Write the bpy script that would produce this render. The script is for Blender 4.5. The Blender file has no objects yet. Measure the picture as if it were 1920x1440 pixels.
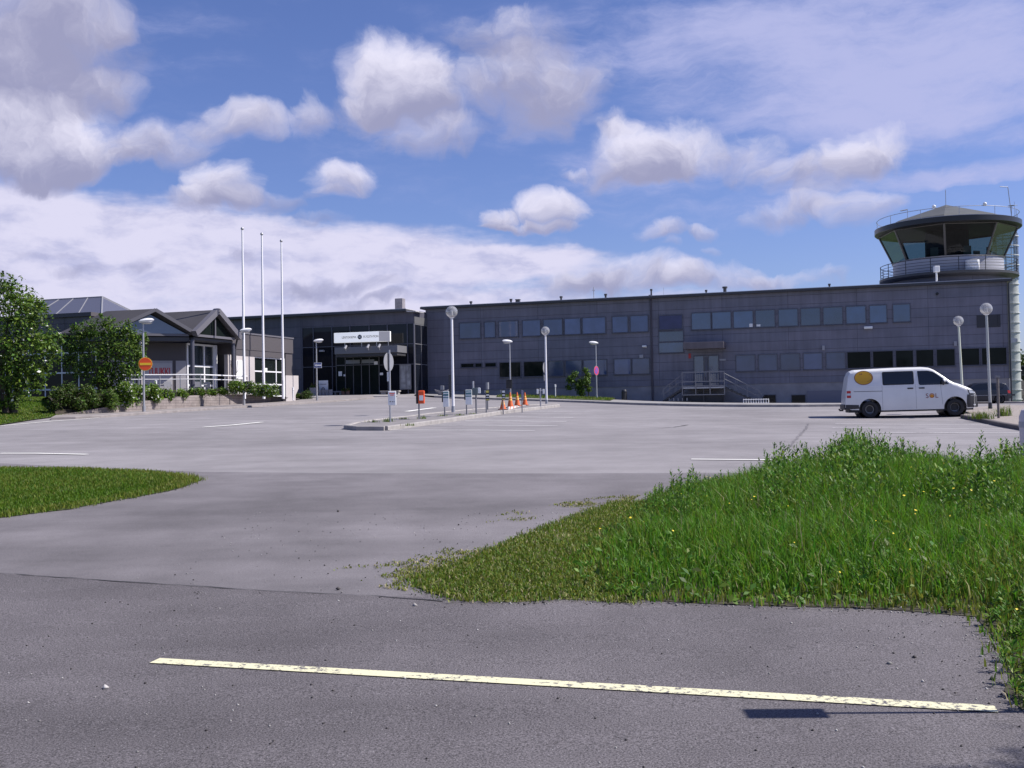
import bpy, bmesh, math, random
import numpy as np
from mathutils import Vector, Matrix
random.seed(7); RNG = np.random.default_rng(7)
R_ = math.radians
scene = bpy.context.scene
COL = scene.collection

# ------------------------------------------------------------------ camera
FPX = 1950.0                       # focal length in photo pixels (photo 1920 x 1440)
PITCH = math.atan(37 / FPX); ROLL = R_(1.0)
EYE = np.array([0.0, 0.0, 1.6])
_f = np.array([0, math.cos(PITCH), math.sin(PITCH)])
_u0 = np.array([0, -math.sin(PITCH), math.cos(PITCH)])
_r0 = np.array([1.0, 0, 0])
_R = math.cos(ROLL) * _r0 - math.sin(ROLL) * _u0
_U = math.sin(ROLL) * _r0 + math.cos(ROLL) * _u0
cam_d = bpy.data.cameras.new('camera'); cam = bpy.data.objects.new('camera', cam_d); COL.objects.link(cam)
cam_d.sensor_width = 36; cam_d.lens = FPX / 1920 * 36; cam_d.clip_start = 0.1; cam_d.clip_end = 3000
m3 = Matrix(((_R[0], _U[0], -_f[0]), (_R[1], _U[1], -_f[1]), (_R[2], _U[2], -_f[2])))
cam.matrix_world = Matrix.Translation(Vector(EYE)) @ m3.to_4x4()
scene.camera = cam

def ray(px, py): return _f + _R * ((px - 960) / FPX) + _U * ((720 - py) / FPX)
def at(px, py, Y):
    d = ray(px, py); return EYE + d * (Y / d[1])
def azel(px, py):
    d = ray(px, py); d = d / np.linalg.norm(d)
    return math.atan2(d[0], d[1]), math.asin(d[2])

# ------------------------------------------------------------------ light
SUN_EL = R_(48); SUN_AZ = R_(91.5)   # sun due +X (to the right), clockwise from +Y
sun_d = bpy.data.lights.new('sun', 'SUN'); sun = bpy.data.objects.new('sun', sun_d); COL.objects.link(sun)
sun_d.energy = 4.2; sun_d.angle = R_(0.53); sun_d.color = (1.0, 0.95, 0.88)
sv = Vector((math.sin(SUN_AZ) * math.cos(SUN_EL), math.cos(SUN_AZ) * math.cos(SUN_EL), math.sin(SUN_EL)))
sun.rotation_euler = sv.to_track_quat('Z', 'Y').to_euler(); sun.location = (60, 0, 80)
scene.view_settings.view_transform = 'Standard'; scene.view_settings.look = 'None'
scene.view_settings.exposure = 0.68; scene.view_settings.gamma = 1
SKY_STRENGTH = 0.10

# ------------------------------------------------------------------ sky: Nishita + clouds in direction space
def build_world():
    w = bpy.data.worlds.new('World'); scene.world = w; w.use_nodes = True
    nt = w.node_tree; nt.nodes.clear()
    N = nt.nodes.new; L = nt.links.new
    out = N('ShaderNodeOutputWorld'); bg = N('ShaderNodeBackground'); L(bg.outputs[0], out.inputs[0])
    bg.inputs[1].default_value = SKY_STRENGTH
    sky = N('ShaderNodeTexSky'); sky.sky_type = 'NISHITA'; sky.sun_disc = False
    sky.sun_elevation = SUN_EL; sky.sun_rotation = SUN_AZ; sky.air_density = 1.0; sky.dust_density = 0.6; sky.ozone_density = 1.5
    def val(x):
        return x
    def math_(op, a, b=None, c=None, clamp=False):
        n = N('ShaderNodeMath'); n.operation = op; n.use_clamp = clamp
        for i, v in enumerate((a, b, c)):
            if v is None: continue
            if isinstance(v, (int, float)): n.inputs[i].default_value = v
            else: L(v, n.inputs[i])
        return n.outputs[0]
    def vmath(op, a, b=None):
        n = N('ShaderNodeVectorMath'); n.operation = op
        for i, v in enumerate((a, b)):
            if v is None: continue
            if isinstance(v, (tuple, list)): n.inputs[i].default_value = v
            else: L(v, n.inputs[i])
        return n.outputs['Value'] if op in ('DOT_PRODUCT', 'LENGTH') else n.outputs[0]
    def noise(vec, scale, detail=6, rough=.55, out='Fac'):
        n = N('ShaderNodeTexNoise'); L(vec, n.inputs['Vector']); n.inputs['Scale'].default_value = scale
        n.inputs['Detail'].default_value = detail; n.inputs['Roughness'].default_value = rough
        return n.outputs[out]
    def smooth(x, a, b):
        n = N('ShaderNodeMapRange'); n.interpolation_type = 'SMOOTHSTEP'; L(x, n.inputs[0])
        n.inputs[1].default_value = a; n.inputs[2].default_value = b
        return n.outputs[0]
    def mix(f, a, b):
        n = N('ShaderNodeMix'); n.data_type = 'RGBA'
        L(f, n.inputs[0]) if not isinstance(f, (int, float)) else setattr(n.inputs[0], 'default_value', f)
        for i, v in ((6, a), (7, b)):
            if isinstance(v, tuple): n.inputs[i].default_value = (*v, 1)
            else: L(v, n.inputs[i])
        return n.outputs[2]
    tc = N('ShaderNodeTexCoord'); d = vmath('NORMALIZE', tc.outputs['Generated'])
    sep = N('ShaderNodeSeparateXYZ'); L(d, sep.inputs[0])
    az = math_('ARCTAN2', sep.outputs[0], sep.outputs[1]); el = math_('ARCSINE', sep.outputs[2])
    cmb = N('ShaderNodeCombineXYZ'); L(az, cmb.inputs[0]); L(el, cmb.inputs[1]); P = cmb.outputs[0]
    def warp(P, scale, amp, detail=4):
        c = noise(P, scale, detail, .6, 'Color')
        o = vmath('SUBTRACT', c, (0.5, 0.5, 0.5)); o = vmath('MULTIPLY', o, (amp, amp * .7, 0))
        return vmath('ADD', P, o)
    Pw = warp(warp(P, 8, .10, 3), 30, .034, 6)
    def ell(Pv, cx, cy, rx, ry):
        a, e = azel(cx, cy)
        t = vmath('SUBTRACT', Pv, (a, e, 0)); t = vmath('MULTIPLY', t, (FPX / rx, FPX / ry, 0))
        q = math_('SUBTRACT', 1.0, vmath('DOT_PRODUCT', t, t), clamp=True)
        return q, t
    k = 1 / SKY_STRENGTH
    def kc(c): return tuple(x * k for x in c)
    def accumulate(lst, Pv, shade=True):
        D = T = None
        for (cx, cy, rx, ry, wgt, lit) in lst:
            q, t = ell(Pv, cx, cy, rx, ry)
            qw = math_('MULTIPLY', q, wgt)
            D = qw if D is None else math_('ADD', D, qw)
        return D, None
    def accumulate2(lst, Pv):
        # one running vector (amount, amount x height) keeps the shader small
        A = None
        for (cx, cy, rx, ry, wgt, lit) in lst:
            a, e = azel(cx, cy)
            t = vmath('SUBTRACT', Pv, (a, e, 0)); t = vmath('MULTIPLY', t, (FPX / rx, FPX / ry, 0))
            q = math_('SUBTRACT', 1.0, vmath('DOT_PRODUCT', t, t), clamp=True)
            h = math_('ADD', vmath('DOT_PRODUCT', t, (0, 1, 0)), lit)
            c = N('ShaderNodeCombineXYZ'); c.inputs[0].default_value = wgt; L(math_('MULTIPLY', h, wgt), c.inputs[1])
            n = N('ShaderNodeVectorMath'); n.operation = 'SCALE'; L(c.outputs[0], n.inputs[0]); L(q, n.inputs['Scale'])
            A = n.outputs[0] if A is None else vmath('ADD', A, n.outputs[0])
        s = N('ShaderNodeSeparateXYZ'); L(A, s.inputs[0]); return s.outputs[0], s.outputs[1]
    # cx, cy, rx, ry in photo pixels, weight, lift of the lit part
    cumulus = [
        (70, 60, 200, 130, .95, -.45), (-20, 150, 160, 110, .8, -.25), (130, 20, 120, 60, .4, -.2),
        (60, 255, 200, 90, 1.3, .3), (205, 160, 80, 45, .8, -.1), (110, 290, 110, 60, .9, -.2), (20, 300, 100, 60, .6, -.5),
        (325, 268, 110, 62, .95, -.1), (455, 222, 95, 42, 1.0, .1), (260, 300, 60, 30, .5, 0), (215, 45, 40, 30, .4, -.2),
        (578, 212, 55, 42, .9, 0), (748, 138, 110, 90, 1.35, .35), (720, 205, 130, 42, .7, -.6), (830, 180, 100, 75, .7, .1),
        (990, 175, 135, 105, 1.05, -.4), (950, 58, 170, 66, .72, -.2), (800, 262, 120, 40, .85, -.2), (1085, 150, 80, 66, .55, -.2),
        (1225, 282, 145, 74, 1.35, .2), (1190, 325, 120, 34, .7, -.5), (1150, 225, 60, 28, .55, .1), (1060, 322, 40, 10, .6, .3),
        (1405, 290, 85, 60, .75, 0), (1540, 320, 100, 50, .95, 0), (1630, 295, 70, 46, .95, .2), (1490, 395, 105, 32, .85, -.1), (1560, 372, 60, 26, .45, -.1), (1620, 398, 66, 40, .8, 0),
        (440, 355, 70, 54, 1.2, .25), (395, 385, 80, 30, .9, -.25), (510, 390, 65, 26, .6, -.2),
        (640, 340, 72, 42, 1.15, .3), (600, 372, 55, 16, .5, -.4), (590, 425, 65, 18, .4, -.2),
        (1035, 388, 78, 42, 1.3, .3), (938, 408, 46, 32, 1.1, .25), (1000, 425, 110, 13, .8, -.3),
        (1222, 440, 55, 26, .85, .05), (1310, 444, 46, 18, .6, 0), (1330, 478, 28, 12, .45, 0), (1240, 470, 30, 12, .4, 0),
        (1180, 520, 150, 40, .9, .1), (1330, 525, 130, 30, .8, .1), (1090, 540, 120, 28, .8, -.2), (1450, 530, 90, 22, .6, 0), (1550, 515, 40, 16, .4, 0),
        (250, 498, 34, 22, .75, -1.1), (150, 500, 62, 13, .7, -1.1), (20, 515, 46, 24, .7, -1.1), (458, 482, 26, 18, .7, -1.1),
        (620, 540, 160, 24, .85, -1.0), (690, 570, 110, 12, .5, -1.0), (800, 565, 110, 12, .5, -1.0), (365, 435, 22, 10, .5, -1.0), (100, 470, 70, 9, .5, -1.0),
    ]
    D, T = accumulate2(cumulus, Pw)
    n1 = noise(Pw, 21, 10, .66)
    n2 = noise(Pw, 30, 8, .62)
    dens = math_('ADD', math_('MULTIPLY', D, .95), math_('MULTIPLY', math_('SUBTRACT', n1, .5), 1.55))
    alpha = math_('MULTIPLY', smooth(dens, .02, 1.22), smooth(D, .0, .26))
    t = math_('DIVIDE', T, math_('ADD', D, .05))
    t = math_('ADD', t, math_('MULTIPLY', math_('SUBTRACT', n2, .5), 1.6))
    lit = smooth(t, -.62, 1.0)
    # stratus band low on the left and the veil of cirrus at the upper right
    strat = [(120, 450, 480, 100, 1.3, 0), (-100, 410, 330, 80, .8, 0), (620, 485, 520, 72, 1.15, 0), (960, 500, 260, 46, .9, 0), (250, 580, 900, 90, .95, 0), (1100, 590, 700, 60, .5, 0)]
    Ps = vmath('MULTIPLY', P, (1, 1, 1)); Ps = warp(Ps, 9, .05, 5)
    S, _ = accumulate(strat, Ps, False)
    st = vmath('MULTIPLY', P, (1.0, 4.0, 1)); n3 = noise(st, 9, 7, .6)
    salpha = math_('MULTIPLY', smooth(math_('ADD', S, math_('MULTIPLY', math_('SUBTRACT', n3, .5), 2.0)), -.05, .95), smooth(S, .02, .35))
    n5 = noise(vmath('MULTIPLY', Ps, (1.0, 2.6, 1)), 16, 8, .6); scol = mix(smooth(n5, .28, .58), kc(STRATUS_LO), kc(STRATUS))
    cirrus = [(1750, 60, 560, 190, .85, 0), (1480, 120, 420, 130, .45, 0), (1880, 190, 380, 100, .5, 0), (1230, 50, 300, 90, .35, 0), (1810, 322, 190, 24, .9, 0), (1380, 330, 420, 110, .28, 0), (1500, 235, 420, 50, .3, 0), (600, 240, 260, 70, .14, 0), (330, 90, 160, 90, .16, 0), (900, 330, 500, 120, .10, 0)]
    Pc = warp(warp(P, 5, .08, 4), 22, .02, 5)
    Cc, _ = accumulate(cirrus, Pc, False)
    st2 = vmath('MULTIPLY', Pc, (1.0, 3.2, 1)); n4 = noise(st2, 8, 9, .66)
    calpha = math_('MULTIPLY', math_('MULTIPLY', smooth(math_('ADD', Cc, math_('MULTIPLY', math_('SUBTRACT', n4, .5), 2.6)), -.15, 1.4), .85), smooth(Cc, .0, .22))
    # away from the photograph's view the sky carries scattered cloud too
    absaz = math_('ABSOLUTE', az); away = smooth(absaz, .62, .95)
    nb = noise(d, 3.2, 8, .58)
    balpha = math_('MULTIPLY', smooth(nb, .56, .72), away)
    # sky, tinted as the camera saw it
    skyc = N('ShaderNodeMix'); skyc.data_type = 'RGBA'; skyc.blend_type = 'MULTIPLY'; skyc.inputs[0].default_value = 1
    L(sky.outputs[0], skyc.inputs[6]); skyc.inputs[7].default_value = (*SKY_TINT, 1)
    c0 = skyc.outputs[2]
    c1 = mix(calpha, c0, kc(CIRRUS)); 
    c2 = mix(salpha, c1, scol)
    ccol = mix(lit, kc(CUM_DARK), kc(CUM_LIT))
    halo = math_('MULTIPLY', smooth(math_('ADD', D, math_('MULTIPLY', math_('SUBTRACT', n4, .5), 1.6)), .0, 1.1), .42)
    c2 = mix(halo, c2, kc(CIRRUS))
    c3 = mix(math_('MULTIPLY', alpha, .95), c2, ccol)
    c4 = mix(balpha, c3, kc(CIRRUS))
    L(c4, bg.inputs[0])
SKY_TINT = (.50, .53, .80)
CIRRUS = (.32, .335, .52); STRATUS = (.46, .45, .57); STRATUS_LO = (.31, .32, .47); CUM_LIT = (.55, .535, .63); CUM_DARK = (.215, .218, .33)
build_world()

# ------------------------------------------------------------------ terrain
_ctl = [(270, 775, 50), (457, 762, 63), (595, 753.5, 76), (1119, 750, 81), (1025, 761, 60), (850, 777, 44), (732, 791.6, 39),
        (1857, 770, 44), (1700, 785.5, 41), (1440, 760.5, 81), (1250, 757, 83), (700, 741, 88), (1800, 757, 74)]
_C = [tuple(at(*p)) for p in _ctl] + [(0, 0, 0), (0, 6, .12), (-8, 6, .13), (8, 6, .10), (0, 16, .40), (-9, 18, .46), (9, 16, .36), (-14, 30, .80), (6, 27, .64), (-40, 55, 1.6), (-30, 100, 2.5), (45, 80, .9), (30, 20, .4), (30, 110, 1.2), (-30, 20, .5), (0, -20, -.2)]
_C = np.array(_C)
def _phi(r2): return np.where(r2 > 1e-9, .5 * r2 * np.log(np.maximum(r2, 1e-9)), 0)
_n = len(_C); _d2 = ((_C[:, None, :2] - _C[None, :, :2]) ** 2).sum(-1)
_K = np.zeros((_n + 3, _n + 3)); _K[:_n, :_n] = _phi(_d2) + np.eye(_n) * 8.0
_K[:_n, _n] = 1; _K[:_n, _n + 1:] = _C[:, :2]; _K[_n, :_n] = 1; _K[_n + 1:, :_n] = _C[:, :2].T
_W = np.linalg.solve(_K, np.concatenate([_C[:, 2], np.zeros(3)]))
def gz(X, Y):
    X = np.clip(np.asarray(X, float), -45, 50); Y = np.clip(np.asarray(Y, float), -25, 112)
    d2 = (X[..., None] - _C[:, 0]) ** 2 + (Y[..., None] - _C[:, 1]) ** 2
    return _phi(d2) @ _W[:_n] + _W[_n] + _W[_n + 1] * X + _W[_n + 2] * Y
def gp(px, py, lift=0.0):
    """the point of the ground seen at a photo pixel"""
    d = ray(px, py); d = d / d[1]
    Y = np.arange(2.0, 140, .25); pts = EYE + d * Y[:, None]
    h = pts[:, 2] - gz(pts[:, 0], pts[:, 1]) - lift
    k = np.argmax(h < 0)
    if not (h < 0).any(): k = len(Y) - 1
    a, b = Y[max(k - 1, 0)], Y[k]
    for _ in range(25):
        m = (a + b) / 2; p = EYE + d * m
        if p[2] - gz(p[0], p[1]) - lift < 0: b = m
        else: a = m
    p = EYE + d * a
    return Vector((p[0], p[1], float(gz(p[0], p[1])) + lift))
def G(x, y, dz=0): return Vector((x, y, float(gz(x, y)) + dz))

# ------------------------------------------------------------------ materials
MATS = {}
def mat(name, color, rough=.6, spec=.5, metal=0.0, var=0.0, vscale=8.0, bump=0.0, bscale=40.0, island=0.0, transl=0.0, emit=None, alpha=1.0, ior=None, detail=5):
    if name in MATS: return MATS[name]
    m = bpy.data.materials.new(name); m.use_nodes = True; nt = m.node_tree
    b = nt.nodes['Principled BSDF']; N = nt.nodes.new; L = nt.links.new
    b.inputs['Base Color'].default_value = (*color, 1); b.inputs['Roughness'].default_value = rough
    b.inputs['Specular IOR Level'].default_value = spec; b.inputs['Metallic'].default_value = metal
    if ior: b.inputs['IOR'].default_value = ior
    last = None
    if var > 0 or bump > 0:
        tc = N('ShaderNodeTexCoord')
    if var > 0:
        n = N('ShaderNodeTexNoise'); n.inputs['Scale'].default_value = vscale; n.inputs['Detail'].default_value = detail; L(tc.outputs['Object'], n.inputs['Vector'])
        mr = N('ShaderNodeMapRange'); L(n.outputs['Fac'], mr.inputs[0]); mr.inputs[1].default_value = .25; mr.inputs[2].default_value = .75
        mr.inputs[3].default_value = 1 - var; mr.inputs[4].default_value = 1 + var
        mx = N('ShaderNodeVectorMath'); mx.operation = 'SCALE'; mx.inputs[0].default_value = color; L(mr.outputs[0], mx.inputs['Scale'])
        last = mx.outputs[0]; L(last, b.inputs['Base Color'])
    if island > 0:
        g = N('ShaderNodeNewGeometry'); mr = N('ShaderNodeMapRange'); L(g.outputs['Random Per Island'], mr.inputs[0])
        mr.inputs[3].default_value = 1 - island; mr.inputs[4].default_value = 1 + island
        mx = N('ShaderNodeVectorMath'); mx.operation = 'SCALE'; L(mr.outputs[0], mx.inputs['Scale'])
        if last: L(last, mx.inputs[0])
        else: mx.inputs[0].default_value = color
        hs = N('ShaderNodeHueSaturation'); L(mx.outputs[0], hs.inputs['Color'])
        m2 = N('ShaderNodeMapRange'); 
        f7 = N('ShaderNodeMath'); f7.operation = 'FRACT'; k7 = N('ShaderNodeMath'); k7.operation = 'MULTIPLY'; k7.inputs[1].default_value = 37.7
        L(g.outputs['Random Per Island'], k7.inputs[0]); L(k7.outputs[0], f7.inputs[0]); L(f7.outputs[0], m2.inputs[0])
        m2.inputs[3].default_value = .5 - .035 * island * 2; m2.inputs[4].default_value = .5 + .02 * island * 2
        L(m2.outputs[0], hs.inputs['Hue']); last = hs.outputs[0]; L(last, b.inputs['Base Color'])
    if transl > 0:
        tr = N('ShaderNodeBsdfTranslucent'); ms = N('ShaderNodeMixShader'); ms.inputs[0].default_value = transl
        if last: L(last, tr.inputs[0])
        else: tr.inputs[0].default_value = (*color, 1)
        L(b.outputs[0], ms.inputs[1]); L(tr.outputs[0], ms.inputs[2]); L(ms.outputs[0], nt.nodes['Material Output'].inputs[0])
    if bump > 0:
        n = N('ShaderNodeTexNoise'); n.inputs['Scale'].default_value = bscale; n.inputs['Detail'].default_value = 4; L(tc.outputs['Object'], n.inputs['Vector'])
        bp = N('ShaderNodeBump'); bp.inputs['Strength'].default_value = bump; bp.inputs['Distance'].default_value = .01
        L(n.outputs['Fac'], bp.inputs['Height']); L(bp.outputs[0], b.inputs['Normal'])
    MATS[name] = m
    return m

def asphalt(name, c, grain=.35, blotch=.25, bump=.5, speck=.0):
    m = bpy.data.materials.new(name); m.use_nodes = True; nt = m.node_tree; N = nt.nodes.new; L = nt.links.new
    b = nt.nodes['Principled BSDF']; b.inputs['Roughness'].default_value = .88; b.inputs['Specular IOR Level'].default_value = .25
    tc = N('ShaderNodeTexCoord'); co = tc.outputs['Object']
    def no(sc, det, vec=co, r=.6):
        n = N('ShaderNodeTexNoise'); n.inputs['Scale'].default_value = sc; n.inputs['Detail'].default_value = det; n.inputs['Roughness'].default_value = r; L(vec, n.inputs['Vector']); return n.outputs['Fac']
    def rng(x, lo, hi, a=.3, bb=.7):
        r = N('ShaderNodeMapRange'); L(x, r.inputs[0]); r.inputs[1].default_value = a; r.inputs[2].default_value = bb; r.inputs[3].default_value = lo; r.inputs[4].default_value = hi; return r.outputs[0]
    def mul(a, bb):
        n = N('ShaderNodeMath'); n.operation = 'MULTIPLY'; L(a, n.inputs[0]); L(bb, n.inputs[1]); return n.outputs[0]
    g1 = no(95, 3, r=.75); g2 = no(1.1, 6); g3 = no(.16, 4)
    st = N('ShaderNodeMapping'); st.inputs['Scale'].default_value = (.07, .9, 1); st.inputs['Rotation'].default_value = (0, 0, R_(8)); L(co, st.inputs[0])
    g4 = no(1.0, 5, st.outputs[0])
    f = mul(mul(rng(g1, 1 - grain, 1 + grain), rng(g2, 1 - blotch * .6, 1 + blotch * .5)), mul(rng(g3, 1 - blotch, 1 + blotch * .7), rng(g4, 1 - blotch * .55, 1 + blotch * .45)))
    mx = N('ShaderNodeVectorMath'); mx.operation = 'SCALE'; mx.inputs[0].default_value = c; L(f, mx.inputs['Scale'])
    col = mx.outputs[0]
    if speck > 0:      # pale stones in the aggregate
        v = N('ShaderNodeTexVoronoi'); v.inputs['Scale'].default_value = 46; L(co, v.inputs['Vector'])
        sm = N('ShaderNodeMapRange'); L(v.outputs['Distance'], sm.inputs[0]); sm.inputs[1].default_value = .10; sm.inputs[2].default_value = .17; sm.inputs[3].default_value = 1; sm.inputs[4].default_value = 0
        sr = N('ShaderNodeSeparateColor'); L(v.outputs['Color'], sr.inputs[0])
        gt = N('ShaderNodeMath'); gt.operation = 'GREATER_THAN'; gt.inputs[1].default_value = 1 - speck; L(sr.outputs[0], gt.inputs[0])
        mm = N('ShaderNodeMix'); mm.data_type = 'RGBA'; L(mul(sm.outputs[0], gt.outputs[0]), mm.inputs[0]); L(col, mm.inputs[6]); mm.inputs[7].default_value = (.34, .33, .33, 1)
        col = mm.outputs[2]
    L(col, b.inputs['Base Color'])
    bp = N('ShaderNodeBump'); bp.inputs['Strength'].default_value = bump; bp.inputs['Distance'].default_value = .006
    L(g1, bp.inputs['Height']); L(bp.outputs[0], b.inputs['Normal'])
    return m

def cladding(name, c, bw, rh, mortar=.012, var=.25, dark=.35, off=0.0):
    """flat metal panels with open joints, laid out in the object's own x / z"""
    m = bpy.data.materials.new(name); m.use_nodes = True; nt = m.node_tree; N = nt.nodes.new; L = nt.links.new
    b = nt.nodes['Principled BSDF']; b.inputs['Roughness'].default_value = .45; b.inputs['Specular IOR Level'].default_value = .4
    tc = N('ShaderNodeTexCoord'); sp = N('ShaderNodeSeparateXYZ'); L(tc.outputs['Object'], sp.inputs[0])
    ad = N('ShaderNodeMath'); ad.operation = 'ADD'; L(sp.outputs[0], ad.inputs[0]); L(sp.outputs[1], ad.inputs[1])
    cb = N('ShaderNodeCombineXYZ'); L(ad.outputs[0], cb.inputs[0]); L(sp.outputs[2], cb.inputs[1])
    br = N('ShaderNodeTexBrick'); L(cb.outputs[0], br.inputs['Vector']); br.offset = off; br.inputs['Scale'].default_value = 1
    br.inputs['Brick Width'].default_value = bw; br.inputs['Row Height'].default_value = rh; br.inputs['Mortar Size'].default_value = mortar; br.inputs['Mortar Smooth'].default_value = .2
    c1 = tuple(x * (1 - var) for x in c); c2 = tuple(x * (1 + var) for x in c)
    br.inputs['Color1'].default_value = (*c1, 1); br.inputs['Color2'].default_value = (c2[0] * 1.05, c2[1], c2[2] * .98, 1); br.inputs['Mortar'].default_value = (*[x * dark for x in c], 1)
    n = N('ShaderNodeTexNoise'); n.inputs['Scale'].default_value = .6; n.inputs['Detail'].default_value = 6; L(tc.outputs['Object'], n.inputs['Vector'])
    mr = N('ShaderNodeMapRange'); L(n.outputs['Fac'], mr.inputs[0]); mr.inputs[1].default_value = .3; mr.inputs[2].default_value = .7; mr.inputs[3].default_value = .85; mr.inputs[4].default_value = 1.15
    mp = N('ShaderNodeMapping'); mp.inputs['Scale'].default_value = (2.2, 2.2, .10); L(tc.outputs['Object'], mp.inputs[0])      # faint rain streaks
    n2 = N('ShaderNodeTexNoise'); n2.inputs['Scale'].default_value = 1.6; n2.inputs['Detail'].default_value = 7; n2.inputs['Roughness'].default_value = .65; L(mp.outputs[0], n2.inputs['Vector'])
    m2 = N('ShaderNodeMapRange'); L(n2.outputs['Fac'], m2.inputs[0]); m2.inputs[1].default_value = .3; m2.inputs[2].default_value = .7; m2.inputs[3].default_value = .86; m2.inputs[4].default_value = 1.14
    mm = N('ShaderNodeMath'); mm.operation = 'MULTIPLY'; L(mr.outputs[0], mm.inputs[0]); L(m2.outputs[0], mm.inputs[1])
    mx = N('ShaderNodeVectorMath'); mx.operation = 'SCALE'; L(br.outputs['Color'], mx.inputs[0]); L(mm.outputs[0], mx.inputs['Scale']); L(mx.outputs[0], b.inputs['Base Color'])
    bp = N('ShaderNodeBump'); bp.inputs['Strength'].default_value = .6; bp.inputs['Distance'].default_value = .02; bp.invert = True; L(br.outputs['Fac'], bp.inputs['Height']); L(bp.outputs[0], b.inputs['Normal'])
    return m

def glass_clear(name, tint=(.9, .95, .95), refl=.12):
    m = bpy.data.materials.new(name); m.use_nodes = True; nt = m.node_tree; N = nt.nodes.new; L = nt.links.new
    nt.nodes.remove(nt.nodes['Principled BSDF'])
    t = N('ShaderNodeBsdfTransparent'); t.inputs[0].default_value = (*tint, 1); g = N('ShaderNodeBsdfGlossy'); g.inputs['Roughness'].default_value = .02
    fr = N('ShaderNodeLayerWeight'); fr.inputs[0].default_value = .35
    mr = N('ShaderNodeMapRange'); L(fr.outputs['Fresnel'], mr.inputs[0]); mr.inputs[3].default_value = refl * .4; mr.inputs[4].default_value = min(1, refl * 5)
    ms = N('ShaderNodeMixShader'); L(mr.outputs[0], ms.inputs[0]); L(t.outputs[0], ms.inputs[1]); L(g.outputs[0], ms.inputs[2]); L(ms.outputs[0], nt.nodes['Material Output'].inputs[0])
    return m

# ------------------------------------------------------------------ mesh helpers
class MB:
    def __init__(s): s.bm = bmesh.new()
    def box(s, x0, x1, y0, y1, z0, z1, M=None):
        if x0 > x1: x0, x1 = x1, x0
        if y0 > y1: y0, y1 = y1, y0
        if z0 > z1: z0, z1 = z1, z0
        v = [s.bm.verts.new((M @ Vector(c)) if M else c) for c in ((x0, y0, z0), (x1, y0, z0), (x1, y1, z0), (x0, y1, z0), (x0, y0, z1), (x1, y0, z1), (x1, y1, z1), (x0, y1, z1))]
        for f in ((3, 2, 1, 0), (4, 5, 6, 7), (0, 1, 5, 4), (1, 2, 6, 5), (2, 3, 7, 6), (3, 0, 4, 7)): s.bm.faces.new([v[i] for i in f])
        return s
    def face(s, pts):
        s.bm.faces.new([s.bm.verts.new(p) for p in pts]); return s
    def shared(s, faces):
        d = {}
        for f in faces:
            vs = []
            for p in f:
                k = tuple(round(c, 4) for c in p)
                if k not in d: d[k] = s.bm.verts.new(p)
                vs.append(d[k])
            s.bm.faces.new(vs)
        return s
    def prism(s, poly, ext):
        """poly: 3-D points, extruded by vector ext"""
        ext = Vector(ext); a = [s.bm.verts.new(p) for p in poly]; b = [s.bm.verts.new(Vector(p) + ext) for p in poly]; n = len(a)
        s.bm.faces.new(a); s.bm.faces.new(b[::-1])
        for i in range(n): s.bm.faces.new([a[i], b[i], b[(i + 1) % n], a[(i + 1) % n]][::-1])
        return s
    def tube(s, p, q, r0, r1=None, n=12, cap=True):
        r1 = r0 if r1 is None else r1; p = Vector(p); q = Vector(q); d = (q - p).normalized()
        u = d.orthogonal().normalized(); w = d.cross(u)
        A = [s.bm.verts.new(p + (u * math.cos(2 * math.pi * i / n) + w * math.sin(2 * math.pi * i / n)) * r0) for i in range(n)]
        B = [s.bm.verts.new(q + (u * math.cos(2 * math.pi * i / n) + w * math.sin(2 * math.pi * i / n)) * r1) for i in range(n)]
        for i in range(n): s.bm.faces.new([A[i], A[(i + 1) % n], B[(i + 1) % n], B[i]])
        if cap: s.bm.faces.new(A[::-1]); s.bm.faces.new(B)
        return s
    def path(s, pts, r, n=8):
        for a, b in zip(pts[:-1], pts[1:]): s.tube(a, b, r, n=n)
        return s
    def lathe(s, prof, c=(0, 0, 0), n=32, a0=0.0, a1=2 * math.pi, sx=1, sy=1):
        c = Vector(c); full = abs(a1 - a0 - 2 * math.pi) < 1e-6; k = n if full else n + 1; rings = []
        for (r, z) in prof:
            if r < 1e-6: rings.append([s.bm.verts.new(c + Vector((0, 0, z)))] * k)
            else: rings.append([s.bm.verts.new(c + Vector((r * sx * math.cos(a0 + (a1 - a0) * i / n), r * sy * math.sin(a0 + (a1 - a0) * i / n), z))) for i in range(k)])
        for A, B in zip(rings[:-1], rings[1:]):
            for i in range(n):
                j = (i + 1) % k; q = []
                for v in (A[i], A[j], B[j], B[i]):
                    if v not in q: q.append(v)
                if len(q) > 2:
                    try: s.bm.faces.new(q)
                    except ValueError: pass
        return s
    def ball(s, c, r, n=20, sz=1.0, sx=1.0, sy=1.0):
        m = n // 2
        return s.lathe([(r * math.sin(math.pi * i / m), -r * sz * math.cos(math.pi * i / m)) for i in range(m + 1)], c, n, sx=sx, sy=sy)
    def build(s, name, m, parent=None, smooth=False, bevel=0.0, loc=None):
        bmesh.ops.recalc_face_normals(s.bm, faces=s.bm.faces)
        me = bpy.data.meshes.new(name); s.bm.to_mesh(me); s.bm.free()
        ms = m if isinstance(m, (list, tuple)) else [m]
        for x in ms: me.materials.append(x)
        o = bpy.data.objects.new(name, me); COL.objects.link(o)
        if parent: o.parent = parent
        if loc is not None: o.location = loc
        if smooth:
            for p in me.polygons: p.use_smooth = True
            md = o.modifiers.new('split', 'EDGE_SPLIT'); md.split_angle = R_(40)
        if bevel > 0:
            md = o.modifiers.new('bevel', 'BEVEL'); md.width = bevel; md.segments = 2; md.limit_method = 'ANGLE'; md.angle_limit = R_(50)
        return o
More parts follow.
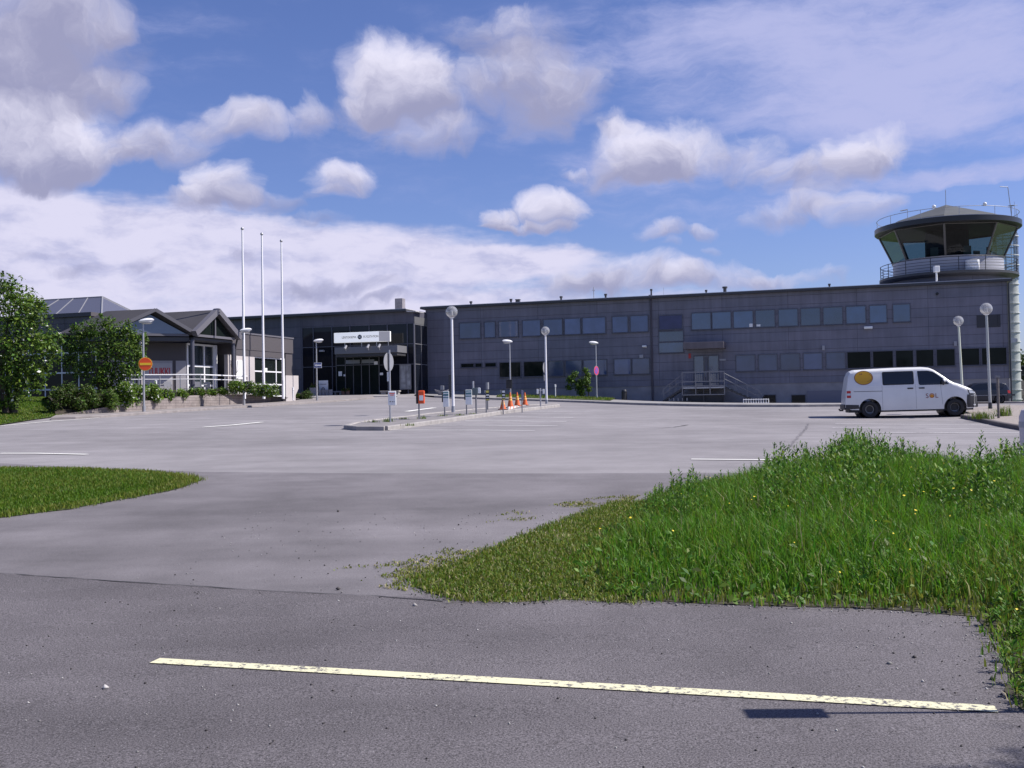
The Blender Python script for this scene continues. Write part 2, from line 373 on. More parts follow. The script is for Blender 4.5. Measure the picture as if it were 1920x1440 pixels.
def np_mesh(name, verts, faces_flat, sizes, mats, parent=None, midx=None, smooth=False):
    me = bpy.data.meshes.new(name); nv = len(verts); nf = len(sizes)
    me.vertices.add(nv); me.vertices.foreach_set('co', np.asarray(verts, np.float32).ravel())
    me.loops.add(len(faces_flat)); me.loops.foreach_set('vertex_index', np.asarray(faces_flat, np.int32))
    me.polygons.add(nf); st = np.concatenate([[0], np.cumsum(sizes)[:-1]]).astype(np.int32)
    me.polygons.foreach_set('loop_start', st); me.polygons.foreach_set('loop_total', np.asarray(sizes, np.int32))
    for m in mats: me.materials.append(m)
    if midx is not None: me.polygons.foreach_set('material_index', np.asarray(midx, np.int32))
    if smooth: me.polygons.foreach_set('use_smooth', np.ones(nf, bool))
    me.update(calc_edges=True); me.validate()
    o = bpy.data.objects.new(name, me); COL.objects.link(o)
    if parent: o.parent = parent
    return o
def tag(o, label=None, cat=None, group=None, kind=None):
    if label: o['label'] = label
    if cat: o['category'] = cat
    if group: o['group'] = group
    if kind: o['kind'] = kind
    return o
def thing(name, label, cat, loc=(0, 0, 0), rz=0.0, group=None):
    o = bpy.data.objects.new(name, None); o.empty_display_size = .3; COL.objects.link(o); o.location = loc; o.rotation_euler = (0, 0, rz)
    return tag(o, label, cat, group)
def dup(o, parent=None):
    c = o.copy(); COL.objects.link(c); c.parent = parent
    for ch in list(o.children): dup(ch, c)
    return c
def text_part(name, s, m, parent, size, M, depth=.004, align='CENTER', squash=1.0, bold=0.0):
    cu = bpy.data.curves.new(name, 'FONT'); cu.body = s; cu.size = size; cu.extrude = depth; cu.offset = bold; cu.align_x = align; cu.align_y = 'CENTER'
    to = bpy.data.objects.new(name + '_tmp', cu); COL.objects.link(to)
    bpy.context.view_layer.update()
    me = bpy.data.meshes.new_from_object(to.evaluated_get(bpy.context.evaluated_depsgraph_get()))
    bpy.data.objects.remove(to); me.materials.clear(); me.materials.append(m)
    me.transform(Matrix.Diagonal((squash, 1, 1, 1))); me.transform(M)
    o = bpy.data.objects.new(name, me); COL.objects.link(o); o.parent = parent
    return o
def line_dist(x, y, pts):
    d = 1e9
    for a, b in zip(pts[:-1], pts[1:]):
        ax, ay, bx, by = a[0], a[1], b[0], b[1]; l2 = (bx - ax) ** 2 + (by - ay) ** 2 + 1e-12; t = max(0, min(1, ((x - ax) * (bx - ax) + (y - ay) * (by - ay)) / l2))
        d = min(d, math.hypot(x - ax - t * (bx - ax), y - ay - t * (by - ay)))
    return d
def on_surface(px, py, zf):
    d = ray(px, py); d = d / d[1]
    for Y in np.arange(20, 110, .1):
        p = EYE + d * Y
        if p[2] < zf(p[0], p[1]): return Vector((p[0], p[1], zf(p[0], p[1])))
    p = EYE + d * 60; return Vector(p)
def sheet(name, poly, m, dz, cell=1.5, kind='structure', zf=None, thick=0.0):
    """a polygon in plan, cut to small cells and laid on the terrain"""
    bm = bmesh.new(); vs = [bm.verts.new((p[0], p[1], 0)) for p in poly]; f = bm.faces.new(vs)
    f.normal_update(); bmesh.ops.triangulate(bm, faces=[f])
    xs = [p[0] for p in poly]; ys = [p[1] for p in poly]
    for axis, lo, hi in ((0, min(xs), max(xs)), (1, min(ys), max(ys))):
        v = math.floor(lo / cell) * cell + cell
        while v < hi:
            no = (1, 0, 0) if axis == 0 else (0, 1, 0); co = (v, 0, 0) if axis == 0 else (0, v, 0)
            bmesh.ops.bisect_plane(bm, geom=bm.verts[:] + bm.edges[:] + bm.faces[:], plane_co=co, plane_no=no, dist=1e-5)
            v += cell
    P = np.array([v.co[:2] for v in bm.verts]); Z = gz(P[:, 0], P[:, 1]) + dz if zf is None else np.array([zf(x, y) for x, y in P])
    for v, z in zip(bm.verts, Z): v.co.z = z
    bmesh.ops.recalc_face_normals(bm, faces=bm.faces)
    for f in bm.faces:
        if f.normal.z < 0: f.normal_flip()
    if thick > 0:
        r = bmesh.ops.extrude_face_region(bm, geom=bm.faces[:])
        nv = [g for g in r['geom'] if isinstance(g, bmesh.types.BMVert)]
        # the extruded copy is the top; the old faces go down to become the underside
        low = [v for v in bm.verts if v not in set(nv)]
        for v in low: v.co.z -= thick
        bmesh.ops.recalc_face_normals(bm, faces=bm.faces)
    me = bpy.data.meshes.new(name); bm.to_mesh(me); bm.free(); me.materials.append(m)
    o = bpy.data.objects.new(name, me); COL.objects.link(o)
    if kind: o['kind'] = kind
    return o
def smooth_poly(pts, n=4):
    """Catmull-Rom through the points of an open line"""
    P = [Vector(p[:2]) for p in pts]; P = [P[0] * 2 - P[1]] + P + [P[-1] * 2 - P[-2]]; out = []
    for i in range(1, len(P) - 2):
        for k in range(n):
            t = k / n; a, b, c, d = P[i - 1:i + 3]
            out.append(.5 * (2 * b + (c - a) * t + (2 * a - 5 * b + 4 * c - d) * t * t + (3 * b - a - 3 * c + d) * t ** 3))
    out.append(P[-2]); return [(v.x, v.y) for v in out]
# ------------------------------------------------------------------ ground, roads, kerbs, markings
m_field = mat('field_grass', (.06, .10, .025), .9, var=.35, vscale=.6)
m_lot = asphalt('asphalt_weathered', (.234, .220, .228), .18, .20, .3)
m_apron = asphalt('asphalt_apron', (.162, .150, .159), .34, .30, .5, .04)
m_road = asphalt('asphalt_coarse', (.126, .115, .123), .80, .26, 1.2, .16)
m_crack = mat('bitumen_seam', (.03, .028, .03), .8, var=.3)
m_conc = mat('kerb_concrete', (.30, .28, .27), .85, var=.25, vscale=3, bump=.4, bscale=60)
m_pave = mat('paving_slabs', (.24, .215, .21), .9, var=.2, vscale=2.5, bump=.3, bscale=50)
m_gravel = mat('gravel_soil', (.27, .235, .215), .95, var=.3, vscale=14, bump=.8, bscale=60)
m_lawnsoil = mat('lawn_soil', (.050, .070, .014), .95, var=.35, vscale=5, bump=.7, bscale=50)
m_soil = mat('bed_soil', (.05, .04, .03), .95, var=.3, vscale=6, bump=.6)

def paint(name, c, wear):
    m = mat(name, c, .7); nt = m.node_tree; N = nt.nodes.new; L = nt.links.new; b = nt.nodes['Principled BSDF']
    tc = N('ShaderNodeTexCoord'); n = N('ShaderNodeTexNoise'); n.inputs['Scale'].default_value = 28; n.inputs['Detail'].default_value = 6; n.inputs['Roughness'].default_value = .75; L(tc.outputs['Object'], n.inputs['Vector'])
    n2 = N('ShaderNodeTexNoise'); n2.inputs['Scale'].default_value = 1.3; n2.inputs['Detail'].default_value = 3; L(tc.outputs['Object'], n2.inputs['Vector'])
    ad = N('ShaderNodeMath'); ad.operation = 'ADD'; L(n.outputs['Fac'], ad.inputs[0])
    sc = N('ShaderNodeMath'); sc.operation = 'MULTIPLY_ADD'; L(n2.outputs['Fac'], sc.inputs[0]); sc.inputs[1].default_value = .5; sc.inputs[2].default_value = -.25; L(sc.outputs[0], ad.inputs[1])
    mr = N('ShaderNodeMapRange'); L(ad.outputs[0], mr.inputs[0]); mr.inputs[1].default_value = wear - .03; mr.inputs[2].default_value = wear + .05
    mx = N('ShaderNodeMix'); mx.data_type = 'RGBA'; L(mr.outputs[0], mx.inputs[0]); mx.inputs[6].default_value = (*c, 1); mx.inputs[7].default_value = (.11, .10, .11, 1)
    L(mx.outputs[2], b.inputs['Base Color']); return m
m_paint = paint('road_paint_white', (.80, .79, .74), .66)
m_painty = paint('road_paint_cream', (.66, .63, .42), .555)
m_paintw = paint('road_paint_worn', (.72, .70, .70), .58)

# one ground sheet to the horizon, finer near the place
xs = np.concatenate([np.linspace(-1500, -70, 12), np.arange(-60, 66, 3.0), np.linspace(80, 1500, 12)])
ys = np.concatenate([np.linspace(-1500, -50, 12), np.arange(-40, 123, 3.0), np.linspace(140, 1500, 12)])
XX, YY = np.meshgrid(xs, ys); ZZ = gz(XX, YY) - .03
nx, ny = len(xs), len(ys); idx = np.arange(nx * ny).reshape(ny, nx)
q = np.stack([idx[:-1, :-1], idx[:-1, 1:], idx[1:, 1:], idx[1:, :-1]], -1).reshape(-1, 4)
o = np_mesh('ground', np.stack([XX, YY, ZZ], -1).reshape(-1, 3), q.ravel(), np.full(len(q), 4), [m_field], smooth=True); tag(o, kind='structure')

def gpl(pts, lift=0): return [gp(*p, lift) for p in pts]
def xy(p): return (p[0], p[1])
# the parking lot: wide pale asphalt from the apron to the building
lotnear = [gp(-200, 900), gp(0, 874), gp(380, 889), gp(700, 893), gp(1050, 893), gp(1300, 893), gp(1600, 893), gp(1930, 893)]
lotfar = [(60, 25), (60, 72), (40, 76.5), (18, 84), (5, 89), (-8, 92), (-14, 90), (-17, 76), (-18.0, 60), (-22.5, 48), (-24, 38), (-29, 30)]
sheet('parking_lot', [xy(p) for p in lotnear] + lotfar, m_lot, -.012, 1.5)
# the darker apron of the side road in front of it
seam = [gp(-150, 1062), gp(0, 1075), gp(250, 1092), gp(500, 1108), gp(700, 1118), gp(830, 1128)]
ap = [xy(gp(x, y)) for x, y in ((-200, 1050), (0, 1075), (250, 1092), (500, 1108), (700, 1118), (830, 1130), (1100, 1160), (1500, 1180), (1930, 1200))]
apf = [xy(gp(x, y)) for x, y in ((1930, 886), (1600, 886), (1300, 886), (1050, 887), (700, 887), (380, 884), (200, 878), (0, 868), (-200, 890))]
sheet('side_road', ap + apf, m_apron, -.006, 1.0)
# the near road
nr = [(-9, -12), (12, -12), (12, 7.6)] + [xy(gp(x, y)) for x, y in ((1890, 1110), (1500, 1105), (1100, 1095), (830, 1119), (700, 1118), (500, 1108), (250, 1092), (0, 1075), (-200, 1060))] + [(-9, 8)]
sheet('near_road', nr, m_road, 0.0, .8)
# seam crack between the two surfaces
def strip(name, line, w, m, dz, cell=.6, wfun=None):
    L_ = [Vector(p[:2]) for p in line]; a, b = [], []
    for i, p in enumerate(L_):
        t = (L_[min(i + 1, len(L_) - 1)] - L_[max(i - 1, 0)]).normalized(); nrm = Vector((-t.y, t.x)); ww = w if wfun is None else w * wfun(i)
        a.append(p + nrm * ww / 2); b.append(p - nrm * ww / 2)
    return sheet(name, [(p.x, p.y) for p in a] + [(p.x, p.y) for p in b[::-1]], m, dz, cell)
def densify(line, step=.12, jit=0.0):
    out = []
    for a, b in zip(line[:-1], line[1:]):
        a = Vector(a[:2]); b = Vector(b[:2]); n = max(1, int((b - a).length / step))
        for k in range(n):
            p = a.lerp(b, k / n); out.append((p.x + random.uniform(-jit, jit), p.y + random.uniform(-jit, jit)))
    out.append(tuple(line[-1][:2])); return out
strip('asphalt_seam', densify([xy(p) for p in seam], .13, .012), .022, m_crack, .004, 50, lambda i: random.uniform(.3, 1.3))

# worn cracks and scuffs in the surfaces
def crack(pts, w, m, dz): strip('asphalt_crack', densify([xy(gp(*p)) for p in pts], .25, .03), w, m, dz, 50, lambda i: random.uniform(.2, 1.3))
crack([(1218, 801.5), (1240, 802), (1262, 801), (1290, 796.5)], .10, m_crack, -.004)
crack([(1480, 838), (1500, 815), (1512, 803), (1516, 794)], .07, asphalt('asphalt_tyre', (.175, .165, .175), .2, .2), -.005)
# painted lines
def line_px(name, pts, w, m, dz=.004): return strip(name, densify([xy(gp(*p)) for p in pts], .8), w, m, dz, 1.0)
a = gp(290, 1240); b = gp(1868, 1331)
strip('painted_line', [(a.x, a.y), (b.x, b.y)], .105, m_painty, .006, .5)
line_px('painted_line', [(0, 850), (70, 850), (163, 852)], .16, m_paint)
line_px('painted_line', [(382, 801), (436, 797), (491, 791.5)], .22, m_paint)
line_px('painted_line', [(763, 771.5), (815, 764.5)], .3, m_paint)
line_px('painted_line', [(1296, 861), (1480, 862.5)], .12, m_paint)
line_px('painted_line', [(0, 798.5), (95, 790), (186, 783.5)], .14, m_paint)
for (x0, y0, x1, y1) in ((725, 806.3, 1003, 807.2), (806, 797.2, 1046, 798.2), (872, 789.3, 1062, 790.3), (925, 781.8, 1075, 782.8), (970, 776, 1090, 776.6), (1005, 771, 1105, 771.5)):
    line_px('painted_line', [(x0, y0), (x1, y1)], .12, m_paintw)
for (x0, y0, x1, y1) in ((1560, 810.5, 1912, 812), (1561, 802, 1880, 803.6), (1566, 794.5, 1860, 796)):
    line_px('painted_line', [(x0, y0), (x1, y1)], .12, m_paintw)

# kerbs: one stone line each, a real step above the road
def kerb(name, line, w=.16, h=.12, m=None):
    line = densify(line, 1.0); bm = MB(); n = len(line); L_ = [Vector(p) for p in line]; rings = []
    for i, p in enumerate(L_):
        t = (L_[min(i + 1, n - 1)] - L_[max(i - 1, 0)]).normalized(); nr_ = Vector((-t.y, t.x)); z = float(gz(p.x, p.y)); r = []
        for (s, dz) in ((-.5, -.1), (-.5, h - .02), (-.38, h), (.38, h), (.5, h - .02), (.5, -.1)):
            qn = p + nr_ * w * s; r.append(bm.bm.verts.new((qn.x, qn.y, z + dz)))
        rings.append(r)
    for A, B in zip(rings[:-1], rings[1:]):
        for k in range(5): bm.bm.faces.new([A[k], B[k], B[k + 1], A[k + 1]])
    bm.bm.faces.new(rings[0][::-1]); bm.bm.faces.new(rings[-1])
    return tag(bm.build(name, m or m_conc), kind='structure')
# traffic island with its kerb (a long thin wedge)
isl_n = [xy(gp(*p)) for p in ((722, 806.5), (790, 797.5), (860, 787.5), (915, 779.5), (965, 772.5), (1010, 767), (1046, 762.8))]
isl_f = [xy(gp(*p)) for p in ((1046, 761), (1000, 762.5), (930, 768), (850, 775.5), (780, 783.5), (700, 793), (668, 798), (650, 804), (672, 806.3))]
isl = isl_n + isl_f
sheet('island_paving', isl, mat('island_asphalt', (.20, .185, .185), .9, var=.3, vscale=2, bump=.4), .10, 1.0)
kerb('kerb', isl_n, .2, .13); kerb('kerb', isl_n[-1:] + isl_f + isl_n[:1], .2, .13)
# kerb and pavement along the left side and the front of the buildings
kl = [xy(gp(*p)) for p in ((96, 786.5), (140, 785.2), (186, 783), (270, 776.8), (350, 771.2), (430, 766), (520, 760.3), (600, 754.8), (660, 750.3), (700, 747.2))]
kerb('kerb', kl, .25, .10, m_pave)
wall_base = [xy(gp(*p)) for p in ((105, 781.5), (200, 777.5), (270, 772.5), (340, 767.5), (412, 762.5), (458, 759))]
sheet('pavement', kl + [xy(gp(700, 742)), xy(gp(640, 743.5)), xy(gp(580, 748.5)), xy(gp(500, 756))] + wall_base[::-1], m_pave, .085, 1.0)
# facade frame
P0 = at(800, 720, 92.4); P1 = at(1893, 720, 78.0)
FE = Vector((P1[0] - P0[0], P1[1] - P0[1], 0)).normalized(); FN = Vector((-FE.y, FE.x, 0)); FANG = math.atan2(FE.y, FE.x)
F0 = Vector((P0[0], P0[1], 1.2)); FL = math.hypot(P1[0] - P0[0], P1[1] - P0[1])
def fp(px, py, off=0.0):
    """photo pixel -> (along, up) on the plane of the facade, moved off metres into the building"""
    d = Vector(ray(px, py)); o_ = F0 + FN * off; t = (o_ - Vector(EYE)).dot(FN) / d.dot(FN); p = Vector(EYE) + d * t - F0
    return p.dot(FE), p.z
def fw(x, y, z=0): return F0 + FE * x + FN * y + Vector((0, 0, z))
kf = [xy(gp(*p)) for p in ((816, 745), (900, 748.2), (1000, 751.5), (1100, 755), (1200, 759), (1300, 761.5), (1400, 762.6), (1500, 762.6), (1600, 761.5))]
kf += [xy(fw(42, -4.5)), xy(fw(49, -4.2))]
kerb('kerb', kf, .22, .13)
sheet('pavement', kf + [xy(fw(49, .2)), xy(fw(0, .2)), xy(fw(-.5, -3.5))], mat('building_pavement', (.25, .24, .24), .9, var=.25, vscale=1.5, bump=.3), .11, 1.5)
sheet('grass_verge', [xy(p) for p in (gp(930, 747.5), gp(1020, 750), gp(1145, 754.6), gp(1158, 751.5), gp(1040, 746.5), gp(935, 744.5))], m_lawnsoil, .14, 1.0)
# right hand parking island of gravel
ri = [xy(gp(*p)) for p in ((1806, 783), (1840, 790), (1880, 799), (1925, 807))]
kerb('kerb', ri, .2, .12, mat('kerb_dark', (.10, .085, .085), .9, var=.3))
sheet('gravel_island', ri + [xy(gp(1990, 790)), xy(gp(1960, 766)), xy(gp(1880, 763)), xy(gp(1830, 768)), xy(gp(1812, 776))], m_gravel, .10, 1.0)
# ------------------------------------------------------------------ building materials
m_clad = cladding('clad_panels', (.156, .158, .200), 5.2, .72, .015, .05, .45)
m_clad_dk = cladding('clad_panels_dark', (.088, .088, .115), 2.3, .95, .012, .08)
m_clad_rest = cladding('clad_panels_warm', (.115, .105, .112), 1.8, 1.2)
m_roofdk = mat('roof_felt', (.045, .043, .05), .8, var=.25, vscale=1.5)
m_rooflt = mat('roof_trim', (.55, .54, .56), .4)
m_fasc = mat('fascia_dark', (.05, .05, .055), .5)
m_found = mat('foundation_concrete', (.27, .26, .27), .9, var=.18, vscale=1.2, bump=.3)
m_frame = mat('window_frame_dark', (.085, .086, .115), .4)
m_framew = mat('frame_white', (.72, .72, .74), .4)
m_alu = mat('aluminium', (.42, .42, .44), .38, metal=.5)
m_galv = mat('galvanised_steel', (.40, .40, .42), .45, metal=.6, var=.15, vscale=6)
m_white = mat('white_paint', (.80, .80, .80), .4)
m_black = mat('black_plastic', (.02, .02, .022), .5)
m_dark = mat('dark_metal', (.035, .035, .042), .45)
m_gold = mat('sign_grey', (.33, .33, .36), .5)
def pane_mat(name, c, ior=1.9, rough=.04):
    m = mat(name, c, rough, ior=ior, var=.30, vscale=.9); nt = m.node_tree; b = nt.nodes['Principled BSDF']; N = nt.nodes.new; L = nt.links.new   # panes differ: blinds, and reflections put into the colour
    src = b.inputs['Base Color'].links[0].from_socket; oi = N('ShaderNodeObjectInfo'); mr = N('ShaderNodeMapRange'); L(oi.outputs['Random'], mr.inputs[0]); mr.inputs[3].default_value = .62; mr.inputs[4].default_value = 1.35
    sc = N('ShaderNodeVectorMath'); sc.operation = 'SCALE'; L(src, sc.inputs[0]); L(mr.outputs[0], sc.inputs['Scale']); L(sc.outputs[0], b.inputs['Base Color'])
    return m
m_glassb = pane_mat('glass_blue', (.056, .080, .175), 1.8)
m_glassp = pane_mat('glass_violet', (.030, .030, .085), 1.5)
m_glassg = pane_mat('glass_teal', (.025, .056, .130), 2.05)
m_glassd = pane_mat('glass_dark', (.010, .014, .013), 1.22)
m_glassk = pane_mat('glass_black', (.008, .010, .016), 1.35)

def window_part(root, name, x0, x1, z0, z1, y, mg, mf, fw_=.06, depth=.07, mull=(), trans=(), sill=True, label=None):
    """frame standing proud of the wall, with the pane set back in it"""
    f = MB()
    f.box(x0, x0 + fw_, y - depth, y, z0, z1); f.box(x1 - fw_, x1, y - depth, y, z0, z1)
    f.box(x0 + fw_, x1 - fw_, y - depth, y, z1 - fw_, z1); f.box(x0 + fw_, x1 - fw_, y - depth, y, z0, z0 + fw_)
    for mx in mull: f.box(mx - fw_ / 2, mx + fw_ / 2, y - depth * .9, y, z0 + fw_, z1 - fw_)
    for mz in trans: f.box(x0 + fw_, x1 - fw_, y - depth * .8, y, mz - fw_ / 2, mz + fw_ / 2)
    fr = f.build(name, mf, root)
    MB().box(x0 + fw_, x1 - fw_, y - depth * .35, y - .004, z0 + fw_, z1 - fw_).build('pane', mg, fr)
    if sill: MB().box(x0 - .03, x1 + .03, y - depth - .05, y - .003, z0 - .035, z0 - .003).build('sill', mf, fr)
    if label: fr['label'] = label
    return fr

# ------------------------------------------------------------------ terminal building (main facade)
T = thing('terminal_building', 'long two storey dark grey panelled building with two rows of windows below the control tower', 'building', F0, FANG)
ZR = (fp(1893, 523)[1] + fp(1300, 552.5)[1]) / 2; ZF = fp(1500, 718)[1]
D = 14.0
MB().box(0, FL, 0, D, ZF, ZR - .18).build('wall', m_clad, T)
MB().box(.02, FL - .02, .05, D - .05, -1.6, ZF - .002).build('foundation', m_found, T)
rf = MB().box(-.35, FL + .3, -.45, D + .4, ZR - .177, ZR).build('roof', m_fasc, T)
MB().box(-.30, FL + .25, -.40, D + .35, ZR + .002, ZR + .05).build('roof_edge', m_rooflt, rf)
MB().box(FL + .002, FL + .12, -.07, .25, ZF, ZR - .18).build('corner_trim', mat('trim_yellowish', (.30, .30, .22), .5), T)
def fwin(x0, x1, yt, yb, mg, name='window', **k):
    xm = (x0 + x1) / 2
    a, zt = fp(x0, yt); b, _ = fp(x1, yt); _, zb = fp(xm, yb)
    return window_part(T, name, a, b, zb, zt, -.004, mg, m_frame, **k)
ZU1 = fp(1500, 577.8)[1]; ZU0 = fp(1500, 611.5)[1]; ZL1 = fp(1500, 662)[1]; ZL0 = fp(1500, 694)[1]
def frow(lst, z0, z1, mg, **k):
    for i, e in enumerate(lst):
        a = fp(e[0], 650)[0]; b = fp(e[1], 650)[0]
        window_part(T, 'window', a, b, e[3] if len(e) > 3 else z0, e[4] if len(e) > 4 else z1, -.004, e[2] if len(e) > 2 else mg, m_frame, **k)
frow([(861.5, 902.5), (908, 930), (935, 973), (979.5, 1015), (1018.5, 1056), (1058.5, 1090), (1092, 1137), (1148, 1179), (1182, 1217)], ZU0, ZU1, m_glassb)
zl = ZL1 - .42
frow([(863.5, 889, m_glassd, zl, ZL1), (890, 904, m_glassd, zl, ZL1), (908.5, 930.5, m_glassd, zl, ZL1)], ZL0, ZL1, m_glassd)
frow([(935.5, 976.5, m_glassd), (981, 1019, m_glassd)], ZL0, ZL1, m_glassd)
frow([(1026.5, 1057), (1059, 1091), (1093, 1138), (1150, 1183), (1184, 1218)], ZL0, ZL1, m_glassb)
frow([(1297, 1334.5), (1335.5, 1372.5), (1375.5, 1414), (1417, 1455), (1460, 1498), (1502, 1540), (1544, 1582), (1587, 1625.5), (1631, 1665), (1675, 1709)], ZU0, ZU1, m_glassg)
frow([(1378.5, 1416), (1421, 1457.5), (1462, 1500), (1505, 1542), (1547.5, 1585)], ZL0, ZL1, m_glassb)
frow([(1587, 1633), (1635, 1675), (1678, 1713), (1716, 1751), (1754.5, 1791), (1800, 1837), (1839, 1888)], ZL0, ZL1, m_glassd)
for (x0, x1, y0, y1) in ((1405, 1411.5, 607, 613), (1418.5, 1426, 608.5, 612)):
    a, zt = fp(x0, y0); b, zb = fp(x1, y1); MB().box(a, b, -.05, -.03, zb, zt).build('paper', m_white, T)
fwin(1234.5, 1280, 591, 618, m_glassp); fwin(1234.5, 1282, 621.5, 641, m_glassg, sill=False); fwin(1234.5, 1282, 642, 662, m_glassg)
# entrance on the landing
a, zt = fp(1300, 667); b, _ = fp(1348, 667); _, zb = fp(1320, 727)
d = window_part(T, 'door_glazing', a, b, zb, zt, -.004, m_glassg, m_frame, .07, .08, mull=(a + .85, b - .85), sill=False)
c0 = a + .92; c1 = b - .92
dr = MB().box(c0, c1, -.12, -.09, zb, zt - .1).build('door', m_frame, T)
MB().box(c0 + .12, c1 - .12, -.135, -.122, zb + 1.05, zt - .9).box(c0 + .12, c1 - .12, -.135, -.122, zt - .82, zt - .22).build('pane', m_glassb, dr)
MB().tube((c0 + .08, -.17, zb + .9), (c0 + .08, -.17, zb + 1.3), .018).build('handle', m_alu, dr)
a, zt = fp(1281, 642.5, -1.6); b, _ = fp(1357, 642.5, -1.6); _, zb = fp(1320, 653.5, -1.6)
MB().box(a, b, -1.7, -.003, zb, zt).build('canopy', cladding('canopy_panels', (.14, .125, .14), 5, 3), T, bevel=.02)
a, zt = fp(1291, 663); b, zb = fp(1295.5, 672)
MB().box(a, b, -.05, -.004, zb, zt).build('sign', mat('red_sign', (.45, .04, .04), .5), T)
a, zt = fp(1349, 673.3); b, zb = fp(1361, 676)
MB().box(a, b, -.04, -.004, zb, zt).build('plate', m_gold, T)
# rainwater pipe
a, zt = fp(1220.5, 560); _, zb = fp(1222, 757)
MB().tube((a, -.12, zt), (a, -.12, zb), .075).box(a - .14, a + .14, -.28, -.003, zt, zt + .3).build('downpipe', mat('pipe_dark', (.06, .05, .065), .4), T, smooth=True)
a, _ = fp(1894, 560); MB().tube((a - .1, -.14, ZR - .3), (a - .1, -.14, -.2), .06).build('downpipe', m_dark, T, smooth=True)
a, zt = fp(1892, 742); MB().box(a - .2, a + .35, -.4, -.1, zt, zt + .12).build('drain_box', m_dark, T)
# small things screwed on the wall
for (x0, y0, x1, y1, m_, dp) in ((1541.5, 648, 1546.5, 656.5, m_gold, .12), (1788.5, 640, 1794, 648.5, m_gold, .12), (1199, 665, 1206.5, 671, m_gold, .1), (1206, 649, 1213, 651.5, m_white, .1)):
    a, zt = fp(x0, y0); b, zb = fp(x1, y1); MB().box(a, b, -dp, -.004, zb, zt).build('vent', m_, T, bevel=.01)
for (x0, y0, x1, y1) in ((1620, 612.5, 1636, 616.5), (1205, 648, 1213, 651)):
    a, zt = fp(x0, y0); b, zb = fp(x1, y1); MB().box(a, b, -.35, -.004, zb, zt).build('floodlight', m_white, T, bevel=.03)
a, z = fp(1757, 551); MB().tube((a, -.15, z), (a, -.004, z), .11).build('camera_dome', m_black, T, smooth=True)
a, zt = fp(1831, 591); b, zb = fp(1876, 613); MB().box(a, b, -.03, -.004, zb, zt).box(b - .16, b - .04, -.09, -.031, zb + .1, zt - .05).build('louvre', m_dark, T)
# cellar windows and a service panel in the foundation
for (x0, x1) in ((1430, 1455.5), (1483.5, 1511)):
    a, zt = fp(x0, 740); b, zb = fp(x1, 758.5); window_part(T, 'cellar_window', a, b, zb, zt, .046, m_glassk, m_frame, .05, .06, sill=False)
a, zt = fp(1513, 733); b, zb = fp(1581, 758); MB().box(a, b, -.02, .046, zb, zt).build('service_panel', mat('panel_violet', (.17, .165, .20), .5), T)
# things on the roof
def roofbox(px, yt, yb, wpx, rnd, off=2.5, m_=None, name='roof_vent'):
    x, zt = fp(px, yt, off); zb = ZR + .052; w = wpx / 23 / 2
    if rnd: MB().tube((x, off, zb), (x, off, zt), w * .8).tube((x, off, zt - .14), (x, off, zt), w * 1.25).build(name, m_ or m_dark, rf, smooth=True)
    else: MB().box(x - w, x + w, off - w, off + w, zb, zt).box(x - w * 1.2, x + w * 1.2, off - w * 1.2, off + w * 1.2, zt + .002, zt + .06).build(name, m_ or m_dark, rf)
for args in ((883, 565, 571, 5, 1), (958, 560.5, 567, 5, 1), (971, 562.5, 566, 8, 0), (1052, 555.5, 562, 5, 1), (1135.5, 551, 558, 5, 1), (1221, 542, 552, 4, 1), (1324, 543.5, 548, 4, 1), (1359, 537.5, 547, 8, 1), (1555, 532, 537, 4, 1)):
    roofbox(*args)
x, zt = fp(1113, 538, 4); MB().tube((x, 4, ZR + .05), (x, 4, zt), .035).tube((x - .12, 4, zt - .3), (x + .12, 4, zt - .3), .03).build('mast', m_galv, rf)
x, zt = fp(1244, 539, 4); MB().tube((x, 4, ZR + .05), (x, 4, zt), .012).build('mast', m_galv, rf)

# ------------------------------------------------------------------ entrance hall
EO = -3.0
E0 = fw(0, 0); EH = thing('entrance_hall', 'dark glazed entrance hall with a grey canopy and white sign over the doors', 'building', F0, FANG)
xr, zr = fp(776, 579.5, EO); xl, _ = fp(405, 600, EO)
zg1 = fp(680, 610.5, EO)[1]; zg0 = fp(680, 741, EO)[1]; gx0 = fp(567, 650, EO)[0]; gx1 = xr
zband = zg1
MB().box(xl, gx0, EO, 10, zg0 - 1.2, zr - .2).build('wall', m_clad_dk, EH)
MB().box(gx0 + .001, xr - .05, EO + .02, EO + .4, zband, zr - .2).box(gx0 + .001, -.05, EO + 1.6, 10, zband, zr - .2).box(xr - .4, xr - .03, EO + .41, -.01, zband, zr - .2).build('upper_band', m_clad_dk, EH)
er = MB().box(xl - .3, -.36, EO - .5, 10.3, zr - .197, zr).build('roof', m_fasc, EH)
MB().box(xl - .25, -.40, EO - .45, 10.25, zr + .002, zr + .05).box(xr + .35, -.355 + .02, EO - .47, EO + 1.4, zr - .25, zr - .199).build('roof_edge', m_rooflt, er)
x, zt = fp(750, 560, 3); w = .42
MB().box(x - w, x + w, 2.6, 3.4, zr + .052, zr + .65).box(x - w * .9, x + w * .9, 2.65, 3.35, zr + .652, zt).build('chimney', mat('chimney_metal', (.22, .20, .21), .5, var=.3, vscale=3), er, bevel=.02)
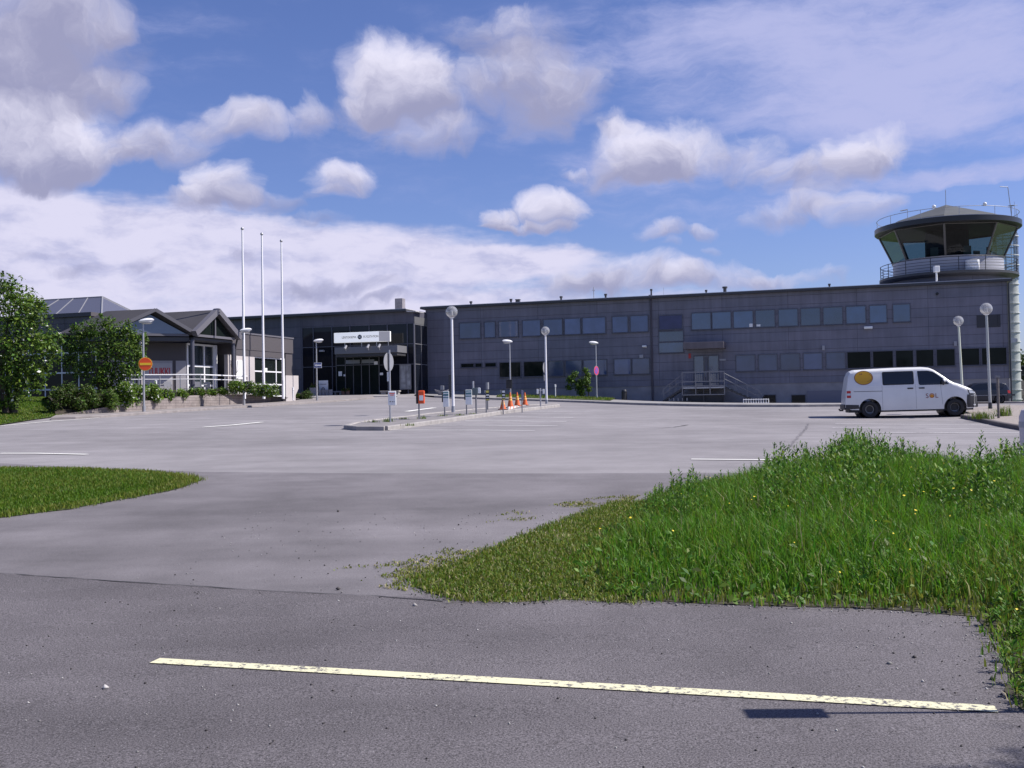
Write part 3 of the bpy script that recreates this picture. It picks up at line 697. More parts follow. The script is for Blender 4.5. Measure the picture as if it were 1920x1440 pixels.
# glazed front: dark glass with slim mullions
gl = MB()
mx = [fp(p, 650, EO)[0] for p in (567, 588, 623, 657, 693, 727, 764.5)] + [gx1]
zm = [fp(740, 645.5, EO)[1], fp(740, 683.5, EO)[1]]
for x_ in mx[:-1]: gl.box(x_ - .035, x_ + .035, EO - .06, EO + .02, zg0, zg1)
gl.box(xr - .07, xr, EO - .06, EO + .06, zg0, zg1)
for z_ in zm:
    for a, b in zip(mx[:-1], mx[1:]): gl.box(a + .036, b - .07 if b == mx[-1] else b - .036, EO - .045, EO + .02, z_ - .03, z_ + .03)
gf = gl.build('window', m_frame, EH)
MB().box(gx0, xr - .075, EO + .022, EO + .05, zg0, zg1 - .002).build('pane', m_glassk, gf)
sg = MB()
for y_ in (EO + .08, EO + 1.5, -.06): sg.box(xr - .06, xr + .01, y_, y_ + .06, zg0 - .2, zg1)
for z_ in zm + [zg1 - .05, zg0 + .05]: sg.box(xr - .05, xr + .006, EO + .141, EO + 1.499, z_ - .03, z_ + .03).box(xr - .05, xr + .006, EO + 1.561, -.061, z_ - .03, z_ + .03)
sf = sg.build('window', mat('frame_grey', (.16, .16, .18), .4), EH)
MB().box(xr - .04, xr - .02, EO + .08, -.02, zg0, zg1 - .06).build('pane', m_glassk, sf)
MB().box(xr - .9, xr + .02, EO + .05, -.03, zband + .0021, zband + .62).build('corner_panel', mat('corner_grey', (.12, .12, .125), .5), EH)
# door recess
dx0 = fp(632, 700, EO)[0]; dx1 = fp(712, 700, EO)[0]; dzt = fp(680, 664, EO)[1]; ztr = fp(680, 684, EO)[1]
dw = MB()
for p in (632, 649, 664, 679, 694, 712): x_ = fp(p, 700, EO)[0]; dw.box(x_ - .03, x_ + .03, EO - .16, EO - .065, zg0, dzt)
dw.box(dx0 + .031, dx1 - .031, EO - .15, EO - .07, ztr - .04, ztr + .04).box(dx0 - .03, dx1 + .03, EO - .15, EO - .065, dzt + .001, dzt + .1)
df = dw.build('door', mat('door_frame', (.12, .12, .13), .4), EH)
MB().box(dx0 + .03, dx1 - .03, EO - .10, EO - .064, zg0 + .02, dzt - .002).build('pane', m_glassd, df)
a = fp(650, 675, EO)[0]; b = fp(678, 675, EO)[0]; c = fp(703, 675, EO)[0]; z1 = fp(680, 674.5, EO)[1]; z0 = fp(680, 681.5, EO)[1]
MB().box(a, b - .1, EO - .165, EO - .161, z0, z1).box(b + .1, c, EO - .165, EO - .161, z0, z1).build('transom_light', mat('transom_pale', (.22, .24, .26), .5), df)
for (x0, y0, x1, y1) in ((634.5, 696.5, 641, 705), (701, 677.5, 708, 683.5), (712, 698.8, 718, 703.2), (644, 702, 647.5, 705.5)):
    a, zt = fp(x0, y0, EO - .2); b, zb = fp(x1, y1, EO - .2); MB().box(a, b, EO - .19, EO - .168, zb, zt).build('notice', m_white, EH)
a, zt = fp(750, 683, EO); b, zb = fp(774.5, 730, EO)
window_part(EH, 'shop_window', a, b - .12, zb, zt, EO - .062, mat('curtain_pale', (.30, .31, .33), .6, var=.5, vscale=2.5), mat('frame_grey2', (.20, .20, .22), .4), .07, .06, mull=((a + b) / 2,), sill=False)
# canopy, sign and its spotlights
CO = EO - 2.2
a, zt = fp(627, 651.5, CO); b, _ = fp(745, 651.5, CO); _, zb = fp(680, 662.5, CO)
MB().box(a, b, CO, EO - .17, zb, zt).build('canopy', mat('canopy_alu', (.19, .19, .205), .45, metal=.2), EH, bevel=.015)
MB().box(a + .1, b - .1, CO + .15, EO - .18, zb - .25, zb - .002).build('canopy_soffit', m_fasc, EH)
SO = CO + .25
s0, sz1 = fp(626, 624.5, SO); s1, _ = fp(710, 624.5, SO); s2, _ = fp(726, 624.5, SO); _, sz0 = fp(680, 641, SO)
pr = [(s0, SO, sz0), (s1, SO, sz0), (s2, SO + .55, sz0), (s2, SO + .75, sz0), (s0, SO + .3, sz0)]
m_lit = mat('sign_lit_white', (.82, .82, .84), .4); _b = m_lit.node_tree.nodes['Principled BSDF']; _b.inputs['Emission Color'].default_value = (.95, .96, 1, 1); _b.inputs['Emission Strength'].default_value = .30   # light box sign
sgn = MB().prism(pr, (0, 0, sz1 - sz0)).build('sign', m_lit, EH, bevel=.01)
MB().prism([(s1 + .02, SO - .008 + .02 * 0.55 / (s2 - s1), sz0 + .01), (s2, SO + .545, sz0 + .01), (s2, SO + .548, sz0 + .01), (s1 + .02, SO - .002, sz0 + .01)], (0, 0, sz1 - sz0 - .02)).build('sign_end', m_gold, sgn)
Mx = Matrix.Rotation(R_(90), 4, 'X')
cxm = fp(674.5, 633.5, SO)[0]; czm = (sz0 + sz1) / 2
text_part('lettering', 'LENTOASEMA', m_black, sgn, .28, Matrix.Translation((cxm - 1.02, SO - .006, czm)) @ Mx, squash=.78)
text_part('lettering', 'FLYGSTATION', m_black, sgn, .28, Matrix.Translation((cxm + 1.05, SO - .006, czm)) @ Mx, squash=.78)
def emblem(parent, x, y, z, r):
    bb = MB(); bb.tube((x, y, z), (x, y - .012, z), r, n=28); o1 = bb.build('emblem', m_black, parent)
    cr = MB()
    for ang in (45, 135, 225, 315):
        c_, s_ = math.cos(R_(ang)), math.sin(R_(ang)); px_, pz_ = -s_, c_
        cr.prism([(x + px_ * r * .05, y - .013, z + pz_ * r * .05), (x + c_ * r * .78 + px_ * r * .2, y - .013, z + s_ * r * .78 + pz_ * r * .2), (x + c_ * r * .78 - px_ * r * .2, y - .013, z + s_ * r * .78 - pz_ * r * .2), (x - px_ * r * .05, y - .013, z - pz_ * r * .05)], (0, -.008, 0))
    cr.build('emblem_cross', m_white, o1)
emblem(sgn, cxm, SO - .002, czm, .2)
for p in (644.5, 676, 704.3, 726.5):
    x_, z_ = fp(p, 642, SO); MB().tube((x_, SO + .2, zt + .002), (x_, SO + .2, sz0 - .002), .035 if p < 720 else .02).build('sign_post', m_alu, EH)
for p in (649.5, 691.5, 712.5):
    x_ = fp(p, 651, CO)[0]; MB().tube((x_, CO - .06, zt - .35), (x_, CO - .25, zt - .1), .03).tube((x_ - .02, CO - .28, zt - .16), (x_ + .06, CO - .12, zt + .12), .12, .09).build('spotlight', m_gold, EH, smooth=True)
x_, z_ = fp(603, 658, EO - .3); MB().box(x_ - .2, x_ + .2, EO - .4, EO - .061, z_ - .08, z_ + .08).build('floodlight', m_gold, EH, bevel=.02)
# raised forecourt in front of the doors
fl = 1.2 + zg0
def fore(x, y): return max(float(gz(x, y)) + .05, fl - .02 - max(0, (Vector((x, y, 0)) - Vector(fw(0, EO))).dot(-FN) - 2.5) * .12)
sheet('forecourt', [xy(fw(xl + 6, EO + .1)), xy(fw(xr + 1.0, EO + .1)), xy(fw(xr + 1.0, EO - 6)), xy(fw(xl + 8, EO - 9))][::-1], mat('forecourt_paving', (.26, .245, .25), .9, var=.2, vscale=1.5, bump=.3), 0, 1.0, zf=fore, thick=.35)

# ------------------------------------------------------------------ control tower
TC = at(1779, 600, 86.0); TX, TY = TC[0], TC[1]
def tz(py, Y=86.0): return float(at(1779, py, Y)[2])
CT = thing('control_tower', 'airport control tower with dark slanted glass cab, balcony railing and pointed grey roof', 'tower', (TX, TY, 1.0))
z_bal = tz(506, 80.7) - 1.0; z_glb = tz(478, 81.8) - 1.0; z_glt = tz(417, 80.8) - 1.0; z_eave = tz(428) - 1.0; z_apex = tz(384) - 1.0; zroof = ZR + .2
RE = 5.65
MB().lathe([(4.6, -1), (4.6, z_bal - .35)], n=40).build('shaft', m_clad_dk, CT, smooth=True)
MB().lathe([(0, z_bal - .36), (5.0, z_bal - .36), (5.35, z_bal - .2), (5.35, z_bal), (0, z_bal)], n=48).build('balcony', m_fasc, CT, smooth=True)
MB().lathe([(4.25, z_bal + .002), (4.25, z_glb - .08), (4.35, z_glb)], n=48).build('parapet', mat('parapet_white', (.40, .40, .45), .45), CT, smooth=True)
NO = 8; A0 = R_(22.5 - 2)
def ngon(r, z, n=NO, a0=None): return [Vector((r * math.cos((A0 if a0 is None else a0) + 2 * math.pi * i / n), r * math.sin((A0 if a0 is None else a0) + 2 * math.pi * i / n), z)) for i in range(n)]
rb, rt = 4.20, 5.30
lo, hi = ngon(rb, z_glb + .002), ngon(rt, z_glt)
m_cab = glass_clear('cab_glass', (.34, .41, .40), .04)
cg = MB()
for i in range(NO): j = (i + 1) % NO; cg.face([lo[i], lo[j], hi[j], hi[i]])
cabw = cg.build('window', m_cab, CT)
fm = MB()
for i in range(NO):
    j = (i + 1) % NO; fm.tube(lo[i], hi[i], .085, n=6); fm.tube(hi[i], hi[j], .05, n=6); fm.tube(lo[i], lo[j], .05, n=6)
fm.build('frame', mat('cab_frame', (.10, .09, .085), .4), cabw)
# inside of the cab: ceiling, floor, desks, screens
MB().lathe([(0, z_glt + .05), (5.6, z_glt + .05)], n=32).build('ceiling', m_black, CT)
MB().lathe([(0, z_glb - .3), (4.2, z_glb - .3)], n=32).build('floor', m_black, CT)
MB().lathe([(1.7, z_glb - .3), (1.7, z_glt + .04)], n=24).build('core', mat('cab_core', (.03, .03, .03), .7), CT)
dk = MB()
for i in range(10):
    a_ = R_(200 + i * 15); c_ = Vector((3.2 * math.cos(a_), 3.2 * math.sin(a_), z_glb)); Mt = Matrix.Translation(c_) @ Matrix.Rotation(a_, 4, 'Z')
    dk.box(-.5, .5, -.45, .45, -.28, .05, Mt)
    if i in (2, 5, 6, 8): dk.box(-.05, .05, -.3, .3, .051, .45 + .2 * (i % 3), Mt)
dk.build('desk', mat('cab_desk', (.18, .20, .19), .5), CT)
# roof: flat dark eave ring and faceted low cone
MB().lathe([(5.35, z_glt + .06), (RE - .05, z_eave - .32), (RE, z_eave - .28), (RE, z_eave + .12), (RE - .25, z_eave + .2), (5.3, z_eave + .2)], n=64).build('eave', mat('eave_black', (.02, .02, .022), .35), CT, smooth=True)
rg = MB(); ap_ = Vector((0, 0, z_apex)); ring = ngon(5.25, z_eave + .202)
mid = ngon(4.9, z_eave + .40)
for i in range(NO): j = (i + 1) % NO; rg.face([mid[i], mid[j], ap_]); rg.face([ring[i], ring[j], mid[j], mid[i]])
rg.build('roof', mat('tower_roof', (.085, .088, .085), .6, var=.15, vscale=.8), CT)
# railings
def ringrail(r, z, rad, n=64, a0=0, a1=360):
    b_ = MB(); pts = [Vector((r * math.cos(R_(a0 + (a1 - a0) * i / n)), r * math.sin(R_(a0 + (a1 - a0) * i / n)), z)) for i in range(n + 1)]
    b_.path(pts, rad, 6); return b_
rl = MB()
for z_ in (0.12, .35, .58, .81, 1.08):
    pts = [Vector((5.25 * math.cos(2 * math.pi * i / 64), 5.25 * math.sin(2 * math.pi * i / 64), z_bal + z_)) for i in range(65)]; rl.path(pts, .018 if z_ < 1 else .028, 6)
for i in range(16):
    a_ = 2 * math.pi * i / 16 + .15; rl.tube((5.25 * math.cos(a_), 5.25 * math.sin(a_), z_bal), (5.25 * math.cos(a_), 5.25 * math.sin(a_), z_bal + 1.12), .03, n=6)
rl.build('railing', m_dark, CT)
tr = MB(); pts = [Vector((5.45 * math.cos(2 * math.pi * i / 64), 5.45 * math.sin(2 * math.pi * i / 64), z_eave + .85)) for i in range(65)]; tr.path(pts, .022, 6)
for i in range(12):
    a_ = 2 * math.pi * i / 12 + .3; tr.tube((5.45 * math.cos(a_), 5.45 * math.sin(a_), z_eave + .2), (5.45 * math.cos(a_), 5.45 * math.sin(a_), z_eave + .85), .02, n=6)
tr.build('roof_railing', m_galv, CT)
# aerials and small fittings
MB().tube((0, 0, z_apex - .05), (0, 0, z_apex + 1.25), .025).build('antenna', m_galv, CT)
ax = 4.9; MB().tube((ax, -1.2, z_eave + .2), (ax - .3, -1.2, z_eave + 3.1), .03).tube((ax - .3, -1.2, z_eave + 3.1), (ax - .95, -1.2, z_eave + 3.15), .03).tube((ax - .12, -1.2, z_eave + 1.6), (ax + .45, -1.2, z_eave + 1.6), .02).tube((ax + .2, -1.2, z_eave + .2), (ax + .2, -1.2, z_eave + 1.9), .012).build('antenna', m_galv, CT)
MB().tube((-4.2, -2.6, z_eave + .2), (-4.2, -2.6, z_eave + 1.15), .02).tube((-4.75, -2.6, z_eave + 1.05), (-4.2, -2.6, z_eave + 1.15), .045).build('antenna', m_galv, CT)
for a_ in (238, 278):
    c_ = Vector((5.45 * math.cos(R_(a_)), 5.45 * math.sin(R_(a_)), z_eave + .85)); MB().ball(c_ + Vector((0, 0, .12)), .15, 14).build('lamp', m_white, CT, smooth=True)
MB().tube((5.45 * math.cos(R_(308)), 5.45 * math.sin(R_(308)), z_eave + .3), (5.45 * math.cos(R_(308)), 5.45 * math.sin(R_(308)), z_eave + .95), .02).lathe([(0, z_eave + .95), (.28, z_eave + 1.0), (0, z_eave + 1.05)], (5.45 * math.cos(R_(308)), 5.45 * math.sin(R_(308)), 0), 14).build('antenna', m_galv, CT)
x_, z_ = at(1834, 495, 80.3)[0] - TX, tz(490, 80.3) - 1.0
MB().lathe([(0, z_bal - .0 + .01), (.52, z_bal + .01), (.52, z_bal + .80), (.46, z_bal + .85), (0, z_bal + .85)], (x_, -5.0 + .3, 0), 24).build('radar_drum', mat('drum_white', (.82, .82, .84), .35), CT, smooth=True)
x_ = at(1760, 500, 80)[0] - TX; MB().box(x_ - .2, x_ + .2, -5.75, -5.40, z_bal - .2, z_bal + .28).tube((x_, -5.55, z_bal - .9), (x_, -5.55, z_bal - .2), .07).build('floodlight', m_white, CT, bevel=.04)
# glazed stair cylinder with hoops on the right of the tower
SX = at(1888, 600, 87.0)[0] - TX; sy_ = 1.0; sr = .98
m_stg = glass_clear('stair_glass', (.72, .80, .80), .16)
stc = MB().lathe([(sr, z_bal - .2), (sr, z_eave - .35)], (SX, sy_, 0), 24).build('stair_glazing', m_stg, CT, smooth=True)
MB().lathe([(sr * .85, -.6), (sr * .85, z_bal - .21)], (SX + .12, sy_, 0), 28).build('stair_cylinder', mat('stair_pale', (.42, .44, .42), .5, var=.12, vscale=1), CT, smooth=True)
hp = MB(); z_ = 0.2
while z_ < z_eave - .5:
    up_ = z_ > z_bal - .2; r_ = sr + .02 if up_ else sr * .85 + .02; cx_ = SX if up_ else SX + .12
    hp.lathe([(r_, z_), (r_ + .06, z_), (r_ + .06, z_ + .07), (r_, z_ + .07)], (cx_, sy_, 0), 24); z_ += .8
hp.build('stair_hoop', mat('hoop_white', (.62, .63, .62), .4), CT)
vv = MB()
for i in range(6): a_ = R_(200 + i * 36); vv.tube((SX + (sr + .02) * math.cos(a_), sy_ + (sr + .02) * math.sin(a_), z_bal - .2), (SX + (sr + .02) * math.cos(a_), sy_ + (sr + .02) * math.sin(a_), z_eave - .4), .025, n=6)
vv.build('stair_mullion', m_galv, CT)
x_ = at(1903, 637, 84)[0] - TX; z_ = float(at(1903, 637, 84)[2]) - 1
MB().prism([(x_ - .6, -.9, z_ + .35), (x_ + .75, -.9, z_ + .15), (x_ + .75, -.9, z_ - .1), (x_ - .3, -.9, z_ - .35)], (0, .5, 0)).build('bracket', m_galv, CT)
# ------------------------------------------------------------------ restaurant with two gables, and its low wing
RC = Vector((-19.64, 63.64, 2.4)); RANG = FANG + R_(90)
RX = Vector((math.cos(RANG), math.sin(RANG), 0)); RY = Vector((-RX.y, RX.x, 0))
def rw(x, y, z=0): return RC + RX * x + RY * y + Vector((0, 0, z))
def rp(px, py, y):
    """photo pixel -> (x, z) on a plane of constant local y"""
    d = Vector(ray(px, py)); o_ = RC + RY * y; t = (o_ - Vector(EYE)).dot(RY) / d.dot(RY); p = Vector(EYE) + d * t - RC
    return p.dot(RX), p.z
RS = thing('restaurant_building', 'low grey restaurant with two dark gabled roofs and a glazed porch', 'building', RC, RANG)
m_plaster = mat('plaster_pale', (.44, .405, .40), .85, var=.08, vscale=.8)
m_panel = mat('panel_grey', (.30, .285, .30), .6)
m_brown = mat('fascia_brown', (.080, .071, .076), .6)
m_roofr = mat('roof_brown_grey', (.060, .056, .061), .7, var=.15, vscale=.6)
m_trim = mat('trim_violet_grey', (.125, .12, .138), .5)
ZE = 6.22 - 2.4; ZA = 7.78 - 2.4; ZB = 7.62 - 2.4; XA = 4.46
# roof A: ridge runs back from the gable at y = 0
ra = MB()
yb = 9.0
ra.shared([[(-.15, -.35, ZE - .02), (XA / 2, -.35, ZA), (XA / 2, yb, ZA), (-.15, yb, ZE - .02)], [(XA / 2, -.35, ZA), (XA + .25, -.35, ZE - .02), (XA + .25, yb, ZE - .02), (XA / 2, yb, ZA)]])
roofA = ra.build('roof', m_roofr, RS)
md = roofA.modifiers.new('thick', 'SOLIDIFY'); md.thickness = .16; md.offset = 0
bg_ = MB()
def bar(b_, p, q, w, up=Vector((0, 0, 1))):
    p = Vector(p); q = Vector(q); d_ = (q - p).normalized(); s_ = d_.cross(up).normalized() * w / 2; u_ = s_.cross(d_).normalized() * w / 2
    V = [b_.bm.verts.new(c) for c in (p - s_ - u_, p + s_ - u_, p + s_ + u_, p - s_ + u_, q - s_ - u_, q + s_ - u_, q + s_ + u_, q - s_ + u_)]
    for f in ((3, 2, 1, 0), (4, 5, 6, 7), (0, 1, 5, 4), (1, 2, 6, 5), (2, 3, 7, 6), (3, 0, 4, 7)): b_.bm.faces.new([V[i] for i in f])
bar(bg_, (-.2, -.42, ZE), (XA / 2, -.42, ZA + .02), .34, Vector((0, 1, 0))); bar(bg_, (XA + .3, -.42, ZE), (XA / 2, -.42, ZA + .02), .34, Vector((0, 1, 0)))
bg_.build('barge_board', m_trim, roofA)
bt = MB(); bar(bt, (.1, -.25, ZE - .08), (XA - .1, -.25, ZE - .08), .15, Vector((0, 1, 0))); bar(bt, (XA / 2, -.25, ZE), (XA / 2, -.25, ZA - .25), .1, Vector((0, 1, 0)))
gfr = bt.build('gable_window', m_trim, RS)
MB().prism([(.15, -.18, ZE - .01), (XA - .15, -.18, ZE - .01), (XA / 2, -.18, ZA - .15)], (0, .03, 0)).build('pane', m_glassd, gfr)
# roof B: ridge parallel, cut off by the chamfered corner; hipped at its far end
xb = -1.7
rb_ = MB()
A_ = Vector((0.05, 0, ZE)); B_ = Vector((-3.45, 3.45, ZE)); P_ = Vector((xb, 1.35, ZB)); Q_ = Vector((xb, 4.8, ZB)); H1 = Vector((-3.45, 6.9, ZE)); H2 = Vector((.05, 6.9, ZE))
A2 = A_ + Vector((.0, -.35, 0)); B2 = B_ + Vector((-.2, -.2, 0)); P2 = P_ + Vector((0, -.1, 0))
rb_.shared([[B2, P2, Q_, H1], [P2, A2, H2, Q_], [H1, Q_, H2]])
roofB = rb_.build('roof', m_roofr, RS); md = roofB.modifiers.new('thick', 'SOLIDIFY'); md.thickness = .14; md.offset = 0
bb_ = MB(); bar(bb_, A2, P2, .2, Vector((1, 1, 0))); bar(bb_, B2, P2, .2, Vector((1, 1, 0))); bb_.build('barge_board', m_trim, roofB)
gB = MB(); bar(gB, A_ + Vector((-.1, .1, -.08)), B_ + Vector((.1, -.1, -.08)), .14); gB = gB.build('gable_window', m_trim, RS)
MB().prism([A_ + Vector((-.25, .2, 0)), B_ + Vector((.2, -.15, 0)), Vector((xb + .02, 1.75, ZB - .22))], (.02, .02, 0)).build('pane', mat('glass_sky', (.10, .115, .15), .06, ior=1.9), gB)
# porch ceiling, beams, posts
MB().box(.1, XA - .1, -.15, 1.15, ZE - .35, ZE - .2).build('porch_beam', m_fasc, RS)
MB().prism([(0.0, .1, ZE - .2), (0.0, 6, ZE - .2), (-3.3, 6, ZE - .2), (-3.3, 3.5, ZE - .2)], (0, 0, -.25)).build('porch_ceiling', m_fasc, RS)
for (x_, y_, r_, m_) in ((.02, -.1, .13, m_dark), (XA + .02, -.1, .13, m_dark), (-3.3, 3.45, .14, m_dark)):
    MB().tube((x_, y_, -.6), (x_, y_, ZE - .36), r_).build('post', mat('post_blue_grey', (.075, .075, .10), .4), RS, smooth=True)
MB().tube((XA + .35, -.05, -.5), (XA + .35, -.05, ZE - .7), .06).tube((XA + .35, -.05, ZE - .7), (XA + .2, -.3, ZE - .1), .06).build('downpipe', m_dark, RS, smooth=True)
xw, _ = rp(275.5, 700, 1.0)
MB().box(-2.15, -1.9, 1.95, 2.2, -.6, ZE - .46).build('post', m_plaster, RS)
# recessed walls
p1 = Vector((1.2, 1.2)); ch = Vector((-.7071, .7071))
def chw(s, z, o_=0.0): q_ = p1 + ch * s + Vector((-.7071, -.7071)) * o_; return Vector((q_.x, q_.y, z))
MB().prism([chw(0, -.6), chw(5.5, -.6), chw(5.5, -.6, -.25), chw(0, -.6, -.25)], (0, 0, ZE - .46 + .6)).build('wall', m_brown, RS)
pl = MB()
for s0_, s1_ in ((.0, .62), (.82, 2.9), (3.0, 5.4)): pl.prism([chw(s0_, .05, .003), chw(s1_, .05, .003), chw(s1_, .05, .05), chw(s0_, .05, .05)], (0, 0, 2.2))
pl.build('wall_panel', mat('panel_pale', (.36, .345, .365), .6), RS)
# signboard on the recessed wall
sb = MB().prism([chw(.86, .75, .053), chw(2.86, .75, .053), chw(2.86, .75, .085), chw(.86, .75, .085)], (0, 0, 1.35)).build('sign', mat('sign_board', (.44, .425, .44), .5), RS)
c_ = chw(1.62, 1.55, .095); ux = Vector((.7071, -.7071, 0)); Mt = Matrix.Translation(c_) @ Matrix(((ux.x, 0, -.7071, 0), (ux.y, 0, -.7071, 0), (0, 1, 0, 0), (0, 0, 0, 1)))
text_part('lettering', 'TUUKKI', mat('letter_red', (.55, .035, .04), .5), sb, .62, Mt, squash=.60, bold=.016)
Mt2 = Matrix.Translation(Vector((0, 0, -.48))) @ Mt
MB().prism([chw(1.3, 1.03, .088), chw(2.5, 1.03, .088), chw(2.5, 1.03, .091), chw(1.3, 1.03, .091)], (0, 0, .035)).build('sign_line', m_gold, sb)
# glazed porch wall under roof A
gw = window_part(RS, 'window', 1.25, XA - .25, -.35, ZE - .45, 1.25, mat('glass_porch', (.03, .04, .045), .03, ior=2.1), m_framew, .12, .12, mull=(3.1,), trans=(.72, 1.95), sill=False)
MB().box(XA - .247, XA + .02, 1.1, 1.3, -.6, ZE - .45).build('post', m_framew, RS)
# front wall running left from the chamfer: dark glazing with white bars
fy0, fy1 = 3.6, 16.0
MB().box(-2.6, -2.3, fy0 + 1, fy1, -.3, ZE - .2).build('wall', m_clad_rest, RS)
wf = MB()
for z_ in (.55, 1.55, 2.75): wf.box(-2.70, -2.603, fy0 + 1.1, fy1, z_ - .045, z_ + .045)
y_ = fy0 + 1.2
k_ = 0
while y_ < fy1:
    for z0_, z1_ in ((.1, .505), (.595, 1.505), (1.595, 2.705), (2.795, 3.2)): wf.box(-2.68, -2.604, y_ - .035, y_ + .035, z0_, z1_)
    y_ += 1.25
wfo = wf.build('window', m_framew, RS)
MB().box(-2.65, -2.602, fy0 + 1.1, fy1, .05, 3.25).build('pane', m_glassd, wfo)
MB().box(-3.4, -2.3, 6.9, 18, ZE - .15, ZE + .05).build('eave', m_fasc, RS)
MB().box(-2.9, -2.72, fy0 + 4.5, fy1 + 1, -.5, .08).build('plinth', m_white, RS)
# taller block with the glazed lantern
bx = MB().box(-.2, 12.4, 7.2, 24, -.6, 5.2).build('upper_block', m_clad_rest, RS)
MB().box(-.35, 12.55, 7.05, 24.15, 5.202, 5.45).build('roof_edge', m_brown, bx)
sk = MB(); zs0, zs1 = 5.46, 7.45; a_, b_, c_, e_ = 4.6, 11.2, 10.3, 19.5
r0_ = Vector((7.9, 12.9, zs1)); r1_ = Vector((7.9, 18.0, zs1))
co = [Vector((a_, c_, zs0)), Vector((b_, c_, zs0)), Vector((b_, e_, zs0)), Vector((a_, e_, zs0))]
sk.face([co[0], co[1], r0_]); sk.face([co[3], co[0], r0_, r1_]); sk.face([co[1], co[2], r1_, r0_]); sk.face([co[2], co[3], r1_])
sko = sk.build('skylight', mat('skylight_glass', (.11, .11, .14), .15, ior=1.7), RS)
sb_ = MB()
for p_, q_ in ((co[0], r0_), (co[1], r0_), (r0_, r1_), (co[2], r1_), (co[3], r1_)): bar(sb_, p_, q_, .09)
for k_ in range(1, 4):
    t_ = k_ / 4; tp = r0_.lerp(r1_, t_); bar(sb_, Vector((a_, c_ + (e_ - c_) * t_, zs0)), tp, .06); 
sb_.build('glazing_bar', mat('glazing_bar_grey', (.26, .26, .28), .5), sko)
MB().box(6.5, 9.5, 10.1, 10.28, 5.46, 5.75).build('flashing', m_white, bx)
# low wing with pale plaster panels beyond the gable
LW = 12.85
MB().box(XA + .45, LW, .25, 9, ZF * 0 + 3.15, 4.2).box(XA + .45, LW - 1.55, .28, 9, 2.75, 3.148).build('fascia', m_brown, RS)
MB().box(XA + .42, LW + .05, .2, 9.05, 4.202, 4.3).build('roof_edge', m_trim, RS)
xpl = rp(477, 690, .35)[0]; xpr = rp(535, 690, .35)[0]; xq = rp(555, 690, .35)[0]
MB().box(XA + .05, xpl, .32, .6, -.6, 3.15 - .402).build('wall', m_plaster, RS)
window_part(RS, 'window', xpl + .01, xpr, .0, 2.745, .5, m_glassd, m_framew, .09, .10, mull=(xpl + (xpr - xpl) * .3, xpl + (xpr - xpl) * .72), trans=(.85, 1.75), sill=False)
MB().box(xpr + .005, LW, .32, .6, 1.55, 3.148).build('wall', m_brown, RS)
MB().prism([(xpr + .02, .33, -.6), (xq - .15, .33, -.6), (xq - .15, .33, .1), (xq + .3, .33, .6), (xq + .3, .33, 1.545), (xpr + .02, .33, 1.545)], (0, .26, 0)).build('wall', m_plaster, RS)
MB().box(XA + .5, LW - .05, .62, 8.95, -.6, 3.148).build('inner_wall', m_fasc, RS)
x0_, zt_ = rp(433, 675, .3); x1_, zb_ = rp(455, 711, .3); MB().box(x0_, x1_, .26, .318, zb_, zt_).build('notice_board', m_white, RS)
x0_, zt_ = rp(496, 690, .38); x1_, zb_ = rp(501, 698, .38); MB().box(x0_, x1_, .37, .395, zb_, zt_).build('notice', m_white, RS)

# terrace railing (steel, pale top rail)
TRL = thing('terrace_railing', 'white and steel railing round the restaurant terrace', 'railing', rw(0, -.6, 0), RANG)
rpts = [Vector((XA + .6, -.15, 0)), Vector((-.1, -.15, 0)), Vector((-2.6, 2.4, 0)), Vector((-3.9, 3.6, 0))]
t1 = MB(); 
for z_, r_ in ((1.45, .04), (1.18, .025)):
    t1.path([p + Vector((0, 0, z_ - .15)) for p in rpts], r_, 8)
t1.build('rail', m_framew, TRL)
for a_, b_ in zip(rpts[:-1], rpts[1:]):
    n_ = max(1, int((b_ - a_).length / 1.15))
    for k_ in range(n_): p_ = a_.lerp(b_, k_ / n_); MB().box(p_.x - .025, p_.x + .025, p_.y - .025, p_.y + .025, .02, 1.26).build('post', m_galv, TRL)
# terrace paving
def terr(x, y): return 2.42
sheet('terrace', [xy(rw(XA + .4, -.1)), xy(rw(XA + .4, 1.3)), xy(rw(1.2, 1.3)), xy(rw(-2.7, 5)), xy(rw(-3.9, 3.7)), xy(rw(-.2, -.1))], m_pave, 0, 2.0, zf=terr)
# cafe chairs and tables behind the railing
def cafe_chair(loc, rz, first=None):
    if first:
        c = dup(first); c.location = loc; c.rotation_euler = (0, 0, rz); return c
    t = thing('cafe_chair', 'metal and slat cafe chair on the restaurant terrace', 'chair', loc, rz, 'cafe chairs on the terrace')
    MB().box(-.21, .21, -.2, .2, .43, .46).build('seat', m_gold, t)
    MB().box(-.21, .21, .19, .22, .55, .88).build('backrest', m_gold, t)
    for sx in (-.2, .2):
        MB().tube((sx, -.19, 0), (sx, -.19, .44), .015, n=6).build('leg', m_galv, t); MB().tube((sx, .24, 0), (sx, .2, .88), .015, n=6).build('leg', m_galv, t)
    return t
def cafe_table(loc, first=None):
    if first: c = dup(first); c.location = loc; return c
    t = thing('cafe_table', 'round metal cafe table on the restaurant terrace', 'table', loc, 0, 'cafe tables on the terrace')
    MB().lathe([(0, .70), (.38, .70), (.38, .73), (0, .73)], n=24).build('tabletop', m_alu, t); MB().tube((0, 0, .03), (0, 0, .699), .03).build('leg', m_dark, t); MB().lathe([(0, 0), (.25, 0), (.05, .04), (0, .04)], n=20).build('base', m_dark, t)
    return t
ch0 = None
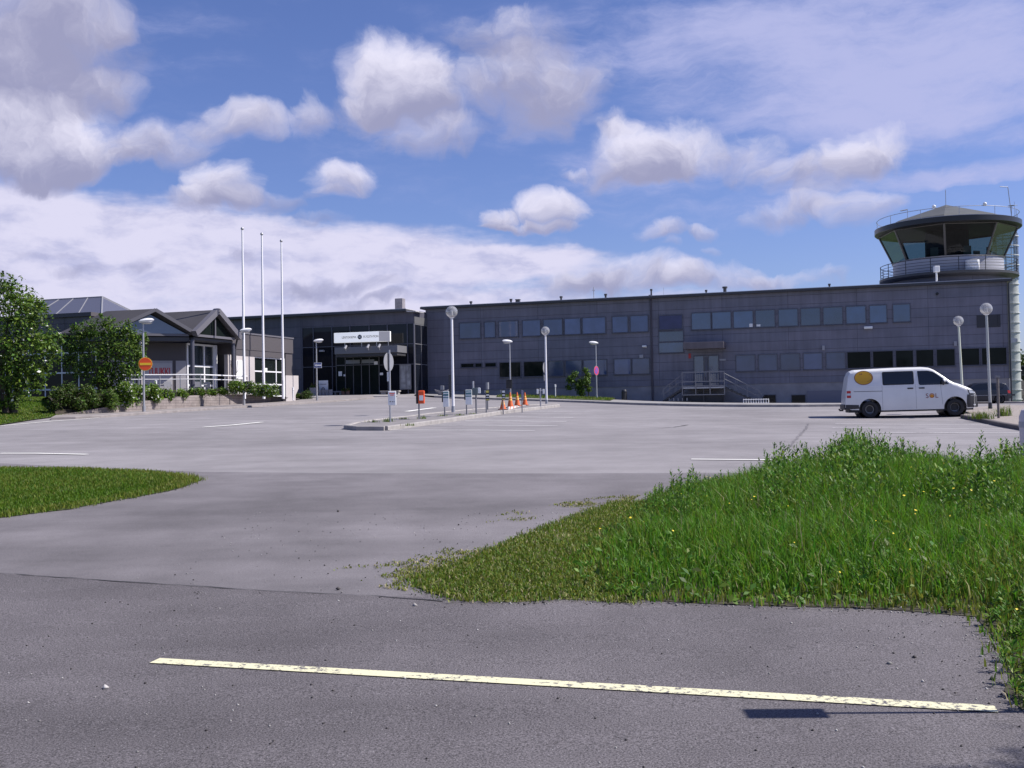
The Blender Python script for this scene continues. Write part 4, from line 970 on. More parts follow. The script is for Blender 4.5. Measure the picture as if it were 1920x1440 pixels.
for i, (x_, y_, rz, lb) in enumerate(((-1.6, 2.1, 1.0, 'slatted cafe chair nearest the sunlit white pillar on the terrace'), (-.55, 1.35, 2.4, 'slatted cafe chair beside the pale signboard on the terrace'), (.35, .45, 4.2, 'slatted cafe chair just left of the dark corner post of the porch'), (1.1, .3, 2.2, 'slatted cafe chair just right of the dark corner post of the porch'), (2.3, .5, 5.0, 'slatted cafe chair in front of the glazed porch wall'))):
    c = cafe_chair(rw(x_, y_, .03), rz + RANG, ch0); ch0 = ch0 or c; c['label'] = lb
tb0 = cafe_table(rw(-.95, 1.75, .03)); tb0['label'] = 'round cafe table under the pale signboard on the terrace'
tb1 = cafe_table(rw(1.7, .45, .03), tb0); tb1['label'] = 'round cafe table in front of the glazed porch wall'

# ------------------------------------------------------------------ retaining wall
def block_mat():
    m = mat('retaining_blocks', (.25, .215, .205), .9, var=.2, vscale=2.2, bump=0); nt = m.node_tree; N = nt.nodes.new; L = nt.links.new; b = nt.nodes['Principled BSDF']
    src = b.inputs['Base Color'].links[0].from_socket
    tc = N('ShaderNodeTexCoord'); sp = N('ShaderNodeSeparateXYZ'); L(tc.outputs['Object'], sp.inputs[0]); w_ = N('ShaderNodeTexBrick'); cb = N('ShaderNodeCombineXYZ')
    ma = N('ShaderNodeMath'); ma.operation = 'MULTIPLY_ADD'; L(sp.outputs[0], ma.inputs[0]); ma.inputs[1].default_value = .6; L(sp.outputs[1], ma.inputs[2]); L(ma.outputs[0], cb.inputs[0]); L(sp.outputs[2], cb.inputs[1]); L(cb.outputs[0], w_.inputs['Vector']); w_.inputs['Scale'].default_value = 1; w_.inputs['Brick Width'].default_value = .8; w_.inputs['Row Height'].default_value = .15; w_.inputs['Mortar Size'].default_value = .012
    w_.inputs['Color1'].default_value = (1, 1, 1, 1); w_.inputs['Color2'].default_value = (.82, .8, .8, 1); w_.inputs['Mortar'].default_value = (.45, .45, .45, 1)
    mx = N('ShaderNodeMix'); mx.data_type = 'RGBA'; mx.blend_type = 'MULTIPLY'; mx.inputs[0].default_value = 1; L(src, mx.inputs[6]); L(w_.outputs['Color'], mx.inputs[7]); L(mx.outputs[2], b.inputs['Base Color'])
    return m
RWALL = []
_tops = ((105, 781.5, 1), (150, 779.5, 8), (200, 777.5, 14), (270, 772.5, 20), (340, 767.5, 24), (412, 762.5, 24.5), (458, 759, 20.5), (500, 756.5, 14), (540, 753, 7), (572, 750, 2))
base_l = []; top_l = []
for (x_, y_, h_) in _tops:
    p = gp(x_, y_); base_l.append(p); top_l.append(p.z + max(.05, h_ * p.y / FPX))
rwb = MB()
for i in range(len(base_l) - 1):
    a, b = base_l[i], base_l[i + 1]; t_ = Vector((b.x - a.x, b.y - a.y, 0)).normalized(); n_ = Vector((-t_.y, t_.x, 0)) * .3
    q = [Vector((a.x, a.y, a.z - .3)), Vector((b.x, b.y, b.z - .3)), Vector((b.x, b.y, top_l[i + 1])), Vector((a.x, a.y, top_l[i]))]
    V = [rwb.bm.verts.new(c) for c in q] + [rwb.bm.verts.new(c + n_) for c in q]
    for f in ((0, 1, 2, 3), (7, 6, 5, 4), (3, 2, 6, 7), (1, 5, 6, 2), (0, 3, 7, 4)): rwb.bm.faces.new([V[k] for k in f])
o = rwb.build('retaining_wall', block_mat()); tag(o, 'low sunlit wall of horizontal blocks holding up the planting below the restaurant', 'wall')
# planting bed behind the wall
bed = [(p.x, p.y) for p in base_l]
bedz = lambda x, y: float(np.interp(y, [p.y for p in base_l], top_l)) - .04
bedzz = {}
def bed_z(x, y):
    w_ = min(1, line_dist(x, y, base_l) / 5.0)
    zt_ = np.interp(y, [p.y for p in base_l], top_l) - .05; return float(zt_ * (1 - w_) + 2.36 * w_) if y < 76 else float(zt_)
back = [xy(rw(10.5, -.1)), xy(rw(XA, -.1)), xy(rw(-.1, -.3)), xy(rw(-3.9, 3.4)), xy(rw(-3.9, 8.0))]
bed_poly = [(p.x - .05, p.y + .1) for p in base_l] + back
sheet('planting_bed', bed_poly, m_soil, 0, 1.2, zf=bed_z)
# lawn on the bank at the left
l0 = [gp(x_, y_) for (x_, y_) in ((-260, 820), (-120, 808), (0, 797.5), (60, 788), (104, 782))]
def lawn_z(x, y):
    z0 = float(gz(x, y)); w_ = max(0, min(1, line_dist(x, y, l0 + base_l[1:4]) / 12.0)); return z0 * (1 - w_) + max(2.4, z0) * w_ + .03
lawn_poly = [xy(p) for p in l0] + [xy(p) for p in base_l[1:3]] + [xy(rw(-3.0, 7.6)), xy(rw(-3.0, 22))]
sheet('lawn_bank', lawn_poly, m_lawnsoil, 0, 1.2, zf=lawn_z)

# ------------------------------------------------------------------ flagpoles
m_pole = mat('flagpole_white', (.78, .77, .80), .35)
def flagpole(pxt, pyt, pxb, Y, label):
    b = at(pxb, 730, Y); t = at(pxt, pyt, Y); zb = 2.2
    r = thing('flagpole', label, 'flagpole', (b[0], b[1], zb), 0, 'flagpoles in the planting bed'); h = t[2] - zb; dx = t[0] - b[0]
    MB().tube((0, 0, 0), (dx * 0 + 0, 0, h - .15), .095, .05, 14).build('pole', m_pole, r, smooth=True)
    MB().ball((0, 0, h - .06), .10, 14).build('finial', m_alu, r, smooth=True)
    MB().box(-.03, .03, -.12, -.07, 1.0, 1.25).build('cleat', m_galv, r)
flagpole(456.5, 427, 458, 65.4, 'tallest looking white flagpole, leftmost of the three by the restaurant')
flagpole(492.5, 437, 494.5, 67.6, 'middle one of the three white flagpoles in the planting bed')
flagpole(529, 450, 531, 70.4, 'white flagpole nearest to the dark entrance hall')

# ------------------------------------------------------------------ lamps
m_globe = glass_clear('globe_glass', (.70, .70, .73), .22); _nt = m_globe.node_tree; _ms = _nt.nodes.new('ShaderNodeMixShader'); _df = _nt.nodes.new('ShaderNodeBsdfTranslucent'); _d2 = _nt.nodes.new('ShaderNodeBsdfDiffuse'); _d2.inputs[0].default_value = (.8, .8, .8, 1); _df.inputs[0].default_value = (.8, .8, .8, 1)
_ad = _nt.nodes.new('ShaderNodeMixShader'); _ad.inputs[0].default_value = .5; _nt.links.new(_df.outputs[0], _ad.inputs[1]); _nt.links.new(_d2.outputs[0], _ad.inputs[2]); _o = _nt.nodes['Material Output'].inputs[0]; _src = _o.links[0].from_socket; _ms.inputs[0].default_value = .26; _nt.links.new(_src, _ms.inputs[1]); _nt.links.new(_ad.outputs[0], _ms.inputs[2]); _nt.links.new(_ms.outputs[0], _o)
m_lampw = mat('lamp_white', (.82, .82, .84), .35)
def globe_lamp(px, py, Y, h, rg_, label, lean=0.0, mpole=m_pole, rust=False):
    p = gp(px, py) if Y is None else Vector(at(px, py, Y)); p.z = float(gz(p.x, p.y)) + .08
    r = thing('globe_lamp', label, 'street lamp', p, 0, 'globe lamps of the car park'); r.rotation_euler = (0, lean, 0)
    MB().tube((0, 0, -.2), (0, 0, h - rg_ * 1.9), .062, .05, 14).build('pole', mpole, r, smooth=True)
    MB().tube((0, 0, 0), (0, 0, .28), .085, .075, 14).build('base', m_dark if rust else m_galv, r, smooth=True)
    MB().lathe([(.05, h - rg_ * 2.1), (.10, h - rg_ * 2.0), (.13, h - rg_ * 1.75), (0, h - rg_ * 1.75)], n=20).build('collar', m_lampw, r, smooth=True)
    MB().ball((0, 0, h - rg_), rg_, 32).build('globe', m_globe, r, smooth=True)
    MB().lathe([(0, h - rg_ * 1.74), (.07, h - rg_ * 1.74), (.06, h - rg_ * 1.2), (.035, h - rg_ * .75), (0, h - rg_ * .7)], n=16).build('bulb', mat('bulb_white', (.75, .75, .72), .3), r, smooth=True)
    return r
globe_lamp(850, 777, 44, 4.52, .25, 'nearest globe lamp, on a white pole in the middle of the traffic island')
globe_lamp(1025, 761, 60, 4.50, .25, 'globe lamp with a round sign at the far end of the traffic island')
globe_lamp(1857, 770, 44, 4.50, .25, 'leaning globe lamp on the gravel island beside the white van nose', -R_(.9), mat('pole_grey', (.42, .43, .42), .4, metal=.3), True)
pv = at(1806, 764, 53)
globe_lamp(1806, 764, 53, 4.5, .25, 'leaning globe lamp rising behind the front of the white van', -R_(1.8), mat('pole_pale', (.66, .68, .55), .4))
def cobra_lamp(px, py, Y, h, label, flip=1):
    p = Vector(at(px, py, Y)); p.z = float(gz(p.x, p.y)) + .06
    r = thing('street_lamp', label, 'street lamp', p, 0, 'street lamps with oval heads')
    MB().tube((0, 0, -.2), (0, 0, h - .12), .06, .045, 12).build('pole', m_galv, r, smooth=True)
    MB().tube((0, 0, 0), (0, 0, .3), .085, n=12).build('base', m_galv, r, smooth=True)
    hd = MB(); hd.lathe([(0, -.10), (.16, -.09), (.28, -.02), (.30, .03), (.22, .10), (.10, .13), (0, .135)], (0, 0, 0), 24, sx=1.25, sy=.7)
    for v in hd.bm.verts: v.co = Vector((v.co.x * 1.0 + .16 * flip, v.co.y, v.co.z + .22 * (v.co.x) * flip * .5 + h))
    hd.build('lamp_head', m_lampw, r, smooth=True)
    MB().lathe([(0, -.0), (.24, -.0), (.14, -.05), (0, -.06)], (.18 * flip, 0, h - .09), 20, sx=1.2, sy=.7).build('diffuser', mat('diffuser', (.55, .56, .58), .2), r, smooth=True)
    return r
L1 = cobra_lamp(270, 775, 50, 4.38, 'street lamp carrying the round red no entry sign by the planting', 1)
L2 = cobra_lamp(457.5, 762, 63, 4.55, 'street lamp with a black litter bin on its pole beside the flagpoles', 1)
L3 = cobra_lamp(594.5, 753.5, 76, 4.40, 'street lamp with a blue arrow sign left of the entrance doors', 1)
L4 = cobra_lamp(957.5, 756, 74, 4.15, 'street lamp with a black box on its pole behind the traffic cones', -1)
L5 = cobra_lamp(1119, 750, 81, 4.40, 'street lamp with the round no parking sign next to the leaning bush', -1)
# signs fixed to the lamps (bolted on, lifted off as things of their own)
def disc_sign(name, label, cat, p, r, rz, front, rim=None, bar=None, tilt=None, post=None):
    t = thing(name, label, cat, p, rz)
    MB().tube((0, 0, 0), (0, -.012, 0), r, n=36).build('plate', rim or m_white, t)
    MB().tube((0, -.0125, 0), (0, -.02, 0), r * .92, n=36).build('face', front, t)
    if bar: MB().box(-r * .78, r * .78, -.03, -.0205, -r * .17, r * .17).build('bar', bar, t)
    return t
m_red = mat('sign_red', (.80, .09, .02), .45); m_yel = mat('sign_yellow', (.85, .55, .03), .45); m_blue = mat('sign_blue', (.03, .10, .40), .45); m_back = mat('sign_back', (.30, .30, .32), .5, metal=.3)
def on_lamp(lamp, px, py, dy=-.09):
    Y = lamp.location.y + dy; q = at(px, py, Y); return Vector(q)
disc_sign('no_entry_sign', 'round red no entry sign with a yellow bar', 'road sign', on_lamp(L1, 272.5, 682.5), .325, R_(8), m_red, m_yel, m_yel)
t = thing('arrow_sign', 'small blue one way sign with a white arrow pointing left', 'road sign', on_lamp(L3, 596, 685), R_(4))
MB().box(-.28, .28, -.02, 0, -.19, .19).build('plate', m_white, t); MB().box(-.25, .25, -.03, -.0205, -.16, .16).build('face', mat('sign_navy', (.02, .05, .22), .5), t)
MB().box(-.12, .23, -.036, -.0305, -.055, .055).prism([(-.22, -.0305, 0), (-.11, -.0305, .11), (-.11, -.0305, -.11)], (0, -.0055, 0)).build('arrow', m_white, t)
t = disc_sign('no_parking_sign', 'narrow looking no parking disc in red and blue on a lamp pole', 'road sign', on_lamp(L5, 1118, 695), .37, R_(55), mat('sign_pink_red', (.62, .05, .12), .45), m_back)
MB().tube((0, -.0205, 0), (0, -.027, 0), .25, n=32).build('field', mat('sign_blue_violet', (.16, .10, .42), .45), t)
Mb = Matrix.Rotation(R_(45), 4, 'Y'); MB().box(-.25, .25, -.033, -.0275, -.035, .035, Mb).build('slash', mat('sign_pink_red', (.62, .05, .12)), t)
t = thing('round_sign', 'back of a round sign and plate on the far globe lamp of the island', 'road sign', on_lamp(bpy.data.objects['globe_lamp.001'], 1021.5, 689.5, .09), R_(68))
MB().tube((0, 0, 0), (0, -.015, 0), .33, n=32).build('plate', m_back, t); MB().box(-.2, .2, -.015, 0, -.75, -.4).build('small_plate', m_back, t)
# litter bins and boxes on poles
def pole_bin(lamp, px, py, w, h, label):
    p = on_lamp(lamp, px, py, -.12); t = thing('litter_bin', label, 'litter bin', p)
    MB().lathe([(0, -h / 2), (w * .40, -h / 2), (w * .5, h * .25), (w * .5, h * .42), (w * .36, h * .5), (0, h * .52)], n=24).build('bin_body', m_black, t, smooth=True)
    MB().box(-w * .25, w * .25, -w * .53, -w * .40, h * .12, h * .26).build('opening', mat('bin_mouth', (.08, .08, .09), .6), t)
    MB().box(-.05, .05, w * .3, w * .3 + .12, -.1, .1).build('bracket', m_galv, t)
pole_bin(L2, 465, 724.5, .52, .62, 'black rounded litter bin on the lamp post among white flowers')
p = on_lamp(L4, 955.5, 720, -.12); t = thing('litter_bin', 'square black litter bin on the lamp post behind the traffic cones', 'litter bin', p)
MB().box(-.24, .18, -.18, .06, -.32, .26).build('bin_body', m_black, t, bevel=.03); MB().box(-.26, .20, -.2, .08, .262, .31).build('lid', m_dark, t, bevel=.01)
# slim litter bin and garden post lights
def at_g(px, py, lift=.11): return gp(px, py) + Vector((0, 0, lift))
def on_ground(px, Y, lift=.0): q = at(px, 740, Y); return G(q[0], q[1], lift)
t = thing('litter_bin', 'slim black litter bin standing by the pavement at the grey facade', 'litter bin', on_ground(1170.5, 84.5, .11))
MB().lathe([(.0, 0), (.22, 0), (.22, .62), (.24, .63), (.24, .68), (0, .68)], n=20).build('bin_body', m_black, t, smooth=True); MB().lathe([(.20, .685), (.20, .78), (.16, .84), (0, .86)], n=20).build('lid', m_dark, t, smooth=True)
def post_light(p, h, label):
    t = thing('garden_light', label, 'post light', p, 0, 'low white post lights'); MB().tube((0, 0, -.1), (0, 0, h - .18), .04).build('post', m_framew, t, smooth=True)
    MB().tube((0, 0, h - .178), (0, 0, h - .03), .065).lathe([(.075, h - .03), (.08, h), (0, h + .03)], n=16).build('lamp_head', m_lampw, t, smooth=True)
def q_(px, Y, z): v = at(px, 740, Y); return Vector((v[0], v[1], z))
post_light(q_(163.5, 53, 1.95), 0.95, 'white post light standing in front of the dark shrub at the left')
post_light(q_(292.5, 60.2, 2.35), .95, 'white post light beside the flowering shrub at the terrace railing')
post_light(q_(549.5, 72.5, 2.2), .8, 'white post light at the end of the flower bed near the entrance')
post_light(on_ground(1041.4, 80, .05), 1.05, 'white post light standing alone on the verge in front of the dark facade')

# ------------------------------------------------------------------ posts on the traffic island
m_steel = mat('post_steel', (.20, .20, .22), .45, metal=.4)
m_teal = mat('label_teal', (.10, .22, .24), .5); m_labw = mat('label_white', (.78, .80, .80), .5); m_pred = mat('box_red', (.72, .09, .02), .45); m_grx = mat('box_grey', (.24, .25, .27), .5)
def post_at(px, py): 
    p = gp(px, py, .1); return p
def hpost(px, py, label, name='heating_post', cat='post', ptop=None, group='posts on the traffic island'):
    p = post_at(px, py); t = thing(name, label, cat, p, 0, group); s = p.y / FPX
    return t, p, s
def zpx(p, py): return float(at(960, py, p.y)[2]) - p.z - (0)
def zz(px, py, p): return float(at(px, py, p.y)[2]) - p.z
def dxp(px, p): return float(at(px, 740, p.y)[0]) - p.x
def block(t, p, x0, y0, x1, y1, d0, d1, m_, name, bev=.0):
    return MB().box(dxp(x0, p), dxp(x1, p), d0, d1, zz(x0, y1, p), zz(x0, y0, p)).build(name, m_, t, bevel=bev)
# a: sign post with white board and the back of a round sign
t, p, s = hpost(732, 791.6, 'tall post with a white board low down and the back of a round sign', 'sign_post', 'road sign')
MB().tube((0, 0, -.2), (0, 0, zz(731, 656, p)), .032).build('pole', m_galv, t, smooth=True)
o = block(t, p, 728, 733.6, 743, 760.5, -.09, -.04, m_white, 'board', .02)
MB().box(dxp(730.5, p), dxp(740.5, p), -.094, -.0905, zz(735, 738.5, p), zz(735, 737, p)).box(dxp(732, p), dxp(739, p), -.094, -.0905, zz(735, 741.5, p), zz(735, 740, p)).build('red_lines', m_red, o)
MB().box(dxp(731, p), dxp(733, p), -.094, -.0905, zz(735, 754, p), zz(735, 752, p)).box(dxp(735, p), dxp(737, p), -.094, -.0905, zz(735, 754, p), zz(735, 752.5, p)).box(dxp(738.5, p), dxp(740, p), -.094, -.0905, zz(735, 754, p), zz(735, 752.5, p)).build('pictograms', m_dark, o)
Ms = Matrix.Translation((dxp(729.5, p), .05, zz(729, 678.5, p))) @ Matrix.Rotation(R_(66), 4, 'Z')
dd = MB(); dd.tube((0, 0, 0), (0, .015, 0), .335, n=36); dd.bm.transform(Ms); dd.build('round_sign', m_back, t)
dd = MB(); dd.box(-.03, .03, -.03, -.001, -.3, .3); dd.bm.transform(Ms); dd.build('bracket', m_dark, t)
block(t, p, 726, 697.5, 729.3, 715, .03, .045, m_white, 'plate')
# b: red letter-box like heater box
t, p, s = hpost(786, 786, 'post with a red and black box on the traffic island')
MB().tube((0, 0, -.2), (0, 0, zz(786, 757, p)), .03).build('pole', m_steel, t)
block(t, p, 785, 732.5, 796.5, 757, -.22, -.02, m_pred, 'box', .03); block(t, p, 780, 733, 784.6, 757, -.05, .10, m_black, 'side_box', .01)
block(t, p, 787, 741.5, 794.5, 751, -.226, -.2205, m_labw, 'label')
# c, d: teal and white boards
for (bx_, by_, x0, x1, y0, y1, lab) in ((834, 780.6, 831, 842, 733.6, 763, 'post with a teal topped white panel just left of the near globe lamp'), (875, 777, 873, 885, 731, 759, 'post with a teal topped white panel just right of the near globe lamp')):
    t, p, s = hpost(bx_, by_, lab)
    MB().tube((0, 0, -.2), (0, 0, zz(bx_, y1, p)), .028).build('pole', m_steel, t)
    o = block(t, p, x0, y0, x1, y1, -.16, -.05, m_labw, 'panel', .01)
    block(t, p, x0 + .4, y0 + 1, x1 - .4, y0 + 9, -.164, -.1605, m_teal, 'header'); block(t, p, x0 + 1, y0 + 3.4, x1 - 1, y0 + 5, -.168, -.1645, m_labw, 'header_line'); block(t, p, x0 + .4, y0 + 11, x1 - .4, y0 + 13, -.164, -.1605, m_teal, 'header')
    block(t, p, x0 - 2.6, y0 + 1.5, x0 - .2, y1 - 9, -.04, .12, m_black, 'side_box', .01)
# e: grey box on a post, white tube above
t, p, s = hpost(893, 775.8, 'post with a flat grey box and a white end plate behind the teal panels')
MB().tube((0, 0, -.2), (0, 0, zz(893, 728, p)), .035).build('pole', m_steel, t); MB().tube((dxp(887.5, p), 0, zz(893, 728, p)), (dxp(887.5, p), 0, zz(893, 714.5, p)), .04).build('stub', m_galv, t)
block(t, p, 885, 727.5, 895.5, 741, -.1, .05, mat('box_slate', (.10, .13, .14), .5), 'box', .01); block(t, p, 896.3, 727, 901, 737.5, -.06, .04, m_labw, 'end_plate', .01)
# f, g: black boxes with bright labels
m_lemon = mat('label_lemon', (.60, .55, .12), .5)
for (bx_, by_, x0, x1, y0, y1, c_, lab) in ((912, 775, 911, 917.5, 731.5, 751, m_lemon, 'post with a black box and yellow label, second from the cones'), (943.5, 772, 941, 947.5, 731.5, 750, m_labw, 'post with a black box and white label right at the leftmost cone')):
    t, p, s = hpost(bx_, by_, lab)
    MB().tube((0, 0, -.2), (0, 0, zz(bx_, y0 + 2, p)), .028).build('pole', m_steel, t)
    o = block(t, p, x0, y0, x1, y1, -.14, -.04, m_black, 'box', .01)
    block(t, p, x0 + .8, y0 + 1, x1 - .8, y0 + 5, -.144, -.1405, c_, 'label'); block(t, p, x0 + .8, y0 + 8, x1 - .8, y0 + 10.5, -.144, -.1405, m_labw, 'label'); block(t, p, x0 + .8, y0 + 13, x1 - .8, y0 + 14.5, -.144, -.1405, m_labw, 'label'); block(t, p, x0 + .2, y1 - 2.4, x1 - .2, y1 - .6, -.144, -.1405, m_lemon, 'label')
    block(t, p, x0 - 2.5, y0, x0 - .3, y0 + 5, -.05, .05, m_galv, 'socket')
t, p, s = hpost(914.5, 768, 'short grey capped post standing behind the yellow labelled post')
MB().tube((0, 0, -.2), (0, 0, zz(914, 722, p)), .03).build('pole', m_steel, t); MB().tube((0, 0, zz(914, 730, p)), (0, 0, zz(914, 717, p)), .075).build('cap', m_grx, t, smooth=True)
# h, i: slim posts by the cones and the lamp
t, p, s = hpost(979, 769, 'slim steel post with a striped plate between the traffic cones')
MB().tube((0, 0, -.2), (0, 0, zz(979, 731, p)), .025).build('pole', m_steel, t)
pl_ = block(t, p, 977.6, 732, 981.6, 750, -.05, -.03, mat('plate_violet', (.22, .22, .33), .5), 'plate')
t, p, s = hpost(1013.7, 763, 'short post with two white outlet boxes in front of the far globe lamp')
MB().tube((0, 0, -.2), (0, 0, zz(1013.7, 728, p)), .04).build('pole', m_galv, t)
for (x0, x1) in ((1006.2, 1009.6), (1017.5, 1021)): block(t, p, x0, 729.5, x1, 738.5, -.06, .06, m_labw, 'outlet_box', .01)
block(t, p, 1009.7, 731, 1017.4, 733, -.02, .02, m_galv, 'arm')
# traffic cones
m_cone = mat('cone_orange', (.62, .12, .025), .55); m_coney = mat('cone_band', (.85, .48, .12), .4)
def cone(px, py, h, label):
    p = gp(px, py, .105); t = thing('traffic_cone', label, 'traffic cone', p, random.uniform(-.4, .4), 'orange traffic cones on the island')
    MB().box(-.19, .19, -.19, .19, 0, .035).build('base', mat('cone_base', (.35, .10, .05), .6), t, bevel=.01)
    def rr(z): return .15 - .125 * z
    b_ = MB(); b_.lathe([(rr(0), .036), (rr(.33), h * .33), (0.0001 + rr(.33), h * .33)], n=24); b_.lathe([(rr(.33), h * .33), (rr(.45), h * .45)], n=24); b_.lathe([(rr(.45), h * .45), (rr(.62), h * .62)], n=24); b_.lathe([(rr(.72), h * .72), (rr(1.0), h), (0, h)], n=24); b_.build('cone_body', m_cone, t, smooth=True)
    b_ = MB(); b_.lathe([(rr(.45) + .003, h * .45), (rr(.56) + .003, h * .56)], n=24); b_.lathe([(rr(.62), h * .62), (rr(.72), h * .72)], n=24); b_.build('band', m_coney, t, smooth=True)
cone(943, 768, .52, 'leftmost, dull red traffic cone half behind a post'); cone(957, 764, .75, 'tall orange traffic cone second from the left'); cone(970, 761, .72, 'third orange traffic cone, in the middle behind the barrier board'); cone(984.5, 760, .70, 'rightmost orange traffic cone behind the slim steel post')
# barrier board lying on the ground
a = gp(953, 768, .11); b = gp(977, 760.8, .11); L_ = (b - a).length; ang = math.atan2(b.y - a.y, b.x - a.x)
t = thing('barrier_board', 'white and red barrier board lying on the ground between the cones', 'barrier', a, ang)
MB().box(0, L_, -.02, .02, .0, .13).build('board', m_white, t); bs = MB()
for k in range(4): bs.prism([(L_ * (k + .2) / 4, -.022, 0), (L_ * (k + .45) / 4, -.022, 0), (L_ * (k + .6) / 4, -.022, .13), (L_ * (k + .35) / 4, -.022, .13)], (0, .0015, 0))
bs.build('stripe', m_cone, t)

# ------------------------------------------------------------------ entrance furniture
def fg(px, py, off): 
    x_, z_ = fp(px, py, off); return fw(x_, off, z_)
m_cpl = mat('planter_concrete', (.30, .29, .30), .9, var=.2, vscale=5, bump=.5)
def planter(px, w, h, label, off=-5.2, m_=None):
    p = fg(px, 742.5, off); t = thing('planter', label, 'planter', p, FANG, 'concrete planters by the entrance')
    MB().lathe([(0, 0), (w * .46, 0), (w * .5, h * .9), (w * .5, h), (w * .42, h), (w * .42, h * .88), (0, h * .88)], n=20).build('pot', m_ or m_cpl, t, smooth=True); return t, p
for i, (px, w) in enumerate(((600.5, .55), (607, .5), (613.5, .5), (620, .5))):
    planter(px, .36, .55, ['first', 'second', 'third', 'last'][i] + ' concrete cylinder from the left in the row under the white info board')
pbig, ppb = planter(589, .75, .72, 'large round concrete planter with a domed shrub beside the arrow sign lamp')
p = fg(606.5, 736, -4.7); t = thing('info_board', 'white info board with a round black emblem standing behind the concrete cylinders', 'sign', p, FANG)
w_ = 19.5 * p.y / FPX / 2; h_ = 20.5 * p.y / FPX
MB().box(-w_, w_, -.04, .04, .05, h_ + .1).build('board', m_white, t, bevel=.01); emblem(t, 0, -.041, .3, .16)
MB().box(-w_ * .7, w_ * .7, -.046, -.0405, h_ * .72, h_ * .80).build('text_line', m_gold, t); MB().box(-w_, -w_ + .06, -.03, .03, -.3, .05).box(w_ - .06, w_, -.03, .03, -.3, .05).build('foot', m_galv, t)
for (x0, x1, y0, y1, lab) in ((625, 640, 733, 742, 'pale concrete bench block left of the doors'), (712, 747.5, 732, 741.5, 'long pale concrete bench right of the doors')):
    a = fp(x0, y1, -4.3); b = fp(x1, y0, -4.3); t = thing('bench', lab, 'bench', fw(a[0], -4.3, a[1] - .05), FANG); L_ = b[0] - a[0]; H_ = b[1] - a[1] + .05
    MB().box(0, L_, 0, .5, H_ - .12, H_).build('seat', m_conc, t, bevel=.02); MB().box(.08, L_ * .3, .05, .45, -.1, H_ - .122).build('support', m_conc, t); MB().box(L_ * .7, L_ - .08, .05, .45, -.1, H_ - .122).build('support', m_conc, t)
m_terr = mat('pot_terracotta', (.20, .10, .07), .8)
FLOWERPOTS = []
for i, (px, lab) in enumerate(((644, 'left one of two dark flower pots in front of the doors'), (652, 'right one of two dark flower pots in front of the doors'))):
    t, p = planter(px, .36, .42, lab, -4.6, m_terr); FLOWERPOTS.append((t, p))
# boat shaped planter by the facade corner
p = gp(829, 741, .1); t = thing('boat_planter', 'low grey boat shaped planter with a small column near the facade corner', 'planter', p, R_(-5))
bt = MB(); sct = []
for k in range(9):
    u = k / 8 * 2 - 1; w = .34 * (1 - u * u) ** .6 + .02; z0 = .10 + .22 * u * u; z1_ = .36 + .12 * u * u
    sct.append([bt.bm.verts.new((u * .62, -w, z1_)), bt.bm.verts.new((u * .55, -w * .5, z0)), bt.bm.verts.new((u * .55, w * .5, z0)), bt.bm.verts.new((u * .62, w, z1_))])
for A, B in zip(sct[:-1], sct[1:]):
    for k in range(4): bt.bm.faces.new([A[k], B[k], B[(k + 1) % 4], A[(k + 1) % 4]])
bt.bm.faces.new(sct[0][::-1]); bt.bm.faces.new(sct[-1]); bt.build('hull', mat('boat_grey', (.30, .30, .33), .7, var=.2), t)
MB().box(-.12, .16, -.1, .1, .44, .78).build('column', m_grx, t, bevel=.02); MB().box(-.3, .3, -.2, .2, -.1, .12).build('foot', m_conc, t)
t = thing('sign_pillar', 'plain dark grey pillar standing behind the near globe lamp', 'pillar', on_ground(845.5, 78, .08)); MB().box(-.16, .16, -.12, .12, 0, 1.75).build('pillar_body', m_dark, t, bevel=.02); MB().box(-.2, .2, -.16, .16, -.05, .06).build('foot', m_conc, t)

# ------------------------------------------------------------------ steel stairs with landing in front of the facade door
SO_ = -2.3
xL, zrt = fp(1279, 698.5, SO_); xR, _ = fp(1358, 698.5, SO_); zfl = fp(1320, 725.5, SO_)[1]; zsk = fp(1320, 740, SO_)[1]
gL = fp(1243, 758, SO_)[0]; gR = fp(1426, 758, SO_)[0]
m_galv_s = mat('stair_steel', (.23, .23, .25), .5, metal=.5)
ST = thing('steel_stairs', 'galvanised steel landing with railings and stairs down both sides at the facade door', 'stairs', F0, FANG)
def gloc(x, y): w = fw(x, y); return float(gz(w.x, w.y)) - F0.z + .11
MB().box(xL, xR, SO_, -.05, zfl - .12, zfl).build('landing', m_galv, ST)
lg = MB()
for x_ in (xL + .05, (xL + xR) / 2, xR - .05): lg.box(x_ - .04, x_ + .04, SO_ + .05, SO_ + .13, -.6, zfl - .121)
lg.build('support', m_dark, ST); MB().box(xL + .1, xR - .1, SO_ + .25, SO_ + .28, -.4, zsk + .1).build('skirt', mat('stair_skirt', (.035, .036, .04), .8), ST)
rl = MB(); bars = (zrt, (zrt + zfl) / 2 - .16, zfl + .08, zsk)
for z_ in bars: rl.box(xL, xR, SO_ - .04, SO_ - .0, z_ - .035, z_ + .035)
for f_ in (0, .32, .66, 1): x_ = xL + (xR - xL) * f_; rl.box(x_ - .03, x_ + .03, SO_ - .075, SO_ - .042, zsk, zrt)
for k in range(18): x_ = xL + (xR - xL) * (k + .5) / 18; rl.tube((x_, SO_ - .02, bars[1] + .03), (x_, SO_ - .02, bars[0] - .03), .008, n=5)
rl.build('railing', m_galv_s, ST)
